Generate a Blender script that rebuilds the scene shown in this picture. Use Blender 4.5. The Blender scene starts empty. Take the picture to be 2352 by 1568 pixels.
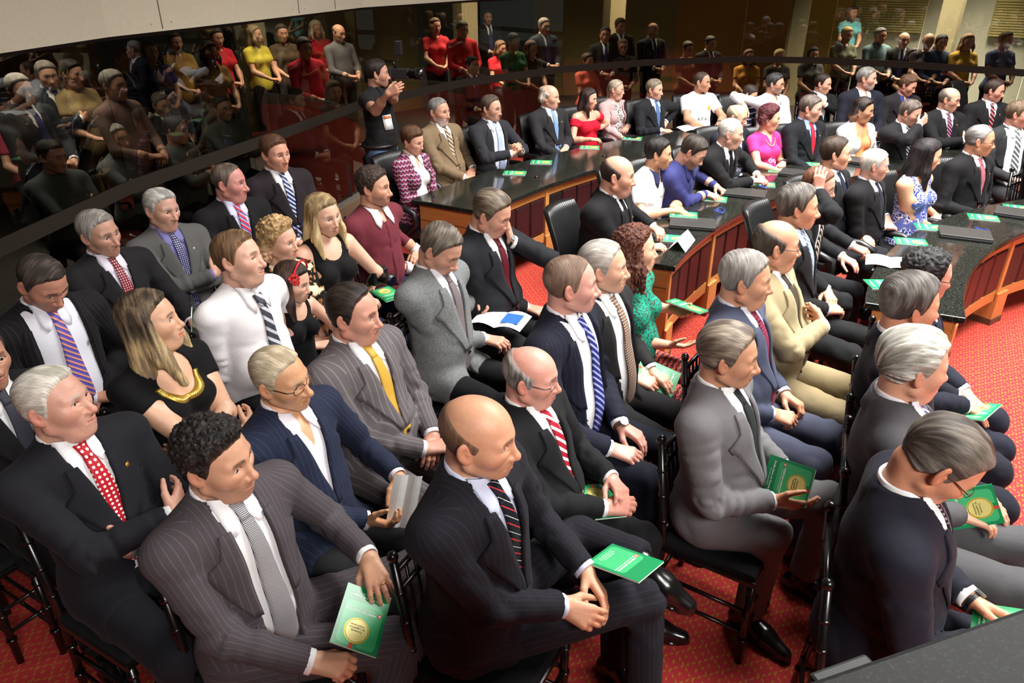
import bpy, math, random
import numpy as np
from mathutils import Vector, Matrix

C = bpy.context.scene
COL = C.collection
PI = math.pi

# ------------------------------------------------------------------ camera, world, lights, exposure
CAM_H = 2.52
F_PX = 1700.0
PITCH = math.radians(27.2)
cam_d = bpy.data.cameras.new('camera')
cam_d.sensor_width = 36.0
cam_d.lens = F_PX / 2352.0 * 36.0
cam_d.clip_start = 0.05
cam = bpy.data.objects.new('camera', cam_d)
COL.objects.link(cam)
cam.location = (0, 0, CAM_H)
cam.rotation_euler = (PI / 2 - PITCH, 0, 0)
C.camera = cam

w = bpy.data.worlds.new('world')
C.world = w
w.use_nodes = True
w.node_tree.nodes['Background'].inputs[0].default_value = (0.78, 0.9, 1.0, 1)
w.node_tree.nodes['Background'].inputs[1].default_value = 0.62

def area(name, loc, target, size, power, color=(1, 1, 1), spread=180):
    d = bpy.data.lights.new(name, 'AREA')
    d.shape = 'RECTANGLE'
    d.size, d.size_y = size
    d.energy = power
    d.color = color
    d.spread = math.radians(spread)
    o = bpy.data.objects.new(name, d)
    COL.objects.link(o)
    o.location = loc
    o.rotation_euler = (Vector(target) - Vector(loc)).to_track_quat('-Z', 'Y').to_euler()
    return o

area('skylight', (3.8, 4.4, 8.6), (2.2, 3.9, 0.8), (6.5, 6.5), 1900, (1.0, 0.985, 0.95), 130)
area('front_fill', (2.2, -2.4, 4.7), (0.4, 2.8, 1.0), (2.6, 1.6), 190, (1.0, 0.97, 0.93), 120)  # added soft fill from the camera side, no fitting known there
area('corridor_ceiling_lamp', (7.2, 13.6, 3.3), (7.2, 13.6, 0), (2.5, 1.6), 620, (1.0, 0.97, 0.86), 80)
area('corridor_ceiling_lamp', (2.8, 14.4, 3.3), (2.8, 14.4, 0), (2.5, 1.2), 330, (1.0, 0.88, 0.66), 80)
area('corridor_ceiling_lamp', (-0.2, 12.9, 3.3), (-0.2, 12.9, 0), (1.6, 1.2), 170, (1.0, 0.9, 0.72), 85)
area('corridor_ceiling_lamp', (-2.6, 10.4, 3.2), (-2.6, 10.4, 0), (1.6, 1.6), 110, (1.0, 0.92, 0.76), 85)
area('corridor_ceiling_lamp', (-4.0, 6.4, 3.2), (-4.0, 6.4, 0), (1.4, 1.4), 38, (1.0, 0.94, 0.84), 70)

C.view_settings.view_transform = 'Standard'
C.view_settings.look = 'None'
C.view_settings.gamma = 1.0
C.view_settings.use_curve_mapping = False
C.view_settings.exposure = 0.30

def at(px, py, z):
    """the point of the room at height z that the photograph shows at pixel px, py"""
    u = (px - 1176) / F_PX
    v = (py - 784) / F_PX
    d = (u, math.cos(PITCH) - v * math.sin(PITCH), -math.sin(PITCH) - v * math.cos(PITCH))
    t = (z - CAM_H) / d[2]
    return Vector((d[0] * t, d[1] * t, z))

# ------------------------------------------------------------------ tags and meshes
def tag(o, label=None, cat=None, group=None, kind=None):
    if label: o['label'] = label
    if cat: o['category'] = cat
    if group: o['group'] = group
    if kind: o['kind'] = kind
    return o

def link(name, me, mats=(), parent=None):
    o = bpy.data.objects.new(name, me)
    COL.objects.link(o)
    if me is not None:
        for m in (mats if isinstance(mats, (list, tuple)) else [mats]):
            me.materials.append(m)
    if parent is not None:
        o.parent = parent
    return o

def empty(name, loc=(0, 0, 0), rz=0.0):
    o = bpy.data.objects.new(name, None)
    COL.objects.link(o)
    o.location = loc
    o.rotation_euler = (0, 0, rz)
    o.empty_display_size = 0.1
    return o

def copy_tree(o, parent=None):
    c = o.copy()
    COL.objects.link(c)
    if parent is not None:
        c.parent = parent
    for ch in list(o.children):
        copy_tree(ch, c)
    return c

def np_mesh(name, v, q, smooth=True, col=None, uv=None, attr=None):
    """v (N,3), q (M,k) arrays -> mesh datablock"""
    v = np.ascontiguousarray(v, np.float32)
    q = np.ascontiguousarray(q, np.int32)
    me = bpy.data.meshes.new(name)
    n, k = len(q), q.shape[1]
    me.vertices.add(len(v))
    me.vertices.foreach_set('co', v.ravel())
    me.loops.add(n * k)
    me.loops.foreach_set('vertex_index', q.ravel())
    me.polygons.add(n)
    me.polygons.foreach_set('loop_start', np.arange(0, n * k, k, dtype=np.int32))
    if col is not None:
        c4 = np.ones((len(v), 4), np.float32)
        c4[:, :3] = col
        me.attributes.new('Col', 'FLOAT_COLOR', 'POINT').data.foreach_set('color', c4.ravel())
    if attr is not None:
        me.attributes.new('lim', 'FLOAT_VECTOR', 'POINT').data.foreach_set('vector', np.ascontiguousarray(attr, np.float32).ravel())
    if uv is not None:
        l = me.uv_layers.new(name='UVMap')
        l.data.foreach_set('uv', np.ascontiguousarray(uv[q.ravel()], np.float32).ravel())
    me.update(calc_edges=True)
    me.polygons.foreach_set('use_smooth', np.full(n, smooth, dtype=bool))
    return me

class MB:
    """collects simple shapes and builds ONE mesh"""
    def __init__(s): s.v, s.f = [], []
    def add(s, vs, fs):
        b = len(s.v)
        s.v += [tuple(x) for x in vs]
        s.f += [tuple(b + i for i in f) for f in fs]
        return s
    def box(s, c, d, rz=0.0, R=None):
        hx, hy, hz = d[0] / 2, d[1] / 2, d[2] / 2
        M = R if R is not None else Matrix.Rotation(rz, 3, 'Z')
        vs = [Vector(c) + M @ Vector((x * hx, y * hy, z * hz)) for x in (-1, 1) for y in (-1, 1) for z in (-1, 1)]
        return s.add(vs, [(0, 1, 3, 2), (4, 6, 7, 5), (0, 4, 5, 1), (2, 3, 7, 6), (0, 2, 6, 4), (1, 5, 7, 3)])
    def tube(s, pts, r, n=8, caps=True, closed=False):
        pts = [Vector(p) for p in pts]
        m = len(pts)
        rr = r if isinstance(r, (list, tuple)) else [r] * m
        b = len(s.v)
        t0 = None
        for i, p in enumerate(pts):
            if closed:
                t = (pts[(i + 1) % m] - pts[i - 1]).normalized()
            else:
                t = (pts[min(i + 1, m - 1)] - pts[max(i - 1, 0)]).normalized()
            if t0 is None:
                a = t.orthogonal().normalized()
            else:
                a = (a - t * a.dot(t))
                a = a.normalized() if a.length > 1e-6 else t.orthogonal().normalized()
            t0 = t
            bb = t.cross(a)
            for j in range(n):
                g = 2 * PI * j / n
                s.v.append(tuple(p + (a * math.cos(g) + bb * math.sin(g)) * rr[i]))
        for i in range(m if closed else m - 1):
            i2 = (i + 1) % m
            for j in range(n):
                s.f.append((b + i * n + j, b + i * n + (j + 1) % n, b + i2 * n + (j + 1) % n, b + i2 * n + j))
        if caps and not closed:
            s.f.append(tuple(b + j for j in range(n - 1, -1, -1)))
            s.f.append(tuple(b + (m - 1) * n + j for j in range(n)))
        return s
    def ball(s, c, r, n=12, m=8):
        rx, ry, rz = r if isinstance(r, (tuple, list)) else (r, r, r)
        prof = [(math.sin(PI * i / m), -math.cos(PI * i / m)) for i in range(1, m)]
        vs = [(c[0], c[1], c[2] - rz)] + [(c[0] + rx * p * math.cos(2 * PI * j / n), c[1] + ry * p * math.sin(2 * PI * j / n), c[2] + rz * q) for p, q in prof for j in range(n)] + [(c[0], c[1], c[2] + rz)]
        fs = [(0, 1 + (j + 1) % n, 1 + j) for j in range(n)]
        for i in range(m - 2):
            fs += [(1 + i * n + j, 1 + i * n + (j + 1) % n, 1 + (i + 1) * n + (j + 1) % n, 1 + (i + 1) * n + j) for j in range(n)]
        L = len(vs) - 1
        fs += [(L, L - n + j, L - n + (j + 1) % n) for j in range(n)]
        return s.add(vs, fs)
    def prism(s, poly, z0, z1):
        n = len(poly)
        vs = [(x, y, z0) for x, y in poly] + [(x, y, z1) for x, y in poly]
        return s.add(vs, [tuple(range(n - 1, -1, -1)), tuple(range(n, 2 * n))] + [(i, (i + 1) % n, n + (i + 1) % n, n + i) for i in range(n)])
    def arc(s, c, r0, r1, z0, z1, a0, a1, n):
        """a curved slab: radii r0..r1, heights z0..z1, angles a0..a1 about c"""
        b = len(s.v)
        for i in range(n + 1):
            g = a0 + (a1 - a0) * i / n
            for r, z in ((r0, z0), (r1, z0), (r1, z1), (r0, z1)):
                s.v.append((c[0] + r * math.cos(g), c[1] + r * math.sin(g), z))
        for i in range(n):
            for j in range(4):
                s.f.append((b + i * 4 + j, b + i * 4 + (j + 1) % 4, b + i * 4 + 4 + (j + 1) % 4, b + i * 4 + 4 + j))
        s.f += [(b, b + 3, b + 2, b + 1), tuple(b + n * 4 + j for j in range(4))]
        return s
    def build(s, name, mat, parent=None, smooth=False, bevel=0.0):
        me = bpy.data.meshes.new(name)
        me.from_pydata(s.v, [], s.f)
        me.validate()
        import bmesh
        bm = bmesh.new(); bm.from_mesh(me)
        bmesh.ops.recalc_face_normals(bm, faces=bm.faces)
        bm.to_mesh(me); bm.free()
        if smooth:
            me.polygons.foreach_set('use_smooth', np.full(len(me.polygons), True, dtype=bool))
        o = link(name, me, mat, parent)
        if bevel:
            m = o.modifiers.new('edge', 'BEVEL')
            m.width = bevel; m.segments = 2; m.limit_method = 'ANGLE'
        return o

# ------------------------------------------------------------------ materials
MATS = {}
def lin(c):
    """sRGB 0-255 -> linear"""
    return tuple(((x / 255) / 12.92 if x / 255 <= 0.04045 else ((x / 255 + 0.055) / 1.055) ** 2.4) for x in c)

def new_mat(name):
    m = bpy.data.materials.new(name)
    m.use_nodes = True
    nt = m.node_tree
    return m, nt, nt.nodes['Principled BSDF']

def N(nt, kind, **kw):
    n = nt.nodes.new(kind)
    for k, v in kw.items():
        setattr(n, k, v)
    return n

def mixc(nt, fac, a, b):
    n = N(nt, 'ShaderNodeMix', data_type='RGBA')
    for sock, val in ((n.inputs[0], fac), (n.inputs[6], a), (n.inputs[7], b)):
        if isinstance(val, bpy.types.NodeSocket): nt.links.new(val, sock)
        elif isinstance(val, (int, float)): sock.default_value = val
        else: sock.default_value = (*val[:3], 1)
    return n.outputs[2]

def math_n(nt, op, a, b=None, c=None):
    n = N(nt, 'ShaderNodeMath', operation=op)
    for i, x in enumerate((a, b, c)):
        if x is None: continue
        if isinstance(x, bpy.types.NodeSocket): nt.links.new(x, n.inputs[i])
        else: n.inputs[i].default_value = x
    return n.outputs[0]

def bump(nt, bs, height, strength=0.3, dist=0.002):
    b = N(nt, 'ShaderNodeBump')
    b.inputs['Strength'].default_value = strength
    b.inputs['Distance'].default_value = dist
    nt.links.new(height, b.inputs['Height'])
    nt.links.new(b.outputs[0], bs.inputs['Normal'])

def plain(name, rgb, rough=0.5, metal=0.0, spec=0.5, coat=0.0, emit=0.0):
    key = ('plain', name, rgb, rough, metal, spec)
    if key in MATS: return MATS[key]
    m, nt, bs = new_mat(name)
    c = lin(rgb)
    n = N(nt, 'ShaderNodeTexNoise')
    n.inputs['Scale'].default_value = 40
    tc = N(nt, 'ShaderNodeTexCoord')
    nt.links.new(tc.outputs['Object'], n.inputs['Vector'])
    nt.links.new(mixc(nt, n.outputs[0], [x * 0.93 for x in c], [min(1, x * 1.07) for x in c]), bs.inputs['Base Color'])
    bs.inputs['Roughness'].default_value = rough
    bs.inputs['Metallic'].default_value = metal
    bs.inputs['Specular IOR Level'].default_value = spec
    bs.inputs['Coat Weight'].default_value = coat
    MATS[key] = m
    return m

def cloth(rgb, pat=None, rgb2=None, scale=1.0, rough=0.85, sheen=0.02, rgb3=None, crease=0.5):
    """woven fabric; pat: None, pin, dots, stripe, check, print, tweed, crochet, zigzag, animal"""
    key = ('cloth', rgb, pat, rgb2, scale, rough, rgb3, crease)
    if key in MATS: return MATS[key]
    m, nt, bs = new_mat('cloth')
    L = nt.links.new
    c = lin(rgb)
    if max(rgb) < 70: c = tuple(x * 0.72 for x in c)       # worsted blacks and navies are deeper than they photograph
    tc = N(nt, 'ShaderNodeTexCoord')
    wv = N(nt, 'ShaderNodeTexNoise')
    wv.inputs['Scale'].default_value = 420
    L(tc.outputs['Object'], wv.inputs['Vector'])
    base = mixc(nt, wv.outputs[0], [x * 0.8 for x in c], [min(1, x * 1.2) for x in c])
    if pat in ('pin', 'shirtstripe'):
        at_ = N(nt, 'ShaderNodeAttribute', attribute_name='lim')
        sx = N(nt, 'ShaderNodeSeparateXYZ'); L(at_.outputs['Vector'], sx.inputs[0])
        v = math_n(nt, 'FRACT', math_n(nt, 'MULTIPLY', sx.outputs[1], scale / 0.016))
        f = math_n(nt, 'COMPARE', v, 0.5, 0.08 if pat == 'pin' else 0.22)
        base = mixc(nt, math_n(nt, 'MULTIPLY', f, 0.34 if pat == 'pin' else 0.5), base, lin(rgb2))
    elif pat in ('dots', 'stripe', 'thin', 'check', 'plaid'):
        uv = N(nt, 'ShaderNodeUVMap'); mp = N(nt, 'ShaderNodeMapping')
        L(uv.outputs[0], mp.inputs[0])
        mp.inputs['Rotation'].default_value = (0, 0, PI / 4 if pat in ('stripe', 'thin', 'check') else 0)
        sx = N(nt, 'ShaderNodeSeparateXYZ'); L(mp.outputs[0], sx.inputs[0])
        k = scale / 0.014
        a = math_n(nt, 'SUBTRACT', math_n(nt, 'FRACT', math_n(nt, 'MULTIPLY', sx.outputs[0], k)), 0.5)
        b = math_n(nt, 'SUBTRACT', math_n(nt, 'FRACT', math_n(nt, 'MULTIPLY', sx.outputs[1], k)), 0.5)
        if pat == 'dots':
            r = math_n(nt, 'SQRT', math_n(nt, 'ADD', math_n(nt, 'MULTIPLY', a, a), math_n(nt, 'MULTIPLY', b, b)))
            base = mixc(nt, math_n(nt, 'LESS_THAN', r, 0.27), base, lin(rgb2))
        elif pat == 'stripe':
            base = mixc(nt, math_n(nt, 'LESS_THAN', b, -0.12), base, lin(rgb2))
            if rgb3: base = mixc(nt, math_n(nt, 'GREATER_THAN', b, 0.38), base, lin(rgb3))
        elif pat == 'thin':
            base = mixc(nt, math_n(nt, 'COMPARE', b, -0.22, 0.045), base, lin(rgb2))
            if rgb3: base = mixc(nt, math_n(nt, 'COMPARE', b, 0.25, 0.025), base, lin(rgb3))
        elif pat == 'check':
            f = math_n(nt, 'GREATER_THAN', math_n(nt, 'MULTIPLY', a, b), 0.0)
            base = mixc(nt, f, base, lin(rgb2))
        else:
            base = mixc(nt, math_n(nt, 'LESS_THAN', a, -0.1), base, lin(rgb2))
            base = mixc(nt, math_n(nt, 'MULTIPLY', math_n(nt, 'LESS_THAN', b, -0.1), 0.5), base, lin(rgb3 or rgb2))
    elif pat == 'tweed':
        n2 = N(nt, 'ShaderNodeTexNoise'); n2.inputs['Scale'].default_value = 260; n2.inputs['Detail'].default_value = 3
        L(tc.outputs['Object'], n2.inputs['Vector'])
        r = N(nt, 'ShaderNodeValToRGB'); r.color_ramp.elements[0].position = 0.4; r.color_ramp.elements[1].position = 0.62
        L(n2.outputs[0], r.inputs[0])
        base = mixc(nt, r.outputs[0], base, lin(rgb2))
    elif pat in ('print', 'animal', 'crochet'):
        vo = N(nt, 'ShaderNodeTexVoronoi', feature='DISTANCE_TO_EDGE' if pat != 'animal' else 'F1')
        vo.inputs['Scale'].default_value = 42 * scale
        nz = N(nt, 'ShaderNodeTexNoise'); nz.inputs['Scale'].default_value = 14 * scale
        L(tc.outputs['Object'], nz.inputs['Vector'])
        ad = N(nt, 'ShaderNodeMixRGB'); ad.inputs[0].default_value = 0.12
        L(tc.outputs['Object'], ad.inputs[1]); L(nz.outputs['Color'], ad.inputs[2])
        L(ad.outputs[0], vo.inputs['Vector'])
        th = {'print': 0.09, 'animal': 0.38, 'crochet': 0.13}[pat]
        f = math_n(nt, 'LESS_THAN', vo.outputs[0], th)
        if pat == 'crochet':
            base = mixc(nt, f, lin(rgb2), base)
        else:
            base = mixc(nt, f, base, lin(rgb2))
            if rgb3:
                r = N(nt, 'ShaderNodeValToRGB'); r.color_ramp.elements[0].position = 0.52; r.color_ramp.elements[1].position = 0.55
                L(nz.outputs[0], r.inputs[0]); base = mixc(nt, r.outputs[0], base, lin(rgb3))
    elif pat in ('zigzag', 'lattice', 'band'):
        sx = N(nt, 'ShaderNodeSeparateXYZ'); L(tc.outputs['Object'], sx.inputs[0])
        k = 24 * scale
        if pat == 'band':
            f = math_n(nt, 'LESS_THAN', math_n(nt, 'FRACT', math_n(nt, 'MULTIPLY', sx.outputs[2], k)), 0.25)
            base = mixc(nt, f, base, lin(rgb2))
        else:
            h = math_n(nt, 'PINGPONG', math_n(nt, 'MULTIPLY', math_n(nt, 'ADD', sx.outputs[1], math_n(nt, 'MULTIPLY', sx.outputs[0], 0.5)), k), 0.5)
            g = math_n(nt, 'MULTIPLY', sx.outputs[2] if pat == 'lattice' else sx.outputs[0], k)
            f = math_n(nt, 'FRACT', math_n(nt, 'ADD', g, h))
            base = mixc(nt, math_n(nt, 'LESS_THAN', f, 0.45), base, lin(rgb2))
            f2 = math_n(nt, 'FRACT', math_n(nt, 'SUBTRACT', g, h))
            base = mixc(nt, math_n(nt, 'LESS_THAN', f2, 0.3), base, lin(rgb3 or rgb2))
    L(base, bs.inputs['Base Color'])
    bs.inputs['Roughness'].default_value = rough
    bs.inputs['Sheen Weight'].default_value = sheen
    bs.inputs['Specular IOR Level'].default_value = 0.18
    cr = N(nt, 'ShaderNodeTexNoise'); cr.inputs['Scale'].default_value = 16; cr.inputs['Detail'].default_value = 4
    cr.inputs['Distortion'].default_value = 1.2
    L(tc.outputs['Object'], cr.inputs['Vector'])
    bump(nt, bs, cr.outputs[0], crease * 0.6, 0.006)
    MATS[key] = m
    return m

def vcol_mat(name, rough=0.45, spec=0.4, noise_scale=120.0, amount=0.1, bstr=0.12, aniso=0.0):
    if name in MATS: return MATS[name]
    m, nt, bs = new_mat(name)
    L = nt.links.new
    a = N(nt, 'ShaderNodeAttribute', attribute_name='Col')
    tc = N(nt, 'ShaderNodeTexCoord')
    n = N(nt, 'ShaderNodeTexNoise'); n.inputs['Scale'].default_value = noise_scale; n.inputs['Detail'].default_value = 3
    L(tc.outputs['Object'], n.inputs['Vector'])
    h = N(nt, 'ShaderNodeHueSaturation')
    L(a.outputs['Color'], h.inputs['Color'])
    L(math_n(nt, 'ADD', math_n(nt, 'MULTIPLY', n.outputs[0], amount * 2), 1 - amount), h.inputs['Value'])
    L(h.outputs[0], bs.inputs['Base Color'])
    bs.inputs['Roughness'].default_value = rough
    bs.inputs['Specular IOR Level'].default_value = spec
    bump(nt, bs, n.outputs[0], bstr, 0.002)
    MATS[name] = m
    return m

SKIN = vcol_mat('skin', 0.46, 0.4, 110, 0.07, 0.28)
def hair_mat():
    m, nt, bs = new_mat('hair')
    L = nt.links.new
    a = N(nt, 'ShaderNodeAttribute', attribute_name='Col')
    st = N(nt, 'ShaderNodeAttribute', attribute_name='lim')
    mp = N(nt, 'ShaderNodeMapping'); mp.inputs['Scale'].default_value = (620, 38, 1)
    L(st.outputs['Vector'], mp.inputs[0])
    n = N(nt, 'ShaderNodeTexNoise'); n.inputs['Scale'].default_value = 1.0; n.inputs['Detail'].default_value = 4; n.inputs['Distortion'].default_value = 0.3
    L(mp.outputs[0], n.inputs['Vector'])
    h = N(nt, 'ShaderNodeHueSaturation')
    L(a.outputs['Color'], h.inputs['Color'])
    L(math_n(nt, 'ADD', math_n(nt, 'MULTIPLY', n.outputs[0], 1.5), 0.25), h.inputs['Value'])
    L(h.outputs[0], bs.inputs['Base Color'])
    bs.inputs['Roughness'].default_value = 0.52
    bs.inputs['Specular IOR Level'].default_value = 0.35
    bump(nt, bs, n.outputs[0], 0.9, 0.003)
    return m
HAIR = hair_mat()

# ------------------------------------------------------------------ distance-field toolkit for bodies and clothing
f32 = np.float32
def A(*a): return np.array(a, f32)
def nrm(v):
    v = np.asarray(v, f32)
    return v / (np.linalg.norm(v) + 1e-9)
def seg(P, a, b, ra, rb=None):
    rb = ra if rb is None else rb
    a = np.asarray(a, f32); ba = np.asarray(b, f32) - a
    pa = P - a
    t = np.clip(pa @ ba / (ba @ ba + 1e-12), 0, 1)
    d = pa - t[:, None] * ba
    return np.sqrt(np.einsum('ij,ij->i', d, d)) - (ra + (rb - ra) * t)
def ell(P, c, r):
    q = (P - np.asarray(c, f32)) / np.asarray(r, f32)
    k0 = np.sqrt(np.einsum('ij,ij->i', q, q)) + 1e-6
    q = q / np.asarray(r, f32)
    k1 = np.sqrt(np.einsum('ij,ij->i', q, q)) + 1e-6
    return k0 * (k0 - 1) / k1
def sph(P, c, r):
    d = P - np.asarray(c, f32)
    return np.sqrt(np.einsum('ij,ij->i', d, d)) - r
def smin(a, b, k):
    h = np.maximum(k - np.abs(a - b), 0)
    return np.minimum(a, b) - h * h * (0.25 / k)
def smax(a, b, k): return -smin(-a, -b, k)
def sstep(x, a, b):
    t = np.clip((x - a) / (b - a), 0, 1)
    return t * t * (3 - 2 * t)
_RT = np.random.RandomState(7).rand(32, 32, 32).astype(f32) * 2 - 1
def noise(P):
    i = np.floor(P).astype(np.int32)
    f = (P - i).astype(f32)
    f = f * f * (3 - 2 * f)
    i0 = i & 31; i1 = (i + 1) & 31
    x0, y0, z0 = i0.T; x1, y1, z1 = i1.T
    fx, fy, fz = f.T
    a = _RT[x0, y0, z0] * (1 - fx) + _RT[x1, y0, z0] * fx
    b = _RT[x0, y1, z0] * (1 - fx) + _RT[x1, y1, z0] * fx
    c = _RT[x0, y0, z1] * (1 - fx) + _RT[x1, y0, z1] * fx
    d = _RT[x0, y1, z1] * (1 - fx) + _RT[x1, y1, z1] * fx
    a = a * (1 - fy) + b * fy
    c = c * (1 - fy) + d * fy
    return a * (1 - fz) + c * fz

def rotx(a): c, s = math.cos(a), math.sin(a); return np.array([[1, 0, 0], [0, c, -s], [0, s, c]], f32)
def roty(a): c, s = math.cos(a), math.sin(a); return np.array([[c, 0, s], [0, 1, 0], [-s, 0, c]], f32)
def rotz(a): c, s = math.cos(a), math.sin(a); return np.array([[c, -s, 0], [s, c, 0], [0, 0, 1]], f32)

_E = [(0, 1), (2, 3), (4, 5), (6, 7), (0, 2), (1, 3), (4, 6), (5, 7), (0, 4), (1, 5), (2, 6), (3, 7)]
def iso(fn, lo, hi, h):
    """surface of fn = 0 in the box lo..hi at step h: refined only where the surface can be"""
    lo = np.asarray(lo, f32); hi = np.asarray(hi, f32)
    B = 4
    nb = np.maximum(np.ceil((hi - lo) / (h * B)).astype(int), 1)
    g = np.stack(np.meshgrid(*[np.arange(k) for k in nb], indexing='ij'), -1).reshape(-1, 3)
    cen = lo + (g + 0.5 - 0.5 / B) * (h * B)
    dc = fn(cen.astype(f32))
    D = np.repeat(np.repeat(np.repeat(dc.reshape(nb), B, 0), B, 1), B, 2).astype(f32)
    act = g[np.abs(dc) < h * B * 1.25 + 0.004]
    if not len(act): return np.zeros((0, 3), f32), np.zeros((0, 4), np.int32)
    sub = np.stack(np.meshgrid(*[np.arange(B)] * 3, indexing='ij'), -1).reshape(-1, 3)
    idx = (act[:, None, :] * B + sub[None]).reshape(-1, 3)
    D[idx[:, 0], idx[:, 1], idx[:, 2]] = fn((lo + idx * h).astype(f32))
    D[0], D[-1], D[:, 0], D[:, -1], D[:, :, 0], D[:, :, -1] = (np.maximum(x, 1e-4) for x in (D[0], D[-1], D[:, 0], D[:, -1], D[:, :, 0], D[:, :, -1]))
    I = D < 0
    cs = sum(I[a:I.shape[0] - 1 + a, b:I.shape[1] - 1 + b, c:I.shape[2] - 1 + c].astype(np.int8) for a in (0, 1) for b in (0, 1) for c in (0, 1))
    cx, cy, cz = np.nonzero((cs > 0) & (cs < 8))
    if not len(cx): return np.zeros((0, 3), f32), np.zeros((0, 4), np.int32)
    vid = np.full(cs.shape, -1, np.int32)
    vid[cx, cy, cz] = np.arange(len(cx))
    off = np.array([(a, b, c) for a in (0, 1) for b in (0, 1) for c in (0, 1)])
    cv = np.stack([D[cx + a, cy + b, cz + c] for a, b, c in off], 1)
    acc = np.zeros((len(cx), 3), f32); cnt = np.zeros(len(cx), f32)
    for i, j in _E:
        a, b = cv[:, i], cv[:, j]
        m = (a < 0) != (b < 0)
        t = np.where(m, a / np.where(m, a - b, 1), 0)
        acc += m[:, None] * (off[i] + t[:, None] * (off[j] - off[i]))
        cnt += m
    v = lo + (np.stack([cx, cy, cz], 1) + acc / cnt[:, None]) * h
    qs = []
    for ax in range(3):
        o1, o2 = [(1, 2), (2, 0), (0, 1)][ax]
        s0 = [slice(1, -1)] * 3; s0[ax] = slice(0, -1)
        s1 = [slice(1, -1)] * 3; s1[ax] = slice(1, None)
        a, b = I[tuple(s0)], I[tuple(s1)]
        for flip, msk in ((False, a & ~b), (True, ~a & b)):
            p = np.argwhere(msk)
            if not len(p): continue
            st = np.ones(3, int); st[ax] = 0
            p = p + st
            def cell(d1, d2):
                q = p.copy(); q[:, o1] += d1; q[:, o2] += d2
                return vid[q[:, 0], q[:, 1], q[:, 2]]
            q = np.stack([cell(-1, -1), cell(0, -1), cell(0, 0), cell(-1, 0)], 1)
            qs.append(q[:, ::-1] if flip else q)
    q = np.concatenate(qs)
    return v.astype(f32), q[(q >= 0).all(1)]

def bounds(pts, pad):
    p = np.array(pts, f32)
    return p.min(0) - pad, p.max(0) + pad
#@@P1
# ------------------------------------------------------------------ heads
def skull(Q, F):
    """head without ears and features, in the head's own frame (x forward, y left, z up)"""
    fat = F.get('fat', 0.0); jw = F.get('jaw', 0.0); fem = F.get('fem', 0)
    d = ell(Q, (-0.008, 0, 0.028), (0.100, 0.0785, 0.085))
    d = smin(d, ell(Q, (0.008, 0, -0.035), (0.070, 0.061 + 0.008 * fat, 0.066)), 0.04)
    d = smin(d, ell(Q, (0.030, 0, -0.028), (0.059, 0.058 + 0.006 * fat, 0.083)), 0.03)
    return d

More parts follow.
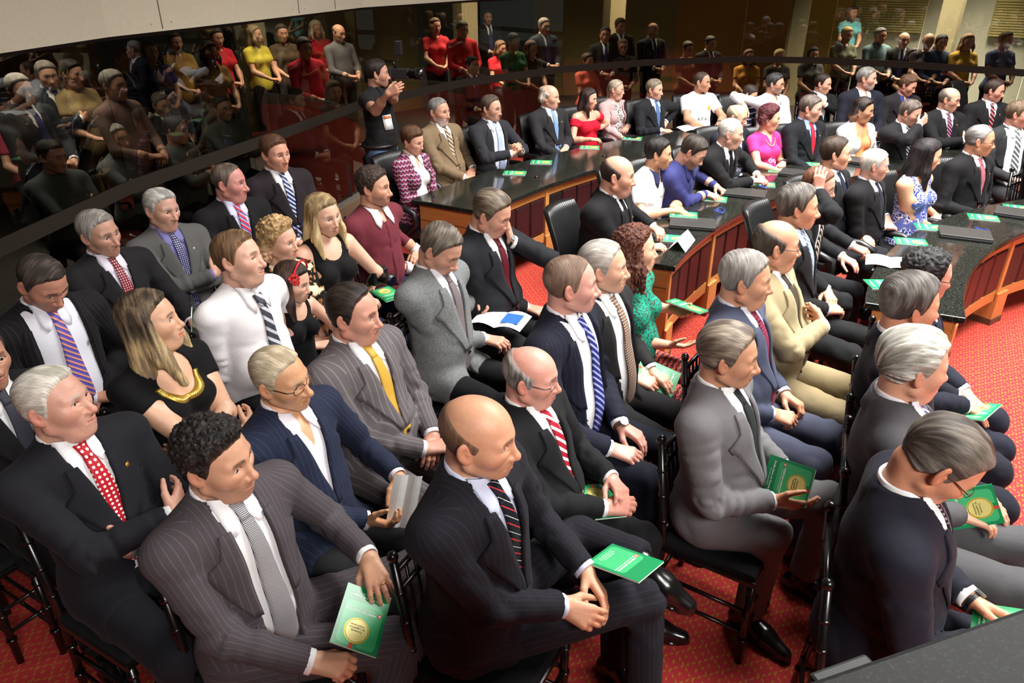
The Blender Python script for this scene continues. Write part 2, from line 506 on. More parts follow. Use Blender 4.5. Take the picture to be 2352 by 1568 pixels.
def head_sdf(Q, F, feat=True):
    fat = F.get('fat', 0.0); jw = F.get('jaw', 0.0); fem = F.get('fem', 0); age = F.get('age', 0.5)
    ns = F.get('nose', 1.0) * (0.92 if fem else 1.08)
    Qa = np.abs(Q * A(0, 1, 0)) + Q * A(1, 0, 1)          # mirrored: y >= 0
    d = skull(Q, F)
    jy = 0.052 + 0.007 * jw + 0.010 * fat - 0.006 * fem
    d = smin(d, seg(Qa, (-0.004, jy, -0.062), (0.063, 0.017 + 0.006 * jw, -0.097), 0.019 + 0.008 * fat, 0.017), 0.018)
    d = smin(d, sph(Q, (0.0755 + 0.003 * jw - 0.003 * fem, 0, -0.1005), 0.0170), 0.020)
    if fat > 0.2: d = smin(d, ell(Q, (0.030, 0, -0.112), (0.045, 0.05, 0.022 + 0.012 * fat)), 0.03)
    d = smin(d, sph(Qa, (0.053, 0.045, -0.020), 0.021 + 0.004 * fat), 0.03)
    d = smin(d, seg(Qa, (0.083, 0.008, 0.023), (0.066, 0.046, 0.020), 0.0095 - 0.003 * fem), 0.018)
    d = smax(d, -ell(Qa, (0.103, 0.032, 0.001), (0.026, 0.020, 0.0130)), 0.012)
    # nose
    n = smin(seg(Q, (0.086, 0, 0.008), (0.107 + 0.006 * (ns - 1), 0, -0.034), 0.0075, 0.0098 * ns), sph(Q, (0.1085 + 0.012 * (ns - 1), 0, -0.039), 0.0115 * ns), 0.008)
    n = smin(n, sph(Qa, (0.098, 0.0125 * ns, -0.043), 0.0085 * ns), 0.007)
    d = smin(d, n, 0.011)
    d = smax(d, -sph(Qa, (0.103, 0.0068, -0.0515), 0.0035), 0.004)
    # mouth
    d = smin(d, ell(Q, (0.076, 0, -0.070), (0.024, 0.031, 0.026)), 0.02)
    lf = F.get('lips', 1.0) * (1.3 if fem else 1.15)
    d = smin(d, seg(Qa, (0.0975, 0.004, -0.0662), (0.086, 0.023, -0.0700), 0.0052 * lf, 0.003), 0.004)
    d = smin(d, seg(Qa, (0.0958, 0.0, -0.0765), (0.086, 0.021, -0.0725), 0.0063 * lf, 0.003), 0.004)
    d = smax(d, -seg(Qa, (0.104, 0, -0.0708), (0.091, 0.027, -0.0716), 0.0016), 0.0035)
    if age > 0.15:
        d = smax(d, -seg(Qa, (0.100, 0.020, -0.046), (0.084, 0.036, -0.080), 0.0005 + 0.002 * age), 0.009)
        d = smax(d, -seg(Qa, (0.089, 0.016, -0.0135), (0.076, 0.043, -0.0165), 0.0006 * age), 0.007)
        d = smax(d, -seg(Qa, (0.097, 0.0, 0.046), (0.078, 0.04, 0.05), 0.0005 * age), 0.004)
        d = smax(d, -seg(Qa, (0.097, 0.0, 0.059), (0.078, 0.04, 0.063), 0.0005 * age), 0.004)
    # lids and eye openings
    ec = (0.0695, 0.032, 0.0005)
    lid = sph(Qa, ec, 0.0160)
    d = smin(d, lid, 0.006)
    op = F.get('eye', 1.0)
    if feat:
        yy = (Qa[:, 1] - 0.032) / 0.0168
        alm = np.abs(Qa[:, 2] - (0.0002 - 0.0012 * yy) + (0.0018 if op < 0.6 else 0)) - 0.0078 * op * (1 - yy * yy)
        d = smax(d, -np.maximum(np.maximum(alm, 0.066 - Qa[:, 0]), sph(Qa, ec, 0.0215)), 0.0015)
        d = np.minimum(d, sph(Qa, ec, 0.0120))
    if F.get('noear'): return d
    # ears
    E = Qa - A(-0.014, 0.0815 + 0.004 * fat, -0.006)
    E = E @ rotz(-0.50) @ roty(-0.20)
    e = ell(E, (0, 0, 0), (0.0190, 0.0080, 0.0325))
    e = smin(e, ell(E, (0.004, -0.002, -0.028), (0.010, 0.0065, 0.010)), 0.008)
    e = smax(e, -ell(E, (0.003, 0.0090, 0.001), (0.0112, 0.0068, 0.0200)), 0.004)
    e = smin(e, ell(E, (0.010, 0.001, -0.002), (0.0045, 0.006, 0.008)), 0.004)
    d = smin(d, e, 0.006)
    return d

def hairline(Q, H):
    """> 0 (metres) inside the hair's area of the scalp"""
    x, y, z = Q.T
    rc = H.get('recede', 0.0)
    xs = [-0.13, -0.085, -0.045, -0.024, -0.012, 0.004, 0.016, 0.024, 0.030, 0.040, 0.060, 0.076, 0.086, 0.10]
    hs = [-0.090, -0.084, -0.062, -0.030, -0.012, -0.026, -0.024, -0.004, 0.026, 0.046, 0.062, 0.071, 0.080, 0.092]
    h = np.interp(x, xs, hs).astype(f32)
    h = h + rc * np.clip((x - 0.012) / 0.06, 0, 1.2) * (0.55 + 0.45 * np.clip(np.abs(y) / 0.04, 0, 1.5))
    if H.get('fringe'): h = h - H['fringe'] * np.clip((x - 0.03) / 0.05, 0, 1)
    g = z - h + 0.0045 * noise(Q * A(70, 70, 40)) + 0.003 * noise(Q * 170)
    if 'bald' in H:                                      # bald crown: hair only below a sloping line
        g = np.minimum(g, (H['bald'] - 0.55 * x) - z)
    return g * 0.8

def hair_sdf(Q, F, H):
    t = H.get('t', 0.012)
    st = H.get('style', 'side')
    g = hairline(Q, H)
    base = skull(Q, F)
    x, y, z = Q.T
    am = H.get('amp', 0.0022)
    if st == 'curl':
        n = np.abs(noise(Q * H.get('freq', 95))) * 2.0 - 0.5
        n = n + 0.5 * noise(Q * 210)
        am = H.get('amp', 0.006)
    elif st == 'back':
        ph = np.arctan2(y, z + 0.03) * 0.085
        n = noise(np.stack([ph * 130, x * 18, z * 10], 1)) + 0.5 * noise(np.stack([ph * 300, x * 30, z * 20], 1))
    else:                                                # combed to the side and down
        n = noise(np.stack([x * 120 + y * 40, y * 18, z * 16], 1)) + 0.5 * noise(np.stack([x * 280 + y * 70, y * 30, z * 30], 1))
    top = sstep(z, 0.0, 0.09)
    tt = t * (0.55 + 0.45 * top) * (1 + H.get('quiff', 0.0) * sstep(x, 0.02, 0.08) * top)
    ent = sstep(g, -0.003, max(0.020, t * 1.7))
    d = base - (tt * ent - 0.004 * (1 - ent)) - am * n * ent * min(1.0, t / 0.008)
    d = np.maximum(d, -g - 0.004)
    L = H.get('len', 0)
    if L:
        Qa = np.stack([x, np.abs(y), z], 1)
        wd = H.get('wide', 0.0)
        e = seg(Qa, (-0.035, 0.045, 0.05), (-0.055, 0.068 + wd, -L), 0.045, 0.040 + wd * 0.6)
        e = smin(e, seg(Qa, (-0.062, 0.0, 0.05), (-0.082, 0.0, -L), 0.048, 0.036), 0.05)
        fl = H.get('front', 0)
        if fl:
            e = smin(e, seg(Qa, (0.012, 0.072, 0.045), (0.020 + H.get('fx', 0.02), 0.088 + wd, -fl * 0.55), 0.020, 0.030), 0.03)
            e = smin(e, seg(Qa, (0.020 + H.get('fx', 0.02), 0.088 + wd, -fl * 0.5), (0.035 + H.get('fx', 0.02) * 2.2, 0.085 + wd, -fl), 0.030, 0.016), 0.03)
        if st == 'curl':
            m = (np.abs(noise(Q * A(62, 62, 40))) * 2.0 - 0.6) * 0.010 + noise(Q * A(150, 150, 90)) * 0.003
        else:
            ph = np.arctan2(y, x + 0.03) * 0.1
            m = noise(np.stack([ph * 160, z * 7, x * 8], 1)) * 0.0045 + noise(np.stack([ph * 380, z * 9, x * 8], 1)) * 0.0025
        e = e - m
        e = np.maximum(e, -(base - 0.004) * 1.0)         # hollow where the head is
        face = np.maximum(np.abs(y) - (0.062 + 0.02 * np.clip(-z / 0.1, 0, 1)), np.maximum(0.028 - x, z - 0.075))
        e = smax(e, -face, 0.012)
        d = smin(d, e, 0.010)
    if H.get('bun'):
        d = smin(d, sph(Q, (-0.105, 0, 0.02), 0.036) - 0.004 * n, 0.012)
    if H.get('tail'):
        d = smin(d, seg(Q, (-0.10, 0.0, 0.0), (-0.10, 0.05, -0.19), 0.026, 0.014) - 0.005 * noise(Q * A(40, 40, 60)), 0.015)
    return d, n

def skin_colors(Q, F, tone, hairc, brow=True):
    """skin colours: lips, brows, lashes, beard, redder cheeks, nose and ears, plus painted nostril shade"""
    n = len(Q)
    c = np.tile(np.array(lin(tone), f32), (n, 1))
    Qa = np.abs(Q * A(0, 1, 0)) + Q * A(1, 0, 1)
    red = np.array(lin((min(255, tone[0] + 4), int(tone[1] * 0.80), int(tone[2] * 0.74))), f32)
    def paint(m, col, s):
        nonlocal c
        m = (m * s)[:, None]
        c = c * (1 - m) + np.array(col, f32) * m
    cheek = np.exp(-(sph(Qa, (0.062, 0.042, -0.028), 0) / 0.022) ** 2)
    nose = np.exp(-(sph(Q, (0.108, 0, -0.038), 0) / 0.016) ** 2)
    ear = (Qa[:, 1] > 0.078).astype(f32) * (np.abs(Q[:, 0] + 0.012) < 0.03)
    paint(np.clip(cheek + nose + 0.7 * ear, 0, 1), red, 0.45 * F.get('flush', 1.0))
    sun = noise(Q * 45) * 0.5 + noise(Q * 110) * 0.5
    c = c * (1 + 0.07 * sun[:, None])
    bd = F.get('beard')
    if bd:
        bc, s = bd
        jawm = sstep(-0.030 - 0.35 * (np.clip(Q[:, 0], -0.02, 0.1) - 0.02) * 0 - Q[:, 2], 0, 0.02) * sstep(Q[:, 0], 0.004, 0.02)
        mo = 1 - sstep(np.abs(ell(Q, (0.09, 0, -0.0715), (0.02, 0.024, 0.010))), 0, 0.004) * 0
        lipm = np.exp(-(np.abs(Q[:, 2] + 0.0712) / 0.0075) ** 4) * (np.abs(Q[:, 1]) < 0.023) * (Q[:, 0] > 0.06)
        chk = sstep(-(Q[:, 2] + 0.045 - 0.25 * (0.075 - np.clip(Q[:, 0], 0, 0.075))), 0, 0.012)
        m = np.clip(jawm * np.maximum(chk, (Q[:, 0] > 0.078) * (Q[:, 2] < -0.052)), 0, 1) * (1 - lipm) * (Q[:, 2] > -0.125)
        m = m * (0.75 + 0.25 * noise(Q * 400))
        paint(np.clip(m, 0, 1), lin(bc), s)
    lips = np.exp(-(np.abs(Q[:, 2] + 0.0712) / 0.0085) ** 6) * (np.abs(Q[:, 1]) < 0.0235) * (Q[:, 0] > 0.082)
    lc = F.get('lipcol') or (int(tone[0] * 0.86), int(tone[1] * 0.62), int(tone[2] * 0.60))
    paint(lips, lin(lc), 0.75 if F.get('lipcol') else 0.5)
    if brow:
        b = seg(Qa, (0.089, 0.013, 0.0215), (0.070, 0.046, 0.0235), 0.0045 if not F.get('fem') else 0.0028, 0.0025)
        bz = np.exp(-(np.maximum(np.abs(Q[:, 2] - 0.0245 + 9.0 * (Qa[:, 1] - 0.027) ** 2 + 0.06 * (Qa[:, 1] - 0.03)) - F.get('browt', 0.0040 if not F.get('fem') else 0.0026), 0) / 0.0022) ** 2) * sstep(Qa[:, 1], 0.008, 0.014) * (1 - sstep(Qa[:, 1], 0.044, 0.052)) * (Q[:, 0] > 0.045)
        paint(bz * (0.8 + 0.2 * noise(Q * 300)), lin(F.get('browc', hairc)), 0.85)
    lash = np.exp(-(np.abs(Q[:, 2] - (0.0008 + 0.0078 * F.get('eye', 1.0) * (1 - ((Qa[:, 1] - 0.032) / 0.0168) ** 2))) / 0.0024) ** 2) * (np.abs(Qa[:, 1] - 0.032) < 0.0168) * (Q[:, 0] > 0.070)
    paint(np.clip(lash, 0, 1), (0.02, 0.014, 0.01), 0.8)
    nos = np.exp(-(sph(Qa, (0.103, 0.0068, -0.0515), 0) / 0.0045) ** 2)
    paint(nos, (0.05, 0.015, 0.01), 0.7)  # shade inside the nostrils, painted into the skin colour
    c = c * 0.90 + 0.10 * c.mean(1, keepdims=True)
    return np.clip(c, 0, 1)

def uv_sphere(c, r, n=20, m=12):
    """eyeball with its pole forward (x)"""
    v = [(c[0] + r, c[1], c[2])]
    for i in range(1, m):
        a = PI * (i / m) ** 1.3
        for j in range(n):
            g = 2 * PI * j / n
            v.append((c[0] + r * math.cos(a), c[1] + r * math.sin(a) * math.cos(g), c[2] + r * math.sin(a) * math.sin(g)))
    v.append((c[0] - r, c[1], c[2]))
    q = []
    for j in range(n):
        q.append((0, 0, 1 + j, 1 + (j + 1) % n))
    for i in range(m - 2):
        for j in range(n):
            a, b = 1 + i * n + j, 1 + i * n + (j + 1) % n
            q.append((a, a + n, b + n, b))
    L = len(v) - 1
    for j in range(n):
        q.append((L, L, L - n + (j + 1) % n, L - n + j))
    return np.array(v, f32), np.array(q, np.int32)

# ------------------------------------------------------------------ hands
def hand_sdf(P, W, E, hs, side):
    """palm, four fingers and thumb; hs: dict(d, n, curl, spread)"""
    d = nrm(hs['d']); n = np.asarray(hs['n'], f32); n = nrm(n - d * (n @ d))
    t = np.cross(d, n) * (1 if side < 0 else -1)          # towards the thumb
    k = hs.get('k', 1.0)
    cu = hs.get('curl', 0.45); sp = hs.get('spread', 0.0)
    W = np.asarray(W, f32)
    r = seg(P, E, W, 0.042 * k, 0.026 * k)
    offs = [0.027, 0.009, -0.009, -0.026]
    lens = [0.070, 0.078, 0.072, 0.056]
    palm = None
    for i in range(4):
        a = W + (0.012 * d + t * offs[i] * 0.62) * k
        kn = W + (d * (0.094 - 0.004 * abs(i - 1) - (0.006 if i == 3 else 0)) + t * offs[i] * 1.08 - n * (0.004)) * k
        s = seg(P, a, kn, 0.0145 * k, 0.0118 * k)
        palm = s if palm is None else smin(palm, s, 0.014 * k)
    r = smin(r, palm, 0.018 * k)
    fing = None
    for i in range(4):
        kn = W + (d * (0.094 - 0.004 * abs(i - 1) - (0.006 if i == 3 else 0)) + t * offs[i] * 1.08 - n * 0.004) * k
        c = cu[i] if isinstance(cu, (list, tuple)) else cu * (1 + 0.10 * (i - 1))
        ang = 0.0
        dd0 = nrm(d + t * (sp * (1.5 - i) * 0.16 + 0.02 * (1.5 - i)))
        p = kn
        rad = 0.0100 - 0.0009 * (i == 3)
        for j, (fr, ca) in enumerate(((0.46, 0.75), (0.30, 1.0), (0.24, 0.7))):
            ang += ca * c
            dv = dd0 * math.cos(ang) + n * math.sin(ang)
            q = p + dv * lens[i] * fr * k
            s = seg(P, p, q, (rad - 0.0009 * j) * k, (rad - 0.0009 * (j + 1)) * k)
            fing = s if fing is None else (np.minimum(fing, s) if j == 0 else smin(fing, s, 0.003))
            p = q
    r = smin(r, fing, 0.006 * k)
    th = hs.get('thumb', 0.5)
    a = W + (0.018 * d + t * 0.020 + n * 0.006) * k
    v1 = nrm(d * 0.75 + t * (0.75 * (1 - 0.4 * th)) + n * (0.25 + 0.5 * th))
    b = a + v1 * 0.044 * k
    v2 = nrm(d * 0.95 + t * (0.35 - 0.3 * th) + n * (0.2 + 0.45 * th))
    c = b + v2 * 0.033 * k
    e = c + nrm(v2 + d * 0.2) * 0.026 * k
    tm = smin(seg(P, a, b, 0.016 * k, 0.0118 * k), seg(P, b, c, 0.0112 * k, 0.0100 * k), 0.006)
    tm = smin(tm, seg(P, c, e, 0.0098 * k, 0.0078 * k), 0.003)
    return smin(r, tm, 0.010 * k)

# ------------------------------------------------------------------ bodies and clothes
HIP = A(0, 0, 0.53)
def torso_sdf(T, b):
    fat = b.get('fat', 0.2); fem = b.get('fem', 0); wd = b.get('wide', 1.0)
    T = T * A(1, 1 / wd, 1)
    if fem:
        d = ell(T, (0, 0, 0.55), (0.125 + 0.03 * fat, 0.175 + 0.03 * fat, 0.125))
        d = smin(d, ell(T, (0.012 + 0.03 * fat, 0, 0.70), (0.092 + 0.06 * fat, 0.122 + 0.05 * fat, 0.16)), 0.07)
        d = smin(d, ell(T, (-0.01, 0, 0.90), (0.098 + 0.012 * fat, 0.130 + 0.012 * fat, 0.17)), 0.07)
        Ta = np.abs(T * A(0, 1, 0)) + T * A(1, 0, 1)
        d = smin(d, ell(Ta, (0.075, 0.070, 0.885), (0.060, 0.066, 0.062)), 0.03)
        d = smin(d, seg(Ta, (-0.025, 0, 1.01), (-0.02, 0.140, 0.998), 0.046), 0.06)
        d = smin(d, seg(Ta, (-0.032, 0, 1.075), (-0.022, 0.10, 1.01), 0.044, 0.038), 0.05)
        return d
    d = ell(T, (0, 0, 0.56), (0.126 + 0.03 * fat, 0.160 + 0.03 * fat, 0.125))
    d = smin(d, ell(T, (0.022 + 0.05 * fat, 0, 0.70), (0.108 + 0.075 * fat, 0.138 + 0.05 * fat, 0.165)), 0.08)
    d = smin(d, ell(T, (-0.004 + 0.01 * fat, 0, 0.885), (0.118 + 0.02 * fat, 0.150 + 0.015 * fat, 0.185)), 0.07)
    Ta = np.abs(T * A(0, 1, 0)) + T * A(1, 0, 1)
    d = smin(d, seg(Ta, (-0.022, 0, 1.005), (-0.020, 0.158, 0.998), 0.056), 0.06)
    d = smin(d, seg(Ta, (-0.034, 0, 1.075), (-0.024, 0.12, 1.012), 0.050, 0.044), 0.05)
    return d

def ik(S, W, l1, l2, pole):
    S = np.asarray(S, f32); W = np.asarray(W, f32)
    v = W - S; D = np.linalg.norm(v)
    m = l1 + l2 - 0.004
    if D > m:
        W = S + v / D * m; v = W - S; D = m
    if D < 0.08: D = 0.08
    u = v / D
    a = (l1 * l1 - l2 * l2 + D * D) / (2 * D)
    h = math.sqrt(max(l1 * l1 - a * a, 0))
    p = np.asarray(pole, f32); p = nrm(p - u * (p @ u))
    return S + u * a + p * h, W

def grid_solid(P, Nn, off, th, uvg=None):
    """P (m,n,3) points, Nn normals -> closed sheet of thickness th lying off above P"""
    m, n = P.shape[:2]
    f = (P + Nn * (off + th)).reshape(-1, 3); bk = (P + Nn * (off - 0.001)).reshape(-1, 3)
    i = np.arange(m * n).reshape(m, n)
    a = np.stack([i[:-1, :-1], i[:-1, 1:], i[1:, 1:], i[1:, :-1]], -1).reshape(-1, 4)
    rim = np.concatenate([i[0, :], i[1:, -1], i[-1, -2::-1], i[-2:0:-1, 0]])
    r2 = np.roll(rim, -1)
    s = np.stack([rim, r2, r2 + m * n, rim + m * n], 1)
    q = np.concatenate([a, a[:, ::-1] + m * n, s[:, ::-1]])
    v = np.concatenate([f, bk])
    # orient outwards: front face normal should follow Nn
    v0 = f[a[0]]
    if np.dot(np.cross(v0[1] - v0[0], v0[3] - v0[0]), Nn.reshape(-1, 3)[0]) < 0:
        q = q[:, ::-1]
    uv = None
    if uvg is not None:
        uv = np.concatenate([uvg.reshape(-1, 2)] * 2)
    return v, q, uv

class Rig:
    pass

def cuff_ring(c0, c1, r0, r1, mat, parent, n=20):
    ax = nrm(c1 - c0)
    x = nrm(np.cross(ax, A(0.3, 0.2, 0.93))); y = np.cross(ax, x)
    m = MB()
    prof = [(c0, r0 - 0.006), (c0, r0), (c1 - ax * 0.002, r1 + 0.001), (c1, r1 - 0.001), (c1 - ax * 0.001, r1 - 0.005), (c0 + ax * 0.005, r0 - 0.007)]
    for c, r in prof:
        for j in range(n):
            g = 2 * PI * j / n
            m.v.append(tuple(c + (x * math.cos(g) + y * math.sin(g)) * r))
    k = len(prof)
    for i in range(k):
        for j in range(n):
            m.f.append((i * n + j, i * n + (j + 1) % n, ((i + 1) % k) * n + (j + 1) % n, ((i + 1) % k) * n + j))
    return m.build('cuff', mat, parent, True)

def neck_ring(o, ax, fx, prof, phi0, phi1, n, mat, parent, name, closed=True):
    """a collar turned about the neck axis; prof(c) gives (radius, height) points for c = cosine to the front"""
    fx = nrm(fx - ax * (fx @ ax)); ly = np.cross(ax, fx)
    m = MB(); k = None
    for i in range(n + (0 if closed else 1)):
        p = phi0 + (phi1 - phi0) * i / n
        pr = prof(math.cos(p)); k = len(pr)
        d = fx * math.cos(p) + ly * math.sin(p)
        m.v += [tuple(o + ax * z + d * r) for r, z in pr]
    N_ = n if closed else n + 1
    for i in range(n):
        j = (i + 1) % N_
        for q in range(k):
            m.f.append((i * k + q, i * k + (q + 1) % k, j * k + (q + 1) % k, j * k + q))
    if not closed:
        m.f += [tuple(range(k)), tuple(n * k + q for q in range(k - 1, -1, -1))]
    return m.build(name, mat, parent, True)

def person(label, px, py, yaw, cat='person', **s):
    """a seated (or standing) figure whose head shows at px, py in the photograph"""
    g = s.get
    R = Rig()
    sc = g('sc', 1.0)
    stand = g('stand', False)
    fem = g('fem', 0)
    b = dict(g('body', {})); b.setdefault('fem', fem); b.setdefault('wide', 1.0 if fem else 1.05)
    lod = g('lod', 1)                                     # 0 near, 1 middle, 2 far, 3 behind the glass
    hh = (0.0030, 0.0043, 0.0050, 0.0095)[lod]
    hc = (0.0085, 0.0115, 0.0140, 0.0230)[lod]
    hk = (0.0038, 0.0050, 0.0065, 0.0120)[lod]
    dz = 0.40 if stand else 0.0
    lean, twist, tilt = (math.radians(x) for x in g('torso', (0, 0, 0)))
    RT = rotz(twist) @ roty(lean) @ rotx(tilt)
    hip = HIP + A(0, 0, dz)
    def T2B(p): return RT @ (np.asarray(p, f32) - HIP) + hip
    def B2T(P): return (P - hip) @ RT + HIP
    hy, hp, hr = (math.radians(x) for x in g('head', (0, 0, 0)))
    RH = rotz(twist + hy) @ roty(hp) @ rotx(hr)
    NK = T2B((-0.026, 0, 1.075))
    HC = NK + 0.55 * (RT @ A(0.024, 0, 0.140)) + 0.45 * (RH @ A(0.024, 0, 0.140))
    hs_ = g('hsc', 0.97 if fem else 1.0)
    F = dict(g('face', {})); F.setdefault('fem', fem)
    wv = A(1, 1 / F.get('w', 1.0), 1) / hs_
    def B2H(P): return ((P - HC) @ RH) * wv
    def H2B(Q): return (Q / wv) @ RH.T + HC
    # ---- placing
    mid = HC
    Rz = Matrix.Rotation(math.radians(yaw), 3, 'Z')
    zc = g('z0', 0.0) + mid[2] * sc
    spot = at(px, py, zc)
    off = Rz @ Vector((float(mid[0]), float(mid[1]), 0)) * sc
    loc = (spot.x - off.x, spot.y - off.y, g('z0', 0.0))
    def LP(t):
        """a point of the photograph at a height, in the figure's own frame"""
        p = Rz.transposed() @ (at(t[0], t[1], t[2]) - Vector(loc)) / sc
        return A(p.x, p.y, p.z)
    # ---- arms
    sy = 0.163 if fem else 0.181
    sy *= b.get('wide', 1.0)
    l1, l2 = (0.27, 0.235) if fem else (0.292, 0.255)
    arms = {}
    for sd, key in ((1, 'aL'), (-1, 'aR')):
        a = g(key) or ARMS['lap'][0 if sd > 0 else 1]
        a = dict(a)
        S = T2B((-0.018, sd * sy, 0.998))
        if 'wp' in a: W = LP(a['wp'])
        elif a.get('tf'): W = T2B(a['w'])
        elif a.get('hf'): W = H2B(A(*a['w']))
        else: W = np.asarray(a['w'], f32) + A(0, 0, dz)
        if 'wp' in a:                                     # keep the elbow bent
            dflt = np.asarray(ARMS['lap'][0 if sd > 0 else 1]['w'], f32)
            for _ in range(12):
                if np.linalg.norm(W - S) < 0.94 * (l1 + l2): break
                W = W + (dflt - W) * 0.15 if np.linalg.norm(dflt - S) < 0.93 * (l1 + l2) else S + (W - S) * 0.95
        pole = a.get('pole', (-0.2, sd * 0.72, -1.0))
        E, W = ik(S, W, l1, l2, pole)
        fa = nrm(W - E)
        hd = a.get('d'); hd = fa if hd is None else nrm(hd)
        hn = a.get('n', (0, 0, -1))
        arms[sd] = dict(S=S, E=E, W=W, hd=hd, h=dict(d=hd, n=hn, curl=a.get('curl', 0.45), thumb=a.get('thumb', 0.5), spread=a.get('spread', 0.2), k=0.9 if fem else 1.0), long=a.get('sleeve'))
    # ---- legs
    legs = {}
    gz = (0.0 - g('z0', 0.0)) / sc + (0.45 - 0.45 / sc if not stand else 0) * 0
    for sd, key in ((1, 'lL'), (-1, 'lR')):
        a = dict(g(key) or {})
        Hh = A(0.03, sd * 0.092, 0.53 + dz)
        if stand:
            K = np.asarray(a.get('k', (0.05, sd * 0.10, 0.49)), f32); An = np.asarray(a.get('a', (0.0, sd * 0.11, 0.09)), f32)
        else:
            K = np.asarray(a.get('k', (0.44, sd * 0.13, 0.51)), f32); An = np.asarray(a.get('a', (0.46, sd * 0.14, 0.095)), f32)
        if 'kp' in a: K = LP(a['kp'])
        if 'ap' in a: An = LP(a['ap'])
        fd = nrm(a.get('f', (1, sd * 0.22, 0)))
        legs[sd] = dict(H=Hh, K=K, A=An, f=fd, u=a.get('u', (0, 0, 1)))
    tone = g('tone', (214, 160, 128))
    H = dict(g('hair', {}))
    if H.get('front') or H.get('noear'): F['noear'] = 1
    hair_c = H.get('c', (50, 38, 30))
    # ---- skin: head and neck, hands and bare arms, and the core under the clothes, one mesh
    vs, qs, cs = [], [], []
    base = 0
    def push(v, q, c):
        nonlocal base
        if not len(v): return
        vs.append(v); qs.append(q + base); cs.append(c); base += len(v)
    nk0, nk1 = T2B((-0.034, 0, 1.03)), H2B(A(-0.032, 0, -0.055))
    nr = (0.047 if fem else 0.0545) + 0.012 * F.get('fat', 0)
    RHinv = RH
    neck_low = B2H(nk0[None])[0]
    nq0 = A(*neck_low); nq1 = A(-0.032, 0, -0.055)
    def f_head(Q):
        d = head_sdf(Q, F, lod < 3)
        return smin(d, seg(Q, nq0, nq1, nr + 0.004, nr - 0.002), 0.016)
    zlo = min(-0.15, float(neck_low[2]) - 0.01)
    v, q = iso(f_head, (-0.125, -0.105, max(zlo, -0.235)), (0.130, 0.105, 0.130), hh)
    cc = skin_colors(v, F, tone, hair_c)
    push(H2B(v), q, cc)
    if lod < 3:
        for sd in (1, -1):
            ev, eq = uv_sphere((0.0695, sd * 0.032, 0.0005), 0.0138, 20 if lod < 2 else 12, 12 if lod < 2 else 8)
            gz_ = nrm((1, g('gaze', 0.0), -0.06))
            dirs = (ev - A(0.0695, sd * 0.032, 0.0005)) / 0.0138
            an = np.arccos(np.clip(dirs @ gz_, -1, 1))
            ec = np.tile(np.array((0.62, 0.56, 0.52), f32), (len(ev), 1))
            ec[an < 0.50] = lin(g('iris', (62, 42, 30)))
            ec[an < 0.2] = (0.004, 0.004, 0.004)
            push(H2B(ev), eq, ec)
    top = g('top', 'suit')
    bare = top in ('sleeveless', 'tee', 'polo', 'offshoulder') or g('short')
    skin_lin = np.array(lin(tone), f32); skin_lin = skin_lin * 0.90 + 0.10 * skin_lin.mean()
    for sd in (1, -1):
        a = arms[sd]
        if g('hide_hand') == sd: continue
        hd = nrm(a['hd'])
        if bare:
            S, E, W = a['S'], a['E'], a['W']
            def f_arm(P, a=a, S=S, E=E, W=W, sd=sd):
                d = hand_sdf(P, W, E, a['h'], sd)
                kk = 0.86 if fem else 1.0
                u = smin(seg(P, S, E, (0.054 + 0.014 * b.get('fat', 0)) * kk, 0.042 * kk), seg(P, E, E + 0.45 * (W - E), 0.041 * kk, 0.042 * kk), 0.02)
                return smin(u, d, 0.02)
            lo, hi = bounds([S, E, W, W + hd * 0.19 * 0.9], 0.075)
        else:
            W, E = a['W'], a['E']
            Em = W + (E - W) * 0.30
            def f_arm(P, a=a, Em=Em, W=W, sd=sd):
                return hand_sdf(P, W, Em, a['h'], sd)
            lo, hi = bounds([Em, W, W + hd * 0.12], 0.085)
        v, q = iso(f_arm, lo, hi, hk if not bare else hk * 1.15)
        nz = noise(v * 70)[:, None]
        fr = sstep(np.linalg.norm(v - (W + hd * 0.10), axis=1), 0.07, 0.02)[:, None] * 0.25
        col = skin_lin * (1 + 0.07 * nz)
        col = col * (1 - fr) + fr * np.array(lin((min(255, tone[0] + 2), int(tone[1] * 0.84), int(tone[2] * 0.80))), f32)
        push(v, q, np.clip(col, 0, 1))
    def f_core(P):
        d = torso_sdf(B2T(P), b) + 0.016
        for sd in (1, -1):
            L = legs[sd]; a = arms[sd]
            d = smin(d, np.minimum(seg(P, L['H'], L['K'], 0.07, 0.045), seg(P, L['K'], L['A'], 0.043, 0.032)), 0.02)
            d = smin(d, np.minimum(seg(P, a['S'], a['E'], 0.036, 0.030), seg(P, a['E'], a['W'], 0.029, 0.020)), 0.02)
        return d
    barelegs = g('barelegs')
    chest = top in ('sleeveless', 'offshoulder') or g('opencollar') or g('vn')
    jp = [HIP + A(0, 0, dz), NK] + [x[k] for x in legs.values() for k in 'HKA'] + [x[k] for x in arms.values() for k in 'SEW']
    lo, hi = bounds(jp, 0.17)
    v, q = iso(f_core, lo, hi, 0.026 if lod < 3 else 0.035)
    push(v, q, np.tile(skin_lin, (len(v), 1)))
    if chest:                                            # bare shoulders and chest
        def f_chest(P):
            T = B2T(P)
            d = smin(torso_sdf(T, b), seg(P, nk0, nk1, nr + 0.002, nr - 0.004), 0.03)
            if top in ('sleeveless', 'offshoulder'):
                for sd in (1, -1):
                    d = smin(d, seg(P, arms[sd]['S'], arms[sd]['E'], 0.0545 * (0.86 if fem else 1) + 0.012 * b.get('fat', 0), 0.0365), 0.035)
            return np.maximum(d, 0.80 - T[:, 2])
        v, q = iso(f_chest, *bounds([T2B((0, 0.17, 0.8)), T2B((0, -0.17, 0.8)), T2B((0.1, 0, 0.9)), T2B((0, 0, 1.08))], 0.09), hc * 0.8)
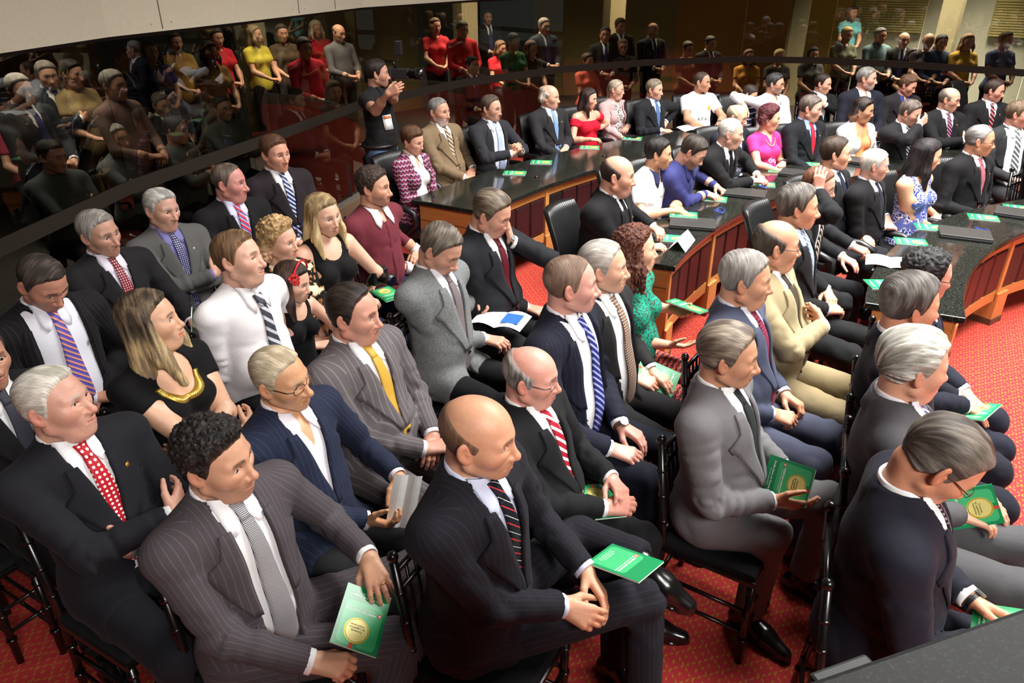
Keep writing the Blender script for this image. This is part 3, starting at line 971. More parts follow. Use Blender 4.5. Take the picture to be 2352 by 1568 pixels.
        push(v, q, np.clip(skin_lin * (1 + 0.05 * noise(v * 60)[:, None]), 0, 1))
    me = np_mesh('person', np.concatenate(vs), np.concatenate(qs), True, np.concatenate(cs))
    root = link('person', me, SKIN)
    tag(root, label, cat, g('group'))
    root.location = loc
    root.rotation_euler = (0, 0, math.radians(yaw))
    root.scale = (sc, sc, sc)
    R.root, R.arms, R.legs = root, arms, legs
    def part(name, v, q, mat, parent=root, **kw):
        if not len(v): return None
        return link(name, np_mesh(name, v, q, True, **kw), mat, parent)
    # ---- hair
    if H.get('style') != 'none':
        L = H.get('len', 0)
        def f_hair(Q): return hair_sdf(Q, F, H)[0]
        v, q = iso(f_hair, (-0.165, -0.17 if L else -0.125, -(max(L, H.get('front', 0), 0.2 if H.get('tail') else 0) + 0.06) if (L or H.get('tail')) else -0.115), (0.155 if L else 0.135, 0.17 if L else 0.125, 0.175), hh * (1.1 if not L else 1.4))
        if len(v):
            n = hair_sdf(v, F, H)[1]
            gedge = hairline(v, H)
            c1, c2 = np.array(lin(hair_c), f32), np.array(lin(H.get('c2', tuple(min(255, x + 35) for x in hair_c))), f32)
            m = sstep(n + 0.6 * noise(v * 30), -0.6, 0.9)[:, None]
            if 'grey' in H:                               # greying temples
                gm = sstep(-v[:, 2] + 0.03, 0, 0.05)[:, None] * 0.7
                c2_ = np.array(lin(H['grey']), f32)
                col = (c1 * (1 - m) + c2 * m) * (1 - gm) + c2_ * gm
            elif 'tip' in H:                              # lighter lengths
                gm = sstep(-v[:, 2], -0.03, 0.10)[:, None]
                col = (c1 * (1 - m) + c2 * m) * (1 - gm) + (c2 * (1 - m) + np.array(lin(H['tip']), f32) * m) * gm
            else:
                col = c1 * (1 - m) + c2 * m
            if not (L and H.get('front')):                # thin hair at the hairline lets the scalp through
                ed = (0.55 * (1 - sstep(gedge, -0.002, 0.016)))[:, None]
                col = col * (1 - ed) + np.array(lin(tone), f32) * 0.8 * ed
            if H.get('style') == 'curl':
                lm = np.stack([v[:, 0] + 0.4 * v[:, 2] + 0.012 * noise(v * 60), v[:, 1] * 4 + v[:, 2] * 3, v[:, 2]], 1)
            elif L and H.get('front'):
                lm = np.stack([np.arctan2(v[:, 1], v[:, 0] + 0.03) * 0.1 * (1 - sstep(v[:, 2], 0.03, 0.09)) + (v[:, 1] + 0.25 * v[:, 0]) * sstep(v[:, 2], 0.03, 0.09), v[:, 2], v[:, 0]], 1)
            elif H.get('style') == 'back':
                lm = np.stack([np.arctan2(v[:, 1], v[:, 2] + 0.03) * 0.085, v[:, 0], v[:, 2]], 1)
            else:
                lm = np.stack([v[:, 0] + 0.30 * v[:, 1] + 0.006 * noise(v * 25), v[:, 2] + v[:, 1] * 0.5, v[:, 1]], 1)
            part('hair', H2B(v), q, HAIR, col=col, attr=lm)
    if F.get('beardmesh'):
        bc, th = F['beardmesh']
        def f_beard(Q):
            d = head_sdf(Q, F, False)
            x, y, z = Q.T
            m = np.minimum(np.minimum(-(z + 0.042) + 0.30 * (0.03 - x) * 0 , x - 0.006), 0.02)
            m = np.minimum(m, np.maximum(-(z + 0.050), 0.0) + 0.0 * x)
            m = np.minimum(m, -(z + 0.058 - 0.45 * (0.08 - np.clip(x, 0, 0.08))) )
            mus = np.minimum(-(z + 0.0535), np.minimum(z + 0.068, 0.030 - np.abs(y)))
            mus = np.where(x > 0.07, mus, -1)
            m = np.maximum(m, mus)
            hole = ell(Q, (0.09, 0, -0.0735), (0.03, 0.022, 0.0065))
            m = np.minimum(m, hole)
            e = sstep(m, -0.002, 0.012)
            return np.maximum(d - th * e + 0.002 * (1 - e) - 0.0012 * noise(Q * 260) * e, -m - 0.001)
        v, q = iso(f_beard, (-0.01, -0.085, -0.135), (0.125, 0.085, -0.035), hh)
        c1 = np.array(lin(bc), f32)
        part('beard', H2B(v), q, HAIR, col=c1 * (1 + 0.35 * noise(v * 220)[:, None]), attr=v)
    # ---- glasses
    gl = g('glasses')
    if gl:
        m = MB()
        rims = MB(); lens = MB()
        ry, rz_, rr = gl.get('r', (0.026, 0.018, 0.0011))
        gx, gzz = 0.100, -0.003
        for sd in (1, -1):
            pts = []
            for i in range(20):
                a = 2 * PI * i / 20
                ca, sa = math.cos(a), math.sin(a)
                e = 0.7
                y = ry * math.copysign(abs(ca) ** e, ca); z = rz_ * math.copysign(abs(sa) ** e, sa)
                pts.append(H2B(A(gx - 0.30 * max(0, sd * 0 + abs(y * 1 + 0.0315) - 0.0315) * 0 - 0.18 * (y + 0.0315), sd * (0.0335 + y), gzz + z)))
            rims.tube(pts, rr, 6, closed=True)
            k = len(lens.v)
            lens.v += [tuple(p) for p in pts]; lens.f.append(tuple(range(k, k + 20)))
            rims.tube([H2B(A(gx - 0.011, sd * (0.0335 + ry), gzz + 0.004)), H2B(A(gx - 0.03, sd * 0.0755 * F.get('w', 1), gzz + 0.004)), H2B(A(0.0, sd * (0.0790 + 0.003 * F.get('fat', 0)), 0.006)), H2B(A(-0.012, sd * 0.080, -0.004))], gl.get('t', 0.0016), 6)
        rims.tube([H2B(A(gx, 0.0075, gzz + 0.003)), H2B(A(gx + 0.004, 0, gzz + 0.006)), H2B(A(gx, -0.0075, gzz + 0.003))], rr, 6)
        fr = rims.build('glasses', plain('frame', gl.get('c', (25, 22, 22)), 0.3, gl.get('metal', 0.0)), root, True)
        lens.build('lens', LENS, fr, True)
    # ---- clothing
    top_c = g('topc', (34, 34, 40))
    pat = g('pat'); pc = g('patc')
    crease = g('crease', 0.5)
    jm = g('mat') or cloth(top_c, pat, pc, g('pats', 1.0), crease=crease, rgb3=g('patc3'), rough=g('rough', 0.82))
    pants_c = g('pants', top_c)
    pm = g('pmat') or cloth(pants_c, pat if pat == 'pin' and pants_c == top_c else None, pc if pat == 'pin' and pants_c == top_c else None, g('pats', 1.0), crease=crease)
    fold = (0.008, 0.008, 0.006, 0.0)[lod] * g('folds', 1.0)
    def torso_off(P, o): return torso_sdf(B2T(P), b) - o
    def sleeve(P, sd, end=1.0, o=0.0, short=False):
        a = arms[sd]
        S, E, W = a['S'], a['E'], a['W']
        kk = (0.86 if fem else 1.0)
        d1 = seg(P, S, E, 0.066 * kk + o + 0.012 * b.get('fat', 0), 0.053 * kk + o)
        if short:
            d1 = seg(P, S, S + (E - S) * end, 0.066 * kk + o, 0.060 * kk + o)
            ax = nrm(E - S)
            return np.maximum(d1, (P - (S + (E - S) * end)) @ ax)
        We = E + (W - E) * end
        d2 = seg(P, E, We, 0.053 * kk + o, 0.041 * kk + o)
        ax = nrm(W - E)
        d = smin(d1, np.maximum(d2, (P - We) @ ax), 0.02)
        if fold:
            dist = np.sqrt(np.einsum('ij,ij->i', P - E, P - E))
            msk = np.exp(-(dist / 0.11) ** 2) + 0.35
            u = (P - S) @ nrm(E - S); u2 = (P - E) @ ax
            al = np.where(u2 > 0, u2, u)
            n = np.abs(noise(np.stack([al * 24, (P @ A(3, 7, 5)) * 1.6, (P @ A(6, -4, 5)) * 1.6], 1) + sd * 7.3 + px))
            d = d + fold * msk * (1.0 - 2.4 * n) * 0.9
        return d
    NKZ = 1.075
    nkax = nrm(H2B(A(-0.022, 0, -0.09)) - nk0)
    def neckc(P):
        r = P - NK
        z = r @ nkax
        pr = r - z[:, None] * nkax
        fx = RT @ A(1, 0, 0)
        return np.sqrt(np.einsum('ij,ij->i', pr, pr)), z, pr @ fx
    zb, zt = g('vb', 0.74), 1.06
    vw = min(g('vw', 0.070), 0.070) * 0.92
    is_open = g('open', False)
    def vhalf(z):
        t = np.clip((z - zb) / (zt - zb), 0, 1)
        w_ = vw * t ** 0.85
        if is_open: w_ = np.maximum(w_, g('openw', 0.055) * sstep(z, 0.45, 0.75) + 0.02)
        return w_
    lim = lambda v: limb_attr(v, B2T, arms, legs)
    def trace(y, z, o=0.0, use=None):
        """points on the front of the torso at torso-frame y, z"""
        y = np.asarray(y, f32).ravel(); z = np.asarray(z, f32).ravel()
        x = np.full_like(y, 0.40)
        fn = use or (lambda T: torso_sdf(T, b))
        for _ in range(28):
            x = x - np.clip(fn(np.stack([x, y, z], 1)) - o, -0.02, 0.08) * 0.9
        x = np.maximum(x, -0.06)
        return np.stack([x, y, z], 1)
    tn0, tn1 = B2T(nk0[None])[0], B2T(nk1[None])[0]
    def torso_neck(T):
        return smin(torso_sdf(T, b), seg(T, tn0, tn1, 0.064 + 0.010 * F.get('fat', 0) - (0.007 if fem else 0)), 0.012)
    def drape(name, Y, Z, off, th, mat, parent, uv=None, neck=False, **kw):
        """a sheet laid on the chest; Y, Z (m,n) grids in the torso frame"""
        fn = torso_neck if neck else (lambda t: torso_sdf(t, b))
        T = trace(Y, Z, 0.0, fn)
        e = 0.004
        gx_ = np.stack([fn(T + A(*[e if i == k else 0 for i in range(3)])) for k in range(3)], 1) - fn(T)[:, None]
        gx_ = gx_ / (np.linalg.norm(gx_, axis=1, keepdims=True) + 1e-9)
        Pb = (T - HIP) @ RT.T + hip
        Nb = gx_ @ RT.T
        v, q, uvv = grid_solid(Pb.reshape(*Y.shape, 3), Nb.reshape(*Y.shape, 3), off, th, uv)
        at_ = np.tile(np.stack([Z, Y, Y * 0], -1).reshape(-1, 3), (2, 1)) if pat in ('pin', 'shirtstripe') and name in ('lapel', 'breast_pocket', 'placket', 'collar') else None
        return part(name, v, q, mat, parent, uv=uvv, attr=at_, **kw)
    R.drape = drape
    jo = 0.018 if lod < 3 else 0.016
    tl, th_ = bounds([T2B((0.0, 0.20, 0.48)), T2B((0, -0.20, 0.48)), T2B((0.12, 0, 0.6)), T2B((-0.08, 0, 0.9)), T2B((0, 0.15, 1.08)), T2B((0, -0.15, 1.08))], 0.11)
    def upper_box():
        pts = [arms[sd][k] for sd in (1, -1) for k in 'SEW']
        a, c_ = bounds(pts, 0.085)
        return np.minimum(a, tl), np.maximum(c_, th_)
    R.jacket = None
    col_r_j = 0.0645 + 0.010 * F.get('fat', 0) - (0.007 if fem else 0)
    if top in ('suit', 'jacket'):
        hem = g('hem', 0.47)
        def f_j(P):
            T = B2T(P)
            to = torso_sdf(T, b)
            d = to - jo
            Ta = np.abs(T * A(0, 1, 0)) + T * A(1, 0, 1)
            d = smin(d, seg(Ta, (-0.018, 0.06, 1.022), (-0.016, sy + 0.012, 1.002), 0.052 if not fem else 0.042), 0.03)
            if not stand:
                for sd in (1, -1):
                    L = legs[sd]
                    d = smin(d, seg(P, L['H'], L['H'] + 0.30 * (L['K'] - L['H']), 0.100, 0.094), 0.04)
            if fold:
                n = np.abs(noise(P * A(9, 9, 16) + px * 0.37))
                d = d + fold * 0.7 * (0.6 - 1.8 * n) * sstep(T[:, 2], 1.0, 0.85)
            # front edge: V to the button, cut-away below
            x, y, z = T.T
            vcut = np.maximum(np.abs(y) - vhalf(z), np.maximum(0.0 - x, zb - z))
            low = np.abs(y) - np.clip((zb - z) * 0.22, 0, 0.2)
            low = np.maximum(low, np.maximum(0.02 - x, z - zb))
            cut = np.minimum(vcut, low)
            if is_open: cut = np.maximum(np.abs(y) - vhalf(z), 0.0 - x)
            inner = -(to + (0.014 if g('opencollar') else -0.001))
            cut = np.maximum(cut, inner)
            d = np.maximum(d, -cut)
            rho, ze, fx = neckc(P)
            d = np.maximum(d, -np.maximum(rho - 0.069, -0.045 - ze))
            colr = np.maximum(np.maximum(np.abs(rho - 0.0775 + 0.20 * ze - 0.010 * F.get('fat', 0)) - 0.006, np.abs(ze - 0.004) - 0.028), fx - 0.044)
            d = smin(d, colr, 0.012)
            for sd in (1, -1):
                if g('skip_sleeve') == sd: continue
                ds = np.sqrt(np.einsum('ij,ij->i', P - arms[sd]['S'], P - arms[sd]['S']))
                d = smin(d, sleeve(P, sd, 0.95, 0.002), 0.006 + 0.024 * (1 - sstep(ds, 0.06, 0.16)))
            return np.maximum(d, hem + dz * 0 - P[:, 2] + (0.40 if False else 0)) if not stand else np.maximum(d, 0.80 - P[:, 2])
        lo, hi = upper_box()
        v, q = iso(f_j, lo, hi, hc)
        J = part('jacket', v, q, jm, attr=lim(v) if pat == 'pin' else None)
        R.jacket = J
        if lod < 3:
            # lapels
            for sd in (1, -1):
                nr_ = 15
                zz = np.linspace(zb + 0.002, 1.022, nr_)
                t = (zz - zb) / (1.022 - zb)
                inner = np.maximum(vhalf(zz) - 0.0085, 0.0015)
                lw = np.where(t < 0.72, 0.019 + 0.072 * (t / 0.72) ** 0.8, 0.052 - 0.02 * (t - 0.72) / 0.28)
                if g('shawl'): lw = 0.012 + 0.045 * np.sin(np.clip(t, 0, 1) * PI)
                cols = np.linspace(0, 1, 6)
                Y = sd * (inner[:, None] + lw[:, None] * cols[None])
                Z = zz[:, None] - 0.020 * cols[None] * (t[:, None] > 0.6) * (t[:, None] < 0.72) + 0.0 * cols[None]
                drape('lapel', Y.astype(f32), Z.astype(f32), jo - 0.001, 0.0095, jm, J)
            jc = col_r_j + 0.012
            neck_ring(NK, nkax, RT @ A(1, 0, 0), lambda c: [(jc + 0.020, -0.036), (jc + 0.012, -0.004), (jc + 0.004, 0.027 - 0.010 * max(c, 0)), (jc - 0.002, 0.029 - 0.010 * max(c, 0)), (jc - 0.005, 0.022 - 0.010 * max(c, 0)), (jc - 0.002, -0.036)], 0.86, 2 * PI - 0.86, 34, jm, J, 'collar', False)
            if lod < 2 and not is_open:
                for zz in (zb - 0.015, zb - 0.125):
                    T = trace([0.012], [zz])[0]
                    p = T2B(T + A(jo + 0.004, 0, 0))
                    MB().ball(tuple(p), (0.004, 0.0095, 0.0095), 10, 6).build('button', plain('button', (18, 16, 16), 0.35), J, True)
            if lod < 2:
                yy = np.linspace(0.085, 0.165, 5); zz = np.linspace(0.900, 0.918, 3)
                Y, Z = np.meshgrid(yy, zz)
                drape('breast_pocket', Y.astype(f32), (Z + (Y - 0.085) * 0.12).astype(f32), jo, 0.0022, jm, J)
        if g('pin'):
            Y, Z = np.meshgrid(np.linspace(0.072, 0.084, 2), np.linspace(0.952, 0.964, 2))
            drape('lapel_pin', Y.astype(f32), Z.astype(f32), jo + 0.006, 0.003, plain('gold_pin', g('pin') if isinstance(g('pin'), tuple) else (214, 170, 60), 0.3, 0.6), J)
        # shirt front and collar, cuffs
        shc = g('shirt', (236, 236, 240))
        sm = cloth(shc, g('shpat'), g('shpatc'), 1.0, 0.7, 0.05, crease=0.35)
        col_r = 0.0645 + 0.010 * F.get('fat', 0) - (0.007 if fem else 0)
        def f_shirt(P):
            T = B2T(P)
            x, y, z = T.T
            d = torso_sdf(T, b) - 0.005
            d = np.maximum(d, np.maximum(-0.02 - x, np.maximum(np.abs(y) - 0.125, (0.50 if is_open else 0.63) - z)))
            if g('opencollar'):
                d = np.maximum(d, -np.maximum(np.abs(y) - 0.32 * np.clip(z - g('opencollar'), 0, 1), 0.0 - x))
            else:
                pass
            return d
        v, q = iso(f_shirt, *bounds([T2B((0.0, 0.12, 0.56)), T2B((0, -0.12, 0.56)), T2B((0.16, 0, 0.6)), T2B((-0.1, 0, 1.0)), T2B((0, 0, 1.12)), T2B((0.05, 0, 1.12))], 0.06), hc * 0.75)
        Sh = part('shirt', v, q, sm, attr=lim(v) if g('shpat') else None)
        R.shirt = Sh
        if g('collar', True):
            def pf(c):
                zt = 0.050 - 0.032 * float(sstep(np.float32(c * col_r), 0.0, 0.06))
                return [(col_r + 0.0055, -0.035), (col_r + 0.0045, zt - 0.004), (col_r + 0.002, zt), (col_r - 0.002, zt), (col_r - 0.0045, zt - 0.004), (col_r - 0.004, -0.035)]
            neck_ring(NK, nkax, RT @ A(1, 0, 0), pf, 0.35 if g('opencollar') else 0.0, 2 * PI - (0.35 if g('opencollar') else 0.0), 40, sm, Sh, 'collar_band', not g('opencollar'))
        if lod < 3 and g('collar', True):
            for sd in (1, -1):
                oc = 0.012 if g('opencollar') else 0.0
                u, vv = np.meshgrid(np.linspace(0, 1, 5), np.linspace(0, 1, 5))
                y0 = 0.004 + oc + 0.052 * u
                ztop = NKZ + 0.022 + 0.020 * u - oc
                zl = NKZ - 0.022 - 0.058 * (1 - np.abs(u - 0.66) / 0.66) - oc
                drape('collar', (sd * (y0 + 0.004 * vv * u)).astype(f32), (ztop * (1 - vv) + zl * vv).astype(f32), 0.008, 0.0045, sm, Sh, neck=True)
        if not g('nocuff'):
            for sd in (1, -1):
                a = arms[sd]
                if g('hide_hand') == sd: continue
                ax = nrm(a['W'] - a['E']); c0 = a['E'] + (a['W'] - a['E']) * 0.90; c1 = a['W'] + ax * 0.002
                cuff_ring(c0, c1, 0.0375, 0.0355, sm, Sh)
        tie = g('tie')
        if tie:
            tm = cloth(*tie[:1], *tie[1:3], scale=tie[3] if len(tie) > 3 else 1.0, rgb3=tie[4] if len(tie) > 4 else None, rough=0.5, crease=0.15)
            z1 = g('tie_end', 0.66)
            nn = 22
            tt = np.linspace(0, 1, nn)
            zz = 1.044 + (z1 - 1.044) * tt
            hw = 0.014 + 0.028 * np.clip(tt, 0, 1) ** 0.7
            hw[-2] *= 0.62; hw[-1] *= 0.05
            sw = g('tie_sway', 0.0) * tt
            cols = np.linspace(-1, 1, 7)
            Y = hw[:, None] * cols[None] + sw[:, None]
            Z = np.repeat(zz[:, None], 7, 1)
            uvg = np.stack([Y, Z], -1)
            to = drape('tie', Y.astype(f32), Z.astype(f32), 0.011, 0.006, tm, root, uv=uvg.astype(f32))
            tt = np.linspace(0, 1, 6)
            hw = 0.020 - 0.007 * tt; zz = NKZ + 0.004 - 0.050 * tt
            Y = hw[:, None] * np.linspace(-1, 1, 5)[None]; Z = np.repeat(zz[:, None], 5, 1)
            bul = 0.004 * (1 - np.abs(np.linspace(-1, 1, 5)))
            drape('knot', Y.astype(f32), Z.astype(f32), 0.006, 0.012, tm, to, uv=np.stack([Y, Z], -1).astype(f32), neck=True)
    elif top in ('shirt', 'polo', 'tee', 'blouse'):
        short = top in ('polo', 'tee') or g('short')
        so = 0.010
        end = g('slv', 0.62 if short else 0.97)
        hem = g('hem', 0.50 if not stand else 0.86)
        def f_s(P):
            T = B2T(P)
            to = torso_sdf(T, b)
            d = to - so
            if fold:
                n = np.abs(noise(P * A(10, 10, 15) + px * 0.37))
                d = d + fold * 0.8 * (0.5 - 1.6 * n) * sstep(T[:, 2], 1.0, 0.85)
            rho, ze, fx = neckc(P)
            if top in ('tee', 'blouse') and not g('collar'):
                d = np.maximum(d, -np.maximum(rho - g('neckr', 0.074), -0.10 - ze))
                if g('vn'):
                    x, y, z = T.T
                    d = np.maximum(d, -np.maximum(np.abs(y) - 0.42 * np.clip(z - g('vn'), 0, 1), 0.0 - x))
            else:
                d = np.maximum(d, -np.maximum(rho - 0.060, -0.045 - ze))
                if g('opencollar'):
                    x, y, z = T.T
                    d = np.maximum(d, -np.maximum(np.maximum(np.abs(y) - 0.32 * np.clip(z - g('opencollar'), 0, 1), 0.0 - x), -(to + 0.014)))
                band = np.maximum(np.abs(rho - 0.066 - 0.25 * np.clip(-ze, 0, 1)) - 0.005, np.maximum(-0.03 - ze, ze - 0.026 + 0.034 * sstep(fx, 0.0, 0.06)))
                if g('colc') is None: d = np.minimum(d, band)
            for sd in (1, -1):
                ds = np.sqrt(np.einsum('ij,ij->i', P - arms[sd]['S'], P - arms[sd]['S']))
                d = smin(d, sleeve(P, sd, end, -0.006 if not short else 0.002, short), 0.006 + 0.022 * (1 - sstep(ds, 0.06, 0.16)))
            return np.maximum(d, hem - P[:, 2])
        lo, hi = upper_box()
        v, q = iso(f_s, lo, hi, hc)
        Sh = part('shirt' if top != 'blouse' else 'blouse', v, q, jm, attr=lim(v) if pat in ('shirtstripe', 'pin') else None)
        R.shirt = Sh
        cm = jm if g('colc') is None else cloth(g('colc'), crease=0.3)
        if g('colc') is not None:
            def f_col(P):
                rho, ze, fx = neckc(P)
                return np.maximum(np.abs(rho - 0.066 - 0.30 * np.clip(-ze, 0, 1)) - 0.005, np.maximum(-0.03 - ze, ze - 0.028 + 0.036 * sstep(fx, 0.0, 0.06)))
            v, q = iso(f_col, *bounds([NK, NK + nkax * 0.03], 0.10), hc * 0.8)
            part('collar', v, q, cm, Sh)
        if top in ('shirt', 'polo') and lod < 3:
            for sd in (1, -1):
                u, vv = np.meshgrid(np.linspace(0, 1, 4), np.linspace(0, 1, 4))
                oc = 0.016 if g('opencollar') else 0.0
                y0 = 0.004 + oc + 0.054 * u
                ztop = NKZ + 0.018 + 0.018 * u - oc
                zl = NKZ - 0.024 - oc - 0.060 * (1 - np.abs(u - 0.66) / 0.66)
                drape('collar', (sd * y0).astype(f32), (ztop * (1 - vv) + zl * vv).astype(f32), 0.0125, 0.0045, cm, Sh, neck=True)
            if lod < 2:
                Y, Z = np.meshgrid(np.linspace(-0.016, 0.016, 3), np.linspace(0.60 if top == 'shirt' else 0.90, 1.01, 14))
                drape('placket', Y.astype(f32), Z.astype(f32), so - 0.001, 0.003, jm, Sh)
        if g('cuffc') is not None:
            for sd in (1, -1):
                a = arms[sd]
                ax = nrm(a['W'] - a['E']); c0 = a['E'] + (a['W'] - a['E']) * 0.84; c1 = a['W']
                cuff_ring(c0, c1, 0.0415, 0.0395, cloth(g('cuffc')), Sh)
        tie = g('tie')
        if tie:
            tm = cloth(*tie[:1], *tie[1:3], scale=tie[3] if len(tie) > 3 else 1.0, rgb3=tie[4] if len(tie) > 4 else None, rough=0.5, crease=0.15)
            tt = np.linspace(0, 1, 20); zz = 1.044 + (g('tie_end', 0.62) - 1.044) * tt
            hw = 0.014 + 0.024 * tt ** 0.7; hw[-1] *= 0.1; hw[-2] *= 0.6
            Y = hw[:, None] * np.linspace(-1, 1, 5)[None]; Z = np.repeat(zz[:, None], 5, 1)
            to = drape('tie', Y.astype(f32), Z.astype(f32), 0.014, 0.005, tm, root, uv=np.stack([Y, Z], -1).astype(f32))
            tt = np.linspace(0, 1, 5); Y = (0.020 - 0.007 * tt)[:, None] * np.linspace(-1, 1, 5)[None]; Z = np.repeat((1.052 - 0.042 * tt)[:, None], 5, 1)
            drape('knot', Y.astype(f32), Z.astype(f32), 0.018, 0.010, tm, to, uv=np.stack([Y, Z], -1).astype(f32))
    elif top in ('sleeveless', 'offshoulder'):
        do = 0.007
        ct, cw = g('ct', 0.95), g('cw', 0.085)
        def f_d(P):
            T = B2T(P)
            x, y, z = T.T
            d = torso_sdf(T, b) - do
            if not stand:
                for sd in (1, -1):
                    L = legs[sd]
                    d = smin(d, seg(P, L['H'], L['H'] + g('skl', 0.3) * (L['K'] - L['H']), 0.095, 0.085), 0.05)
            if fold:
                n = np.abs(noise(P * A(10, 10, 15) + px * 0.37))
                d = d + fold * 0.6 * (0.5 - 1.6 * n) * sstep(z, 0.95, 0.8)
            if top == 'sleeveless':
                if g('vn'):
                    neck = np.abs(y) - np.clip((z - g('vn')) * 0.55, 0, 0.10)
                else:
                    neck = np.maximum(np.sqrt(y * y + (z - ct - cw * 0.95) ** 2) - cw, -0.2 - x)
                d = np.maximum(d, -np.maximum(neck, 0.86 - z))
                d = np.maximum(d, -(0.062 - np.sqrt((np.abs(y) - sy - 0.028) ** 2 + (z - 0.965) ** 2)) if False else (np.abs(y) - (sy - (0.040 if not g('capsleeve') else -0.05)) - np.clip(0.90 - z, 0, 0.3) * 0.9))
            else:
                d = np.maximum(d, z - 0.965)
                for sd in (1, -1):
                    a = arms[sd]
                    S, E = a['S'], a['E']
                    e0 = S + (E - S) * 0.10; e1 = S + (E - S) * 0.42
                    ax = nrm(E - S)
                    s_ = np.maximum(seg(P, e0, e1, 0.064, 0.060), np.maximum((e0 - P) @ ax, (P - e1) @ ax))
                    d = smin(d, s_, 0.02)
            if g('capsleeve'):
                for sd in (1, -1):
                    d = smin(d, sleeve(P, sd, 0.40, 0.004, True), 0.015)
                if not g('vn'): d = np.maximum(d, -np.maximum(np.maximum(np.sqrt(y * y + (z - ct - cw * 0.95) ** 2) - cw, -0.2 - x), 0.86 - z))
            return np.maximum(d, 0.46 - P[:, 2])
        lo, hi = (upper_box() if (g('capsleeve') or top == 'offshoulder') else (tl, th_))
        v, q = iso(f_d, lo, hi, hc)
        R.shirt = part(g('topname', 'dress'), v, q, jm)
        if g('trim'):                                     # ornamented neckline
            tmn = plain('gold_trim', g('trim'), 0.35, 0.6)
            an = np.linspace(-PI * 0.92, -PI * 0.08, 22)
            rr = np.linspace(cw - 0.002, cw + 0.022, 3)
            Y = np.cos(an)[:, None] * rr[None] * 0.98
            Z = ct + cw * 0.95 + np.sin(an)[:, None] * rr[None] * 1.02
            tb = drape('neckline_trim', Y.astype(f32), Z.astype(f32), 0.006, 0.004, tmn, R.shirt)
            beads = MB()
            for a_ in np.linspace(-PI * 0.9, -PI * 0.1, 30):
                T = trace([math.cos(a_) * (cw + 0.008)], [ct + cw * 0.95 + math.sin(a_) * (cw + 0.008)])[0]
                beads.ball(tuple(T2B(T + A(0.012, 0, 0))), 0.0042, 8, 6)
            beads.build('bead_trim', plain('bead', (240, 222, 150), 0.2, 0.5), tb, True)
    # ---- trousers, skirt, shoes
    def f_p(P):
        d = ell(P, (0.0, 0, 0.53 + dz), (0.135 + 0.03 * b.get('fat', 0), 0.178 + 0.03 * b.get('fat', 0), 0.115))
        for sd in (1, -1):
            L = legs[sd]
            ft = 0.018 * b.get('fat', 0)
            d1 = seg(P, L['H'], L['K'], 0.094 + ft, 0.068 + ft * 0.6)
            ax = nrm(L['A'] - L['K'])
            Ae = L['A'] - ax * 0.01
            d2 = np.maximum(seg(P, L['K'], Ae, 0.066 + ft * 0.5, 0.060), (P - Ae) @ ax)
            dl = smin(d1, d2, 0.03)
            if fold:
                dist = np.sqrt(np.einsum('ij,ij->i', P - L['K'], P - L['K']))
                msk = np.exp(-((dist - 0.05) / 0.10) ** 2) + 0.3
                n = np.abs(noise(np.stack([P[:, 0] * 16, P[:, 1] * 9, P[:, 2] * 14], 1) + sd * 3.1 + py))
                dl = dl + fold * 0.8 * msk * (0.7 - 2.0 * n)
            d = smin(d, dl, 0.03)
        return d
    if not g('nolegs'):
        if g('skirt'):
            def f_k(P):
                d = ell(P, (0.0, 0, 0.53), (0.14, 0.185, 0.11))
                h = None
                for sd in (1, -1):
                    L = legs[sd]
                    s_ = smin(seg(P, L['H'], L['K'] + A(0.01, 0, 0), 0.098, 0.078), seg(P, L['K'], L['A'] * 0.8 + L['K'] * 0.2 if g('skirt') == 'long' else L['K'] * 0.85 + L['A'] * 0.15, 0.078, 0.085 if g('skirt') == 'long' else 0.07), 0.03)
                    h = s_ if h is None else smin(h, s_, 0.12)
                return smin(d, h, 0.04)
            lo, hi = bounds([legs[sd][k] for sd in (1, -1) for k in 'HKA'], 0.15)
            v, q = iso(f_k, lo, hi, hc)
            part('skirt', v, q, pm)
        else:
            lo, hi = bounds([legs[sd][k] for sd in (1, -1) for k in 'HKA'] + [(-0.1, 0, 0.53 + dz)], 0.13)
            v, q = iso(f_p, lo, hi, hc * 1.4)
            part('trousers', v, q, pm, attr=lim(v) if pat == 'pin' and pants_c == top_c else None)
        for sd in (1, -1):
            L = legs[sd]
            up = nrm(L['u'])
            fx = nrm(L['f'] - up * (L['f'] @ up)); ly = np.cross(up, fx)
            B = np.stack([fx, ly, up], 1)
            A0 = L['A'] - up * 0.095
            def f_sh(Q):
                d = smin(seg(Q, (-0.045, 0, 0.042), (0.09, 0, 0.036), 0.038, 0.043), seg(Q, (0.09, 0, 0.036), (0.185, 0, 0.024), 0.043, 0.030), 0.03)
                d = smin(d, seg(Q, (-0.03, 0, 0.05), (-0.012, 0, 0.085), 0.036, 0.040), 0.03)
                d = smin(d, seg(Q, (0.0, 0, 0.075), (0.085, 0, 0.055), 0.033, 0.030), 0.02)
                d = np.maximum(d, 0.004 - Q[:, 2])
                sole = np.maximum(np.maximum(ell(Q, (0.07, 0, 0.01), (0.150, 0.048, 0.2)), Q[:, 2] - 0.012), -Q[:, 2] + 0.0)
                return np.minimum(d, sole)
            v, q = iso(f_sh, (-0.10, -0.07, -0.01), (0.24, 0.07, 0.14), (0.0075, 0.012, 0.016, 0.03)[lod])
            if len(v): part('shoe', v @ B.T + A0, q, SHOE if not g('shoec') else plain('shoe', g('shoec'), 0.3, 0, 0.6))
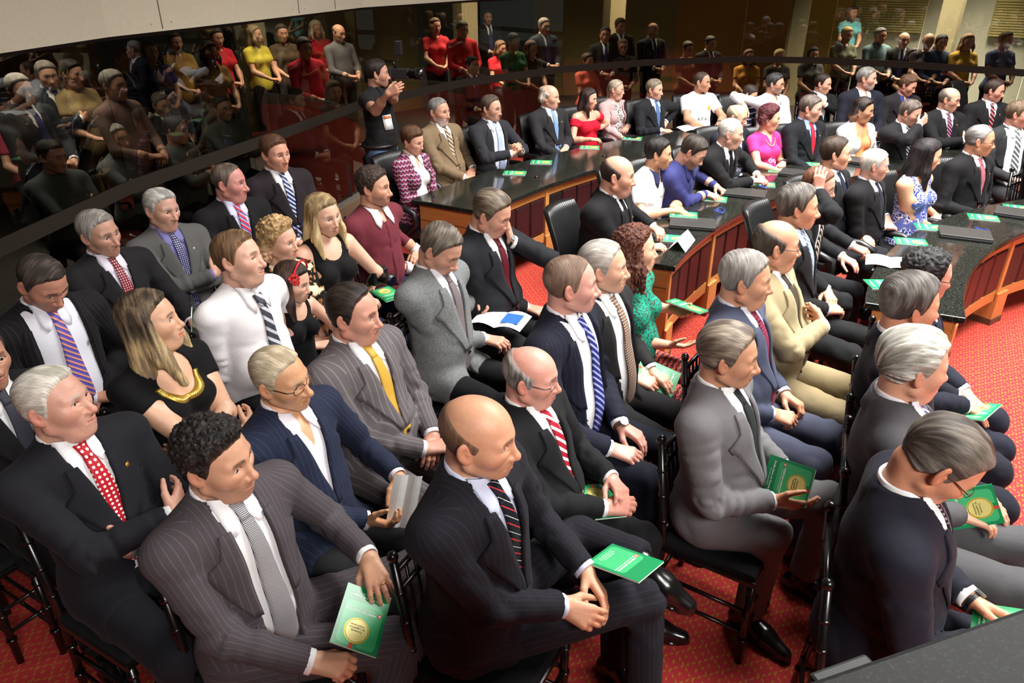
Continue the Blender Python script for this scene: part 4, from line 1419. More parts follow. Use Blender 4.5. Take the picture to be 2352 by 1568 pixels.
    # ---- wrist things
    for sd, wk in (g('watch') or {}).items():
        a = arms[sd]
        ax = nrm(a['W'] - a['E']); c = a['W'] - ax * wk.get('back', -0.012)
        nn = np.asarray(a['h']['n'], f32); nn = nrm(nn - ax * (nn @ ax)); tt = np.cross(ax, nn)
        pts = [c + (tt * math.cos(t) * 0.031 + nn * math.sin(t) * 0.026) for t in np.linspace(0, 2 * PI, 24, endpoint=False)]
        wm = MB()
        for o_ in (-0.005, 0.0, 0.005):
            wm.tube([p + ax * o_ for p in pts], 0.0032, 6, closed=True)
        wo = wm.build('watch', plain('watch', wk.get('c', (190, 190, 185)), 0.3, 0.8 if wk.get('metal', True) else 0), root, True)
        dm = MB()
        fr = c - nn * 0.029
        dm.tube([fr, fr - nn * 0.007], 0.017, 16)
        dm.build('watch_face', plain('watch_face', wk.get('f', (120, 122, 118)), 0.25, 0.3), wo)
    if g('ring') is not None:
        sd = g('ring'); a = arms[sd]; h = a['h']
        d = nrm(h['d']); n = np.asarray(h['n'], f32); n = nrm(n - d * (n @ d)); t = np.cross(d, n) * (1 if sd < 0 else -1)
        p = a['W'] + d * 0.104 - t * 0.0097 - n * 0.002
        c_ = h['curl'] if not isinstance(h['curl'], (list, tuple)) else h['curl'][2]
        dv = d * math.cos(0.75 * c_) + n * math.sin(0.75 * c_); nv = np.cross(t, dv)
        MB().tube([p + (t * math.cos(x) + nv * math.sin(x)) * 0.0102 for x in np.linspace(0, 2 * PI, 16, endpoint=False)], 0.0016, 6, closed=True).build('ring', plain('gold', (212, 175, 90), 0.25, 1.0), root, True)
    R.H2B, R.T2B, R.loc, R.yaw, R.sc, R.trace = H2B, T2B, loc, yaw, sc, trace
    R.B2W = lambda p: Vector(loc) + (Rz @ Vector([float(x) for x in p])) * sc
    R.HC = HC
    PEOPLE.append(R)
    return R

def limb_attr(v, B2T, arms, legs):
    """distance along and around the nearest limb, for pinstripes"""
    T = B2T(v)
    best = np.abs(torso_dist(T)); u = T[:, 2].copy(); w_ = T[:, 1].copy()
    segs = [(a['S'], a['E']) for a in arms.values()] + [(a['E'], a['W']) for a in arms.values()] + [(l['H'], l['K']) for l in legs.values()] + [(l['K'], l['A']) for l in legs.values()]
    for a, b_ in segs:
        ax = nrm(b_ - a)
        d = np.abs(seg(v, a, b_, 0.055))
        pa = v - a
        x = nrm(np.cross(ax, A(0.13, 0.31, 0.94) if abs(ax[2]) < 0.9 else A(1, 0.2, 0)))
        y = np.cross(ax, x)
        an = np.arctan2(pa @ y, pa @ x)
        m = d < best
        best = np.where(m, d, best); u = np.where(m, pa @ ax, u); w_ = np.where(m, an * 0.058, w_)
    return np.stack([u, w_, np.zeros_like(u)], 1)
def torso_dist(T): return ell(T, (0, 0, 0.78), (0.13, 0.17, 0.30))

PEOPLE = []
SHOE = plain('shoe_leather', (16, 15, 15), 0.22, 0, 0.7)
def lens_mat():
    m, nt, bs = new_mat('lens')
    bs.inputs['Base Color'].default_value = (0.9, 0.95, 0.95, 1)
    gl = N(nt, 'ShaderNodeBsdfGlossy'); gl.inputs['Roughness'].default_value = 0.05
    tr = N(nt, 'ShaderNodeBsdfTransparent')
    mx = N(nt, 'ShaderNodeMixShader'); mx.inputs[0].default_value = 0.08
    nt.links.new(tr.outputs[0], mx.inputs[1]); nt.links.new(gl.outputs[0], mx.inputs[2])
    nt.links.new(mx.outputs[0], nt.nodes['Material Output'].inputs[0])
    return m
LENS = lens_mat()
def _arm(w_, **k): return dict(w=w_, **k)
ARMS = {
 'lap': (_arm((0.29, 0.075, 0.655), d=(0.55, -0.8, -0.25), n=(-0.2, -0.2, -1), curl=0.55), _arm((0.285, -0.085, 0.665), d=(0.55, 0.8, -0.1), n=(-0.2, 0.2, -1), curl=0.6)),
 'thigh': (_arm((0.30, 0.15, 0.645), d=(0.9, -0.15, -0.2), n=(0, 0, -1), curl=0.35), _arm((0.30, -0.15, 0.645), d=(0.9, 0.15, -0.2), n=(0, 0, -1), curl=0.35)),
 'cross': (_arm((0.195, -0.045, 0.785), pole=(0.15, 0.95, -0.7), d=(-0.85, -0.5, 0.0), n=(-0.5, 0.8, 0), curl=0.2), _arm((0.258, 0.085, 0.845), pole=(0.2, -0.95, -0.7), d=(-0.60, 0.78, 0.12), n=(-0.75, -0.62, -0.1), curl=0.40, thumb=0.2)),
 'desk': (_arm((0.40, 0.10, 0.815), pole=(-0.1, 1, -0.7), d=(0.6, -0.7, -0.05), n=(0, 0, -1), curl=0.6), _arm((0.40, -0.10, 0.82), pole=(-0.1, -1, -0.7), d=(0.6, 0.7, -0.05), n=(0, 0, -1), curl=0.6)),
 'clasp': (_arm((0.33, 0.06, 0.90), pole=(0.1, 1, -0.8), d=(0.3, -0.7, 0.65), n=(-0.5, -0.6, -0.6), curl=0.9), _arm((0.33, -0.06, 0.90), pole=(0.1, -1, -0.8), d=(0.3, 0.7, 0.65), n=(-0.5, 0.6, -0.6), curl=0.9)),
 'side': (_arm((0.14, 0.24, 0.66), d=(0.9, 0, -0.3), n=(0, -0.6, -0.8)), _arm((0.14, -0.24, 0.66), d=(0.9, 0, -0.3), n=(0, 0.6, -0.8))),
}
#@@P2
# ------------------------------------------------------------------ room
WC = (4.0, 5.7)                                          # middle of the chamber
GLASS = [(-3.05, 2.2), (-2.69, 5.14), (-2.25, 6.50), (-1.66, 8.56), (-0.60, 10.20), (0.73, 11.49), (2.06, 12.30), (3.71, 12.79), (5.03, 12.56), (6.15, 12.00), (7.29, 11.11), (9.0, 9.4)]   # joints of the glass wall
DC = (5.77, 2.25)                                          # centre the curved desks are struck from

def carpet_mat():
    m, nt, bs = new_mat('carpet')
    L = nt.links.new
    tc = N(nt, 'ShaderNodeTexCoord')
    mp = N(nt, 'ShaderNodeMapping'); mp.inputs['Rotation'].default_value = (0, 0, 0.5)
    L(tc.outputs['Object'], mp.inputs[0])
    nz = N(nt, 'ShaderNodeTexNoise'); nz.inputs['Scale'].default_value = 60
    L(tc.outputs['Object'], nz.inputs['Vector'])
    wob = N(nt, 'ShaderNodeMixRGB'); wob.inputs[0].default_value = 0.010
    L(mp.outputs[0], wob.inputs[1]); L(nz.outputs['Color'], wob.inputs[2])
    sx = N(nt, 'ShaderNodeSeparateXYZ'); L(wob.outputs[0], sx.inputs[0])
    k = 1 / 0.046
    u = math_n(nt, 'MULTIPLY', sx.outputs[0], k); v = math_n(nt, 'MULTIPLY', sx.outputs[1], k)
    a = math_n(nt, 'PINGPONG', math_n(nt, 'ADD', u, v), 1.0)
    b = math_n(nt, 'PINGPONG', math_n(nt, 'SUBTRACT', u, v), 1.0)
    l1 = math_n(nt, 'LESS_THAN', a, 0.14); l2 = math_n(nt, 'LESS_THAN', b, 0.14)
    c = math_n(nt, 'LESS_THAN', math_n(nt, 'ADD', math_n(nt, 'SUBTRACT', 1.0, a), math_n(nt, 'SUBTRACT', 1.0, b)), 0.36)
    f = math_n(nt, 'MAXIMUM', math_n(nt, 'MAXIMUM', l1, l2), c)
    dash = math_n(nt, 'GREATER_THAN', math_n(nt, 'FRACT', math_n(nt, 'MULTIPLY', u, 2.5)), 0.42)
    f = math_n(nt, 'MULTIPLY', f, dash)
    fib = N(nt, 'ShaderNodeTexNoise'); fib.inputs['Scale'].default_value = 350
    L(tc.outputs['Object'], fib.inputs['Vector'])
    f = math_n(nt, 'MULTIPLY', f, math_n(nt, 'ADD', 0.22, fib.outputs[0]))
    red = mixc(nt, fib.outputs[0], lin((152, 38, 43)), lin((186, 60, 61)))
    L(mixc(nt, f, red, lin((158, 120, 40))), bs.inputs['Base Color'])
    bs.inputs['Roughness'].default_value = 0.95
    bs.inputs['Specular IOR Level'].default_value = 0.1
    bump(nt, bs, fib.outputs[0], 0.6, 0.004)
    return m

def granite_mat(name, dark, light, rough=0.08):
    m, nt, bs = new_mat(name)
    L = nt.links.new
    tc = N(nt, 'ShaderNodeTexCoord')
    vo = N(nt, 'ShaderNodeTexVoronoi'); vo.inputs['Scale'].default_value = 380
    L(tc.outputs['Object'], vo.inputs['Vector'])
    n = N(nt, 'ShaderNodeTexNoise'); n.inputs['Scale'].default_value = 90; n.inputs['Detail'].default_value = 4
    L(tc.outputs['Object'], n.inputs['Vector'])
    sc = N(nt, 'ShaderNodeSeparateColor'); L(vo.outputs['Color'], sc.inputs[0])
    r = N(nt, 'ShaderNodeValToRGB'); r.color_ramp.elements[0].position = 0.74; r.color_ramp.elements[1].position = 1.0
    L(sc.outputs[0], r.inputs[0])
    f = math_n(nt, 'MULTIPLY', r.outputs[0], n.outputs[0])
    L(mixc(nt, f, lin(dark), lin(light)), bs.inputs['Base Color'])
    bs.inputs['Roughness'].default_value = rough
    bs.inputs['Specular IOR Level'].default_value = 0.5
    return m

def wood_mat(name, c1, c2, vertical=False):
    m, nt, bs = new_mat(name)
    L = nt.links.new
    tc = N(nt, 'ShaderNodeTexCoord'); mp = N(nt, 'ShaderNodeMapping')
    L(tc.outputs['Object'], mp.inputs[0])
    mp.inputs['Scale'].default_value = (60, 60, 3) if vertical else (5, 5, 70)
    n = N(nt, 'ShaderNodeTexNoise'); n.inputs['Scale'].default_value = 1.0; n.inputs['Detail'].default_value = 5; n.inputs['Distortion'].default_value = 0.6
    L(mp.outputs[0], n.inputs['Vector'])
    L(mixc(nt, n.outputs[0], lin(c1), lin(c2)), bs.inputs['Base Color'])
    bs.inputs['Roughness'].default_value = 0.35
    bs.inputs['Coat Weight'].default_value = 0.2
    return m

def glass_mat():
    m, nt, bs = new_mat('smoked_glass')
    L = nt.links.new
    ge = N(nt, 'ShaderNodeNewGeometry')
    tr = N(nt, 'ShaderNodeBsdfTransparent')
    L(mixc(nt, ge.outputs['Backfacing'], (0.30, 0.285, 0.24), (1, 1, 1)), tr.inputs[0])
    gl = N(nt, 'ShaderNodeBsdfGlossy'); gl.inputs['Roughness'].default_value = 0.0; gl.inputs[0].default_value = (0.9, 0.92, 0.88, 1)
    fr = N(nt, 'ShaderNodeFresnel'); fr.inputs['IOR'].default_value = 1.5
    f = math_n(nt, 'ADD', math_n(nt, 'MULTIPLY', fr.outputs[0], 0.85), 0.018)
    f = math_n(nt, 'MULTIPLY', f, math_n(nt, 'SUBTRACT', 1.0, ge.outputs['Backfacing']))
    mx = N(nt, 'ShaderNodeMixShader'); L(f, mx.inputs[0])
    L(tr.outputs[0], mx.inputs[1]); L(gl.outputs[0], mx.inputs[2])
    L(mx.outputs[0], nt.nodes['Material Output'].inputs[0])
    return m

M_CARPET = carpet_mat()
M_GRANITE = granite_mat('black_granite', (20, 21, 19), (104, 106, 94), 0.10)
M_PLINTH = granite_mat('brown_granite', (120, 104, 84), (176, 160, 134), 0.35)
M_WOOD = wood_mat('light_wood', (168, 106, 52), (204, 144, 82))
M_WOODV = wood_mat('light_wood_upright', (170, 108, 54), (206, 148, 86), True)
M_GLASS = glass_mat()
M_CREAM = plain('cream_paint', (206, 198, 174), 0.65)
M_BLACKLEATHER = plain('black_leather', (24, 24, 25), 0.38, 0, 0.5)
M_MAROON = plain('maroon_leather', (50, 20, 22), 0.42, 0, 0.5)
M_BLACKWOOD = plain('black_lacquer', (18, 15, 15), 0.25, 0, 0.6)
M_CUSHION = cloth((22, 22, 24), crease=0.2)
M_BAND = plain('brown_band', (44, 38, 32), 0.85, 0, 0.2)
M_STEEL = plain('steel', (150, 150, 148), 0.35, 0.8)
M_PAPER = plain('paper', (240, 240, 238), 0.8)
M_DARKWALL = plain('dark_panel', (38, 33, 30), 0.7)
M_OLIVE = plain('olive_wall', (116, 104, 66), 0.8)
M_OCHRE = plain('ochre_wall', (150, 104, 48), 0.8)
M_GREYBLUE = plain('grey_blue_wall', (78, 92, 96), 0.8)
M_PALE = plain('pale_wall', (228, 226, 206), 0.8)

def structure(o, label=None):
    tag(o, label, None, None, 'structure')
    return o
D2R = math.radians
def offset_path(pts, d):
    """the path moved d outwards (to the left of its run), mitred"""
    out = []
    for i, p in enumerate(pts):
        p = Vector(p)
        t0 = (p - Vector(pts[i - 1])).normalized() if i else None
        t1 = (Vector(pts[i + 1]) - p).normalized() if i < len(pts) - 1 else None
        t0 = t0 or t1; t1 = t1 or t0
        n0, n1 = Vector((-t0.y, t0.x)), Vector((-t1.y, t1.x))
        m = (n0 + n1).normalized()
        out.append(p + m * (d / max(m.dot(n0), 0.3)))
    return out
def strip(m, d0, d1, z0, z1, i0=0, i1=None):
    """a wall along the joints i0..i1 of the glass, from offset d0 to d1 and height z0 to z1"""
    a, c = offset_path(GLASS, d0)[i0:i1], offset_path(GLASS, d1)[i0:i1]
    b = len(m.v); n = len(a)
    for p, q in zip(a, c):
        m.v += [(p.x, p.y, z0), (q.x, q.y, z0), (q.x, q.y, z1), (p.x, p.y, z1)]
    for i in range(n - 1):
        for j in range(4):
            m.f.append((b + i * 4 + j, b + i * 4 + (j + 1) % 4, b + i * 4 + 4 + (j + 1) % 4, b + i * 4 + 4 + j))
    m.f += [(b, b + 3, b + 2, b + 1), tuple(b + (n - 1) * 4 + j for j in range(4))]
    return m
def beyond(p):
    """signed distance of p behind the glass"""
    best = (1e9, 0)
    for i in range(len(GLASS) - 1):
        a, c = Vector(GLASS[i]), Vector(GLASS[i + 1])
        t = max(0, min(1, (p - a).dot(c - a) / (c - a).length_squared))
        q = a + (c - a) * t
        d = (p - q).length
        if d < best[0]:
            best = (d, 1 if (c - a).cross(p - a) > 0 else -1)
    return best[0] * best[1]
# floor
fl = MB(); n = 72
fl.prism([(WC[0] + 13 * math.cos(2 * PI * i / n), WC[1] + 13 * math.sin(2 * PI * i / n)) for i in range(n)], -0.12, 0.0)
structure(fl.build('floor', M_CARPET), 'red carpet with small olive motifs')
structure(strip(MB(), 0.14, 4.6, 0.0, 0.012).build('floor_corridor', plain('dark_floor', (34, 32, 30), 0.6)), 'dark floor of the corridor behind the glass')
structure(strip(MB(), -0.07, 0.15, 0.0, 0.15).build('baseboard_glass', M_PLINTH), 'brown granite plinth under the glass wall')
structure(strip(MB(), -0.035, 0.05, 0.15, 0.185).build('trim_1', plain('sill_metal', (150, 148, 138), 0.4, 0.5)), 'metal sill on the granite plinth')
ZG = 2.085
for i in range(len(GLASS) - 1):
    a, c = Vector(GLASS[i]), Vector(GLASS[i + 1])
    t = (c - a).normalized() * 0.003; nn = Vector((-t.y, t.x)).normalized() * 0.010
    o = MB().prism([tuple(a + t), tuple(c - t), tuple(c - t + nn), tuple(a + t + nn)], 0.185, ZG + 0.03).build('window_%d' % (i + 1), M_GLASS)
    structure(o, 'smoked glass pane of the curved wall')
structure(strip(MB(), -0.005, 0.015, 1.055, 1.150).build('trim_2', M_BAND), 'dark brown band across the glass panes')
structure(strip(MB(), -0.10, 0.3, ZG, 2.9, 0, 5).build('wall_gallery', M_CREAM), 'cream panelled fascia of the gallery over the glass')
structure(strip(MB(), -0.10, 0.3, ZG, 2.9, 4).build('wall_gallery', M_CREAM), 'cream panelled fascia of the gallery over the glass, far side')
structure(strip(MB(), -0.112, -0.098, 2.36, 2.40).build('trim_3', plain('cream_lip', (206, 198, 176), 0.6)), 'cream lip along the fascia')
structure(strip(MB(), -0.02, 0.05, ZG - 0.03, ZG + 0.002).build('trim_4', plain('black_channel', (20, 19, 18), 0.5)), 'black channel holding the top of the glass')
fp = offset_path(GLASS, -0.101)
rv = 0
for i, t in ((0, 0.62), (1, 0.35), (2, 0.40), (2, 0.72)):    # seams and cap screws of the fascia
    q = fp[i].lerp(fp[i + 1], t); tt = (fp[i + 1] - fp[i]).normalized(); g_ = math.atan2(tt.y, tt.x)
    structure(MB().box((q.x, q.y, 2.50), (0.006, 0.006, 0.80), g_).build('trim_%d' % (5 + rv), plain('seam', (90, 84, 70), 0.8)), 'seam between two fascia panels'); rv += 1
    for s_ in (-0.10, 0.10):
        for z in (2.14, 2.33):
            r_ = q + tt * s_
            structure(MB().ball((r_.x, r_.y, z), 0.009, 10, 6).build('trim_%d' % (5 + rv), M_CREAM, None, True), 'cream cap screw on the fascia'); rv += 1
# unseen soffit ring, its opening shaped to keep skylight off the near left
structure(MB().arc((4.5, 5.2), 3.45, 13.0, 5.0, 5.12, 0, 2 * PI, 72).build('ceiling', plain('ceiling_paint', (150, 146, 136), 0.8)), 'unseen soffit ring added to block light around the skylight opening')
# corridor behind the glass
structure(strip(MB(), 0.02, 4.7, 3.45, 3.55).build('ceiling_corridor', plain('corridor_ceiling', (120, 116, 104), 0.8)), 'ceiling of the corridor behind the glass')
for k, m_ in enumerate((M_DARKWALL, M_GREYBLUE, M_OLIVE, M_GREYBLUE, M_OLIVE, M_GREYBLUE, M_OLIVE, M_OCHRE, M_PALE, M_PALE, M_PALE)):
    structure(strip(MB(), 4.0, 4.15, 0, 3.5, k, k + 2).build('wall_corridor', m_), 'wall of the corridor behind the glass')
def wall_at(i, t, d):
    o = offset_path(GLASS, d)
    q = o[i].lerp(o[i + 1], t); tt = (o[i + 1] - o[i]).normalized()
    return q, math.atan2(tt.y, tt.x)
for i, t, d in ((2, 0.5, 3.2), (3, 0.62, 3.3), (5, 0.1, 2.8), (6, 0.35, 2.6), (7, 0.8, 2.6), (9, 0.1, 2.4)):
    q, g_ = wall_at(i, t, d)
    structure(MB().box((q.x, q.y, 1.75), (0.30, 0.34, 3.5), g_).build('column', plain('column_paint', (150, 138, 106), 0.7)), 'square pale column in the corridor')
# blinds and door of the bright office at the far side
for k, (i, t, wd) in enumerate(((8, 0.55, 1.3), (9, 0.75, 1.6))):
    q, g_ = wall_at(i, t, 3.95)
    f_ = structure(MB().box((q.x, q.y, 1.95), (wd, 0.06, 1.4), g_).build('window_%d' % (20 + k), plain('blind_frame', (170, 160, 110), 0.7)), 'window with closed yellowish blinds behind the glass')
    b_ = MB()
    q, g_ = wall_at(i, t, 3.90)
    for z in np.arange(1.28, 2.62, 0.045):
        b_.box((q.x, q.y, z + 0.015), (wd - 0.06, 0.02, 0.032), g_)
    b_.build('blind', plain('blind', (200, 186, 120), 0.6), f_)
q, g_ = wall_at(8, 0.05, 3.95)
structure(MB().box((q.x, q.y, 1.1), (0.85, 0.06, 2.2), g_).build('door_1', plain('door_wood', (176, 140, 64), 0.5)), 'tan door in the corridor wall')
# unseen dark wall behind the camera, added to block light, and the parapet the camera looks over
structure(MB().arc((2.5, 4.0), 9.6, 9.8, 0.0, 5.0, D2R(190), D2R(395), 40).build('wall_back', plain('dark_wood_wall', (54, 38, 28), 0.6)))
pa, pb = at(1838, 1568, 1.95), at(2352, 1392, 1.95)
dv = (pb - pa); nv = Vector((dv.y, -dv.x, 0)).normalized()
pa2, pb2 = pa - dv * 0.5, pb + dv * 1.0
structure(MB().prism([tuple(pa2.xy), tuple(pb2.xy), tuple((pb2 + nv * 0.3).xy), tuple((pa2 + nv * 0.3).xy)], 1.91, 1.95).build('wall_parapet', granite_mat('parapet_granite', (13, 14, 14), (50, 54, 52), 0.6), bevel=0.006), 'dark speckled granite coping of the near parapet')
structure(MB().prism([tuple((pa2 + nv * 0.03).xy), tuple((pb2 + nv * 0.03).xy), tuple((pb2 + nv * 0.25).xy), tuple((pa2 + nv * 0.25).xy)], 0.0, 1.91).build('wall_parapet', M_DARKWALL))
q = at(1960, 1572, 1.86)
bk = MB().box((q.x, q.y, 1.84), (0.075, 0.05, 0.05), 0.35).build('clamp_bracket', plain('bracket_paint', (70, 74, 72), 0.5), bevel=0.004)
MB().box((q.x + 0.02, q.y - 0.09, 1.835), (0.03, 0.16, 0.03), 0.35).build('clamp_arm', plain('bracket_paint', (70, 74, 72), 0.5), bk)
tag(bk, 'grey clamp bracket sticking out from the near granite parapet', 'bracket')

# ------------------------------------------------------------------ curved desks
def desk(r_in, r_out, a0, a1, step, label):
    """granite-topped curved desk; angle a0 (deg) is the near end"""
    root = empty('curved_desk', (DC[0] + r_in * math.cos(D2R(a0)), DC[1] + r_in * math.sin(D2R(a0)), 0))
    o = Vector(root.location)
    c = (DC[0] - o.x, DC[1] - o.y)
    tag(root, label, 'desk', 'curved granite-topped desks')
    n = int(abs(a0 - a1))
    MB().arc(c, r_in, r_out, 0.712, 0.752, D2R(a1), D2R(a0), n).build('desk_top', M_GRANITE, root, bevel=0.006)
    MB().arc(c, r_in + 0.045, r_in + 0.10, 0.635, 0.712, D2R(a1), D2R(a0 - 0.4), n).build('top_rail', M_WOOD, root)
    MB().arc(c, r_in + 0.045, r_in + 0.10, 0.20, 0.285, D2R(a1), D2R(a0 - 0.4), n).build('bottom_rail', M_WOOD, root)
    MB().arc(c, r_in + 0.085, r_in + 0.10, 0.28, 0.64, D2R(a1), D2R(a0 - 0.4), n).build('back_panel', M_WOODV, root)
    a = a0 - 0.4
    i = 0
    pw = 0.05 / r_in * 180 / PI
    while a > a1 + 0.5:
        MB().arc(c, r_in + 0.035, r_in + 0.10, 0.20, 0.70, D2R(a - pw), D2R(a), 2).build('post', M_WOODV, root)
        nx = max(a - step, a1)
        sp = (a - pw - nx) / 4
        for k in range(4):
            b0 = a - pw - sp * k - 0.05; b1 = b0 - sp + 0.1
            pd = MB().arc(c, r_in + 0.042, r_in + 0.09, 0.292, 0.630, D2R(b1), D2R(b0), 4)
            pd.build('padded_panel', M_BLACKLEATHER if (k == 0) else M_MAROON, root, bevel=0.018)
        ft = MB().arc(c, r_in + 0.02, r_out - 0.10, 0.05, 0.26, D2R(a - 0.10 / r_in * 180 / PI * 1.6), D2R(a), 2).build('foot', M_WOODV, root)
        MB().arc(c, r_in + 0.015, r_out - 0.095, 0.0, 0.05, D2R(a - 0.10 / r_in * 180 / PI * 1.65), D2R(a + 0.05), 2).build('plinth', plain('brown_plinth', (86, 60, 44), 0.5), ft)
        a = nx; i += 1
    # closed end with a grooved drawer front
    e = MB().arc(c, r_in + 0.05, r_out - 0.05, 0.20, 0.712, D2R(a0 - 1.0), D2R(a0 - 0.35), 1).build('end_panel', M_WOOD, root)
    for z in (0.42, 0.57):
        MB().arc(c, r_in + 0.05, r_out - 0.05, z, z + 0.006, D2R(a0 - 0.36), D2R(a0 - 0.33), 1).build('groove', plain('groove', (90, 56, 28), 0.6), e)
    return root
desk(6.90, 7.62, 150.2, 116, 7.8, 'back curved desk with black granite top, along the seats nearest the glass wall')
desk(5.22, 5.84, 154.4, 76, 10.2, 'middle curved desk with maroon padded front, where the name card stands')
desk(3.56, 4.08, 155.6, 88, 15.0, 'front curved desk with maroon padded front, at the edge of the open red carpet')

# ------------------------------------------------------------------ chairs
def make_ballroom_chair():
    root = empty('ballroom_chair')
    W_, Dp = 0.40, 0.40
    def rings(m, p0, p1, r, zs):
        p0, p1 = Vector(p0), Vector(p1)
        for t in zs:
            p = p0.lerp(p1, t); d = (p1 - p0).normalized() * 0.006
            m.tube([p - d, p + d], r * 1.25, 8)
    for sy in (1, -1):
        m = MB(); p0, p1 = (0.17, sy * 0.19, 0), (0.165, sy * 0.185, 0.42)
        m.tube([p0, p1], [0.014, 0.017], 8); rings(m, p0, p1, 0.016, (0.3, 0.6, 0.9))
        m.build('leg', M_BLACKWOOD, root, True)
        m = MB(); p0, p1, p2 = (-0.235, sy * 0.19, 0), (-0.20, sy * 0.185, 0.43), (-0.255, sy * 0.185, 0.90)
        m.tube([p0, p1, p2], [0.014, 0.017, 0.014], 8); rings(m, p0, p1, 0.016, (0.35, 0.7)); rings(m, p1, p2, 0.015, (0.25, 0.5, 0.75))
        m.build('back_post', M_BLACKWOOD, root, True)
        MB().ball((-0.2565, sy * 0.185, 0.918), (0.019, 0.019, 0.020), 12, 8).build('finial', M_BLACKWOOD, root, True)
    MB().box((-0.015, 0, 0.425), (0.39, 0.41, 0.028)).build('seat_frame', M_BLACKWOOD, root, bevel=0.008)
    MB().box((-0.015, 0, 0.450), (0.38, 0.40, 0.036)).build('cushion', M_CUSHION, root, bevel=0.018)
    for z, y in ((0.86, 0), (0.79, 0), (0.50, 0)):
        x = -0.20 - 0.055 * (z - 0.43) / 0.47
        MB().tube([(x, -0.185, z), (x, 0.185, z)], 0.011, 8).build('back_rail', M_BLACKWOOD, root, True)
    for k in range(7):
        y = -0.135 + 0.045 * k
        MB().tube([(-0.208, y, 0.50), (-0.250, y, 0.86)], 0.0065, 6).build('spindle', M_BLACKWOOD, root, True)
    for z in (0.16, 0.27):
        for sy in (1, -1):
            MB().tube([(0.168, sy * 0.188, z), (-0.222, sy * 0.188, z)], 0.009, 6).build('stretcher', M_BLACKWOOD, root, True)
        MB().tube([(0.168, -0.188, z), (0.168, 0.188, z)], 0.009, 6).build('stretcher', M_BLACKWOOD, root, True)
    MB().tube([(-0.222, -0.188, 0.22), (-0.222, 0.188, 0.22)], 0.009, 6).build('stretcher', M_BLACKWOOD, root, True)
    return root

def make_office_chair():
    root = empty('office_chair')
    MB().box((0.0, 0, 0.44), (0.48, 0.48, 0.09)).build('seat', M_BLACKLEATHER, root, bevel=0.03)
    # ribbed, curved back: vertical flutes
    v, f = [], []
    nu, nv_ = 81, 14
    for j in range(nv_):
        t = j / (nv_ - 1)
        z = 0.47 + 0.55 * t
        hw = 0.235 - 0.045 * t ** 4 - 0.02 * (1 - t)
        x0 = -0.20 - 0.13 * t + 0.05 * math.sin(PI * t)
        for i in range(nu):
            s_ = -1 + 2 * i / (nu - 1)
            rib = 0.007 * abs(math.sin(s_ * PI * 10))
            ed = 1 - abs(s_) ** 6
            v.append((x0 + 0.05 * s_ * s_ + rib + 0.018 * ed, s_ * hw, z))
    for j in range(nv_):
        t = j / (nv_ - 1)
        z = 0.47 + 0.55 * t
        hw = 0.235 - 0.045 * t ** 4 - 0.02 * (1 - t)
        x0 = -0.20 - 0.13 * t + 0.05 * math.sin(PI * t)
        for i in range(nu):
            s_ = -1 + 2 * i / (nu - 1)
            v.append((x0 + 0.05 * s_ * s_ - 0.035, s_ * hw, z))
    K = nu * nv_
    for j in range(nv_ - 1):
        for i in range(nu - 1):
            a = j * nu + i
            f.append((a, a + 1, a + nu + 1, a + nu)); f.append((K + a, K + a + nu, K + a + nu + 1, K + a + 1))
    for i in range(nu - 1):
        f.append((i, K + i, K + i + 1, i + 1)); a = (nv_ - 1) * nu + i; f.append((a, a + 1, K + a + 1, K + a))
    for j in range(nv_ - 1):
        a = j * nu; f.append((a, a + nu, K + a + nu, K + a)); a = j * nu + nu - 1; f.append((a, K + a, K + a + nu, a + nu))
    MB().add(v, f).build('backrest', M_BLACKLEATHER, root, True)
    for sy in (1, -1):
        m = MB().tube([(-0.19, sy * 0.265, 0.62), (-0.05, sy * 0.275, 0.655), (0.12, sy * 0.275, 0.665), (0.22, sy * 0.272, 0.635), (0.23, sy * 0.268, 0.54), (0.12, sy * 0.26, 0.43), (0.02, sy * 0.24, 0.40)], [0.022, 0.028, 0.030, 0.026, 0.02, 0.018, 0.016], 10)
        m.build('armrest', M_BLACKLEATHER, root, True)
    MB().tube([(0, 0, 0.06), (0, 0, 0.40)], 0.028, 10).build('column', M_BLACKWOOD, root, True)
    for k in range(5):
        g_ = 2 * PI * k / 5 + 0.3
        lg = MB().tube([(0, 0, 0.10), (0.27 * math.cos(g_), 0.27 * math.sin(g_), 0.065)], [0.025, 0.015], 8).build('leg', M_BLACKWOOD, root, True)
        MB().ball((0.27 * math.cos(g_), 0.27 * math.sin(g_), 0.027), 0.027, 10, 6).build('caster', M_BLACKWOOD, lg, True)
    return root

# ------------------------------------------------------------------ booklets, laptops and other things on the desks
def text(name, body, size, loc, mat, parent, rot=(0, 0, 0), align='CENTER', bold=0.0, sx=1.0):
    cu = bpy.data.curves.new(name, 'FONT')
    cu.body = body; cu.size = size; cu.align_x = align; cu.align_y = 'CENTER'
    cu.extrude = 0.0002; cu.offset = bold
    tmp = bpy.data.objects.new(name, cu)
    me = bpy.data.meshes.new_from_object(tmp)
    bpy.data.objects.remove(tmp)
    me.name = name
    me.materials.clear(); me.materials.append(mat)
    o = bpy.data.objects.new(name, me)
    COL.objects.link(o)
    o.parent = parent
    o.location = loc; o.rotation_euler = rot; o.scale = (sx, 1, 1)
    return o
M_GREEN = plain('green_cover', (22, 140, 84), 0.3, 0, 0.5)
M_LGREEN = plain('light_green_panel', (64, 182, 116), 0.3, 0, 0.5)
M_WHITEINK = plain('white_ink', (240, 246, 240), 0.5)
M_GOLDINK = plain('gold_ink', (214, 188, 50), 0.35, 0.2)
M_PALEGOLD = plain('pale_gold_ink', (226, 216, 130), 0.3, 0.1)
M_INK = plain('dark_ink', (40, 40, 36), 0.6)
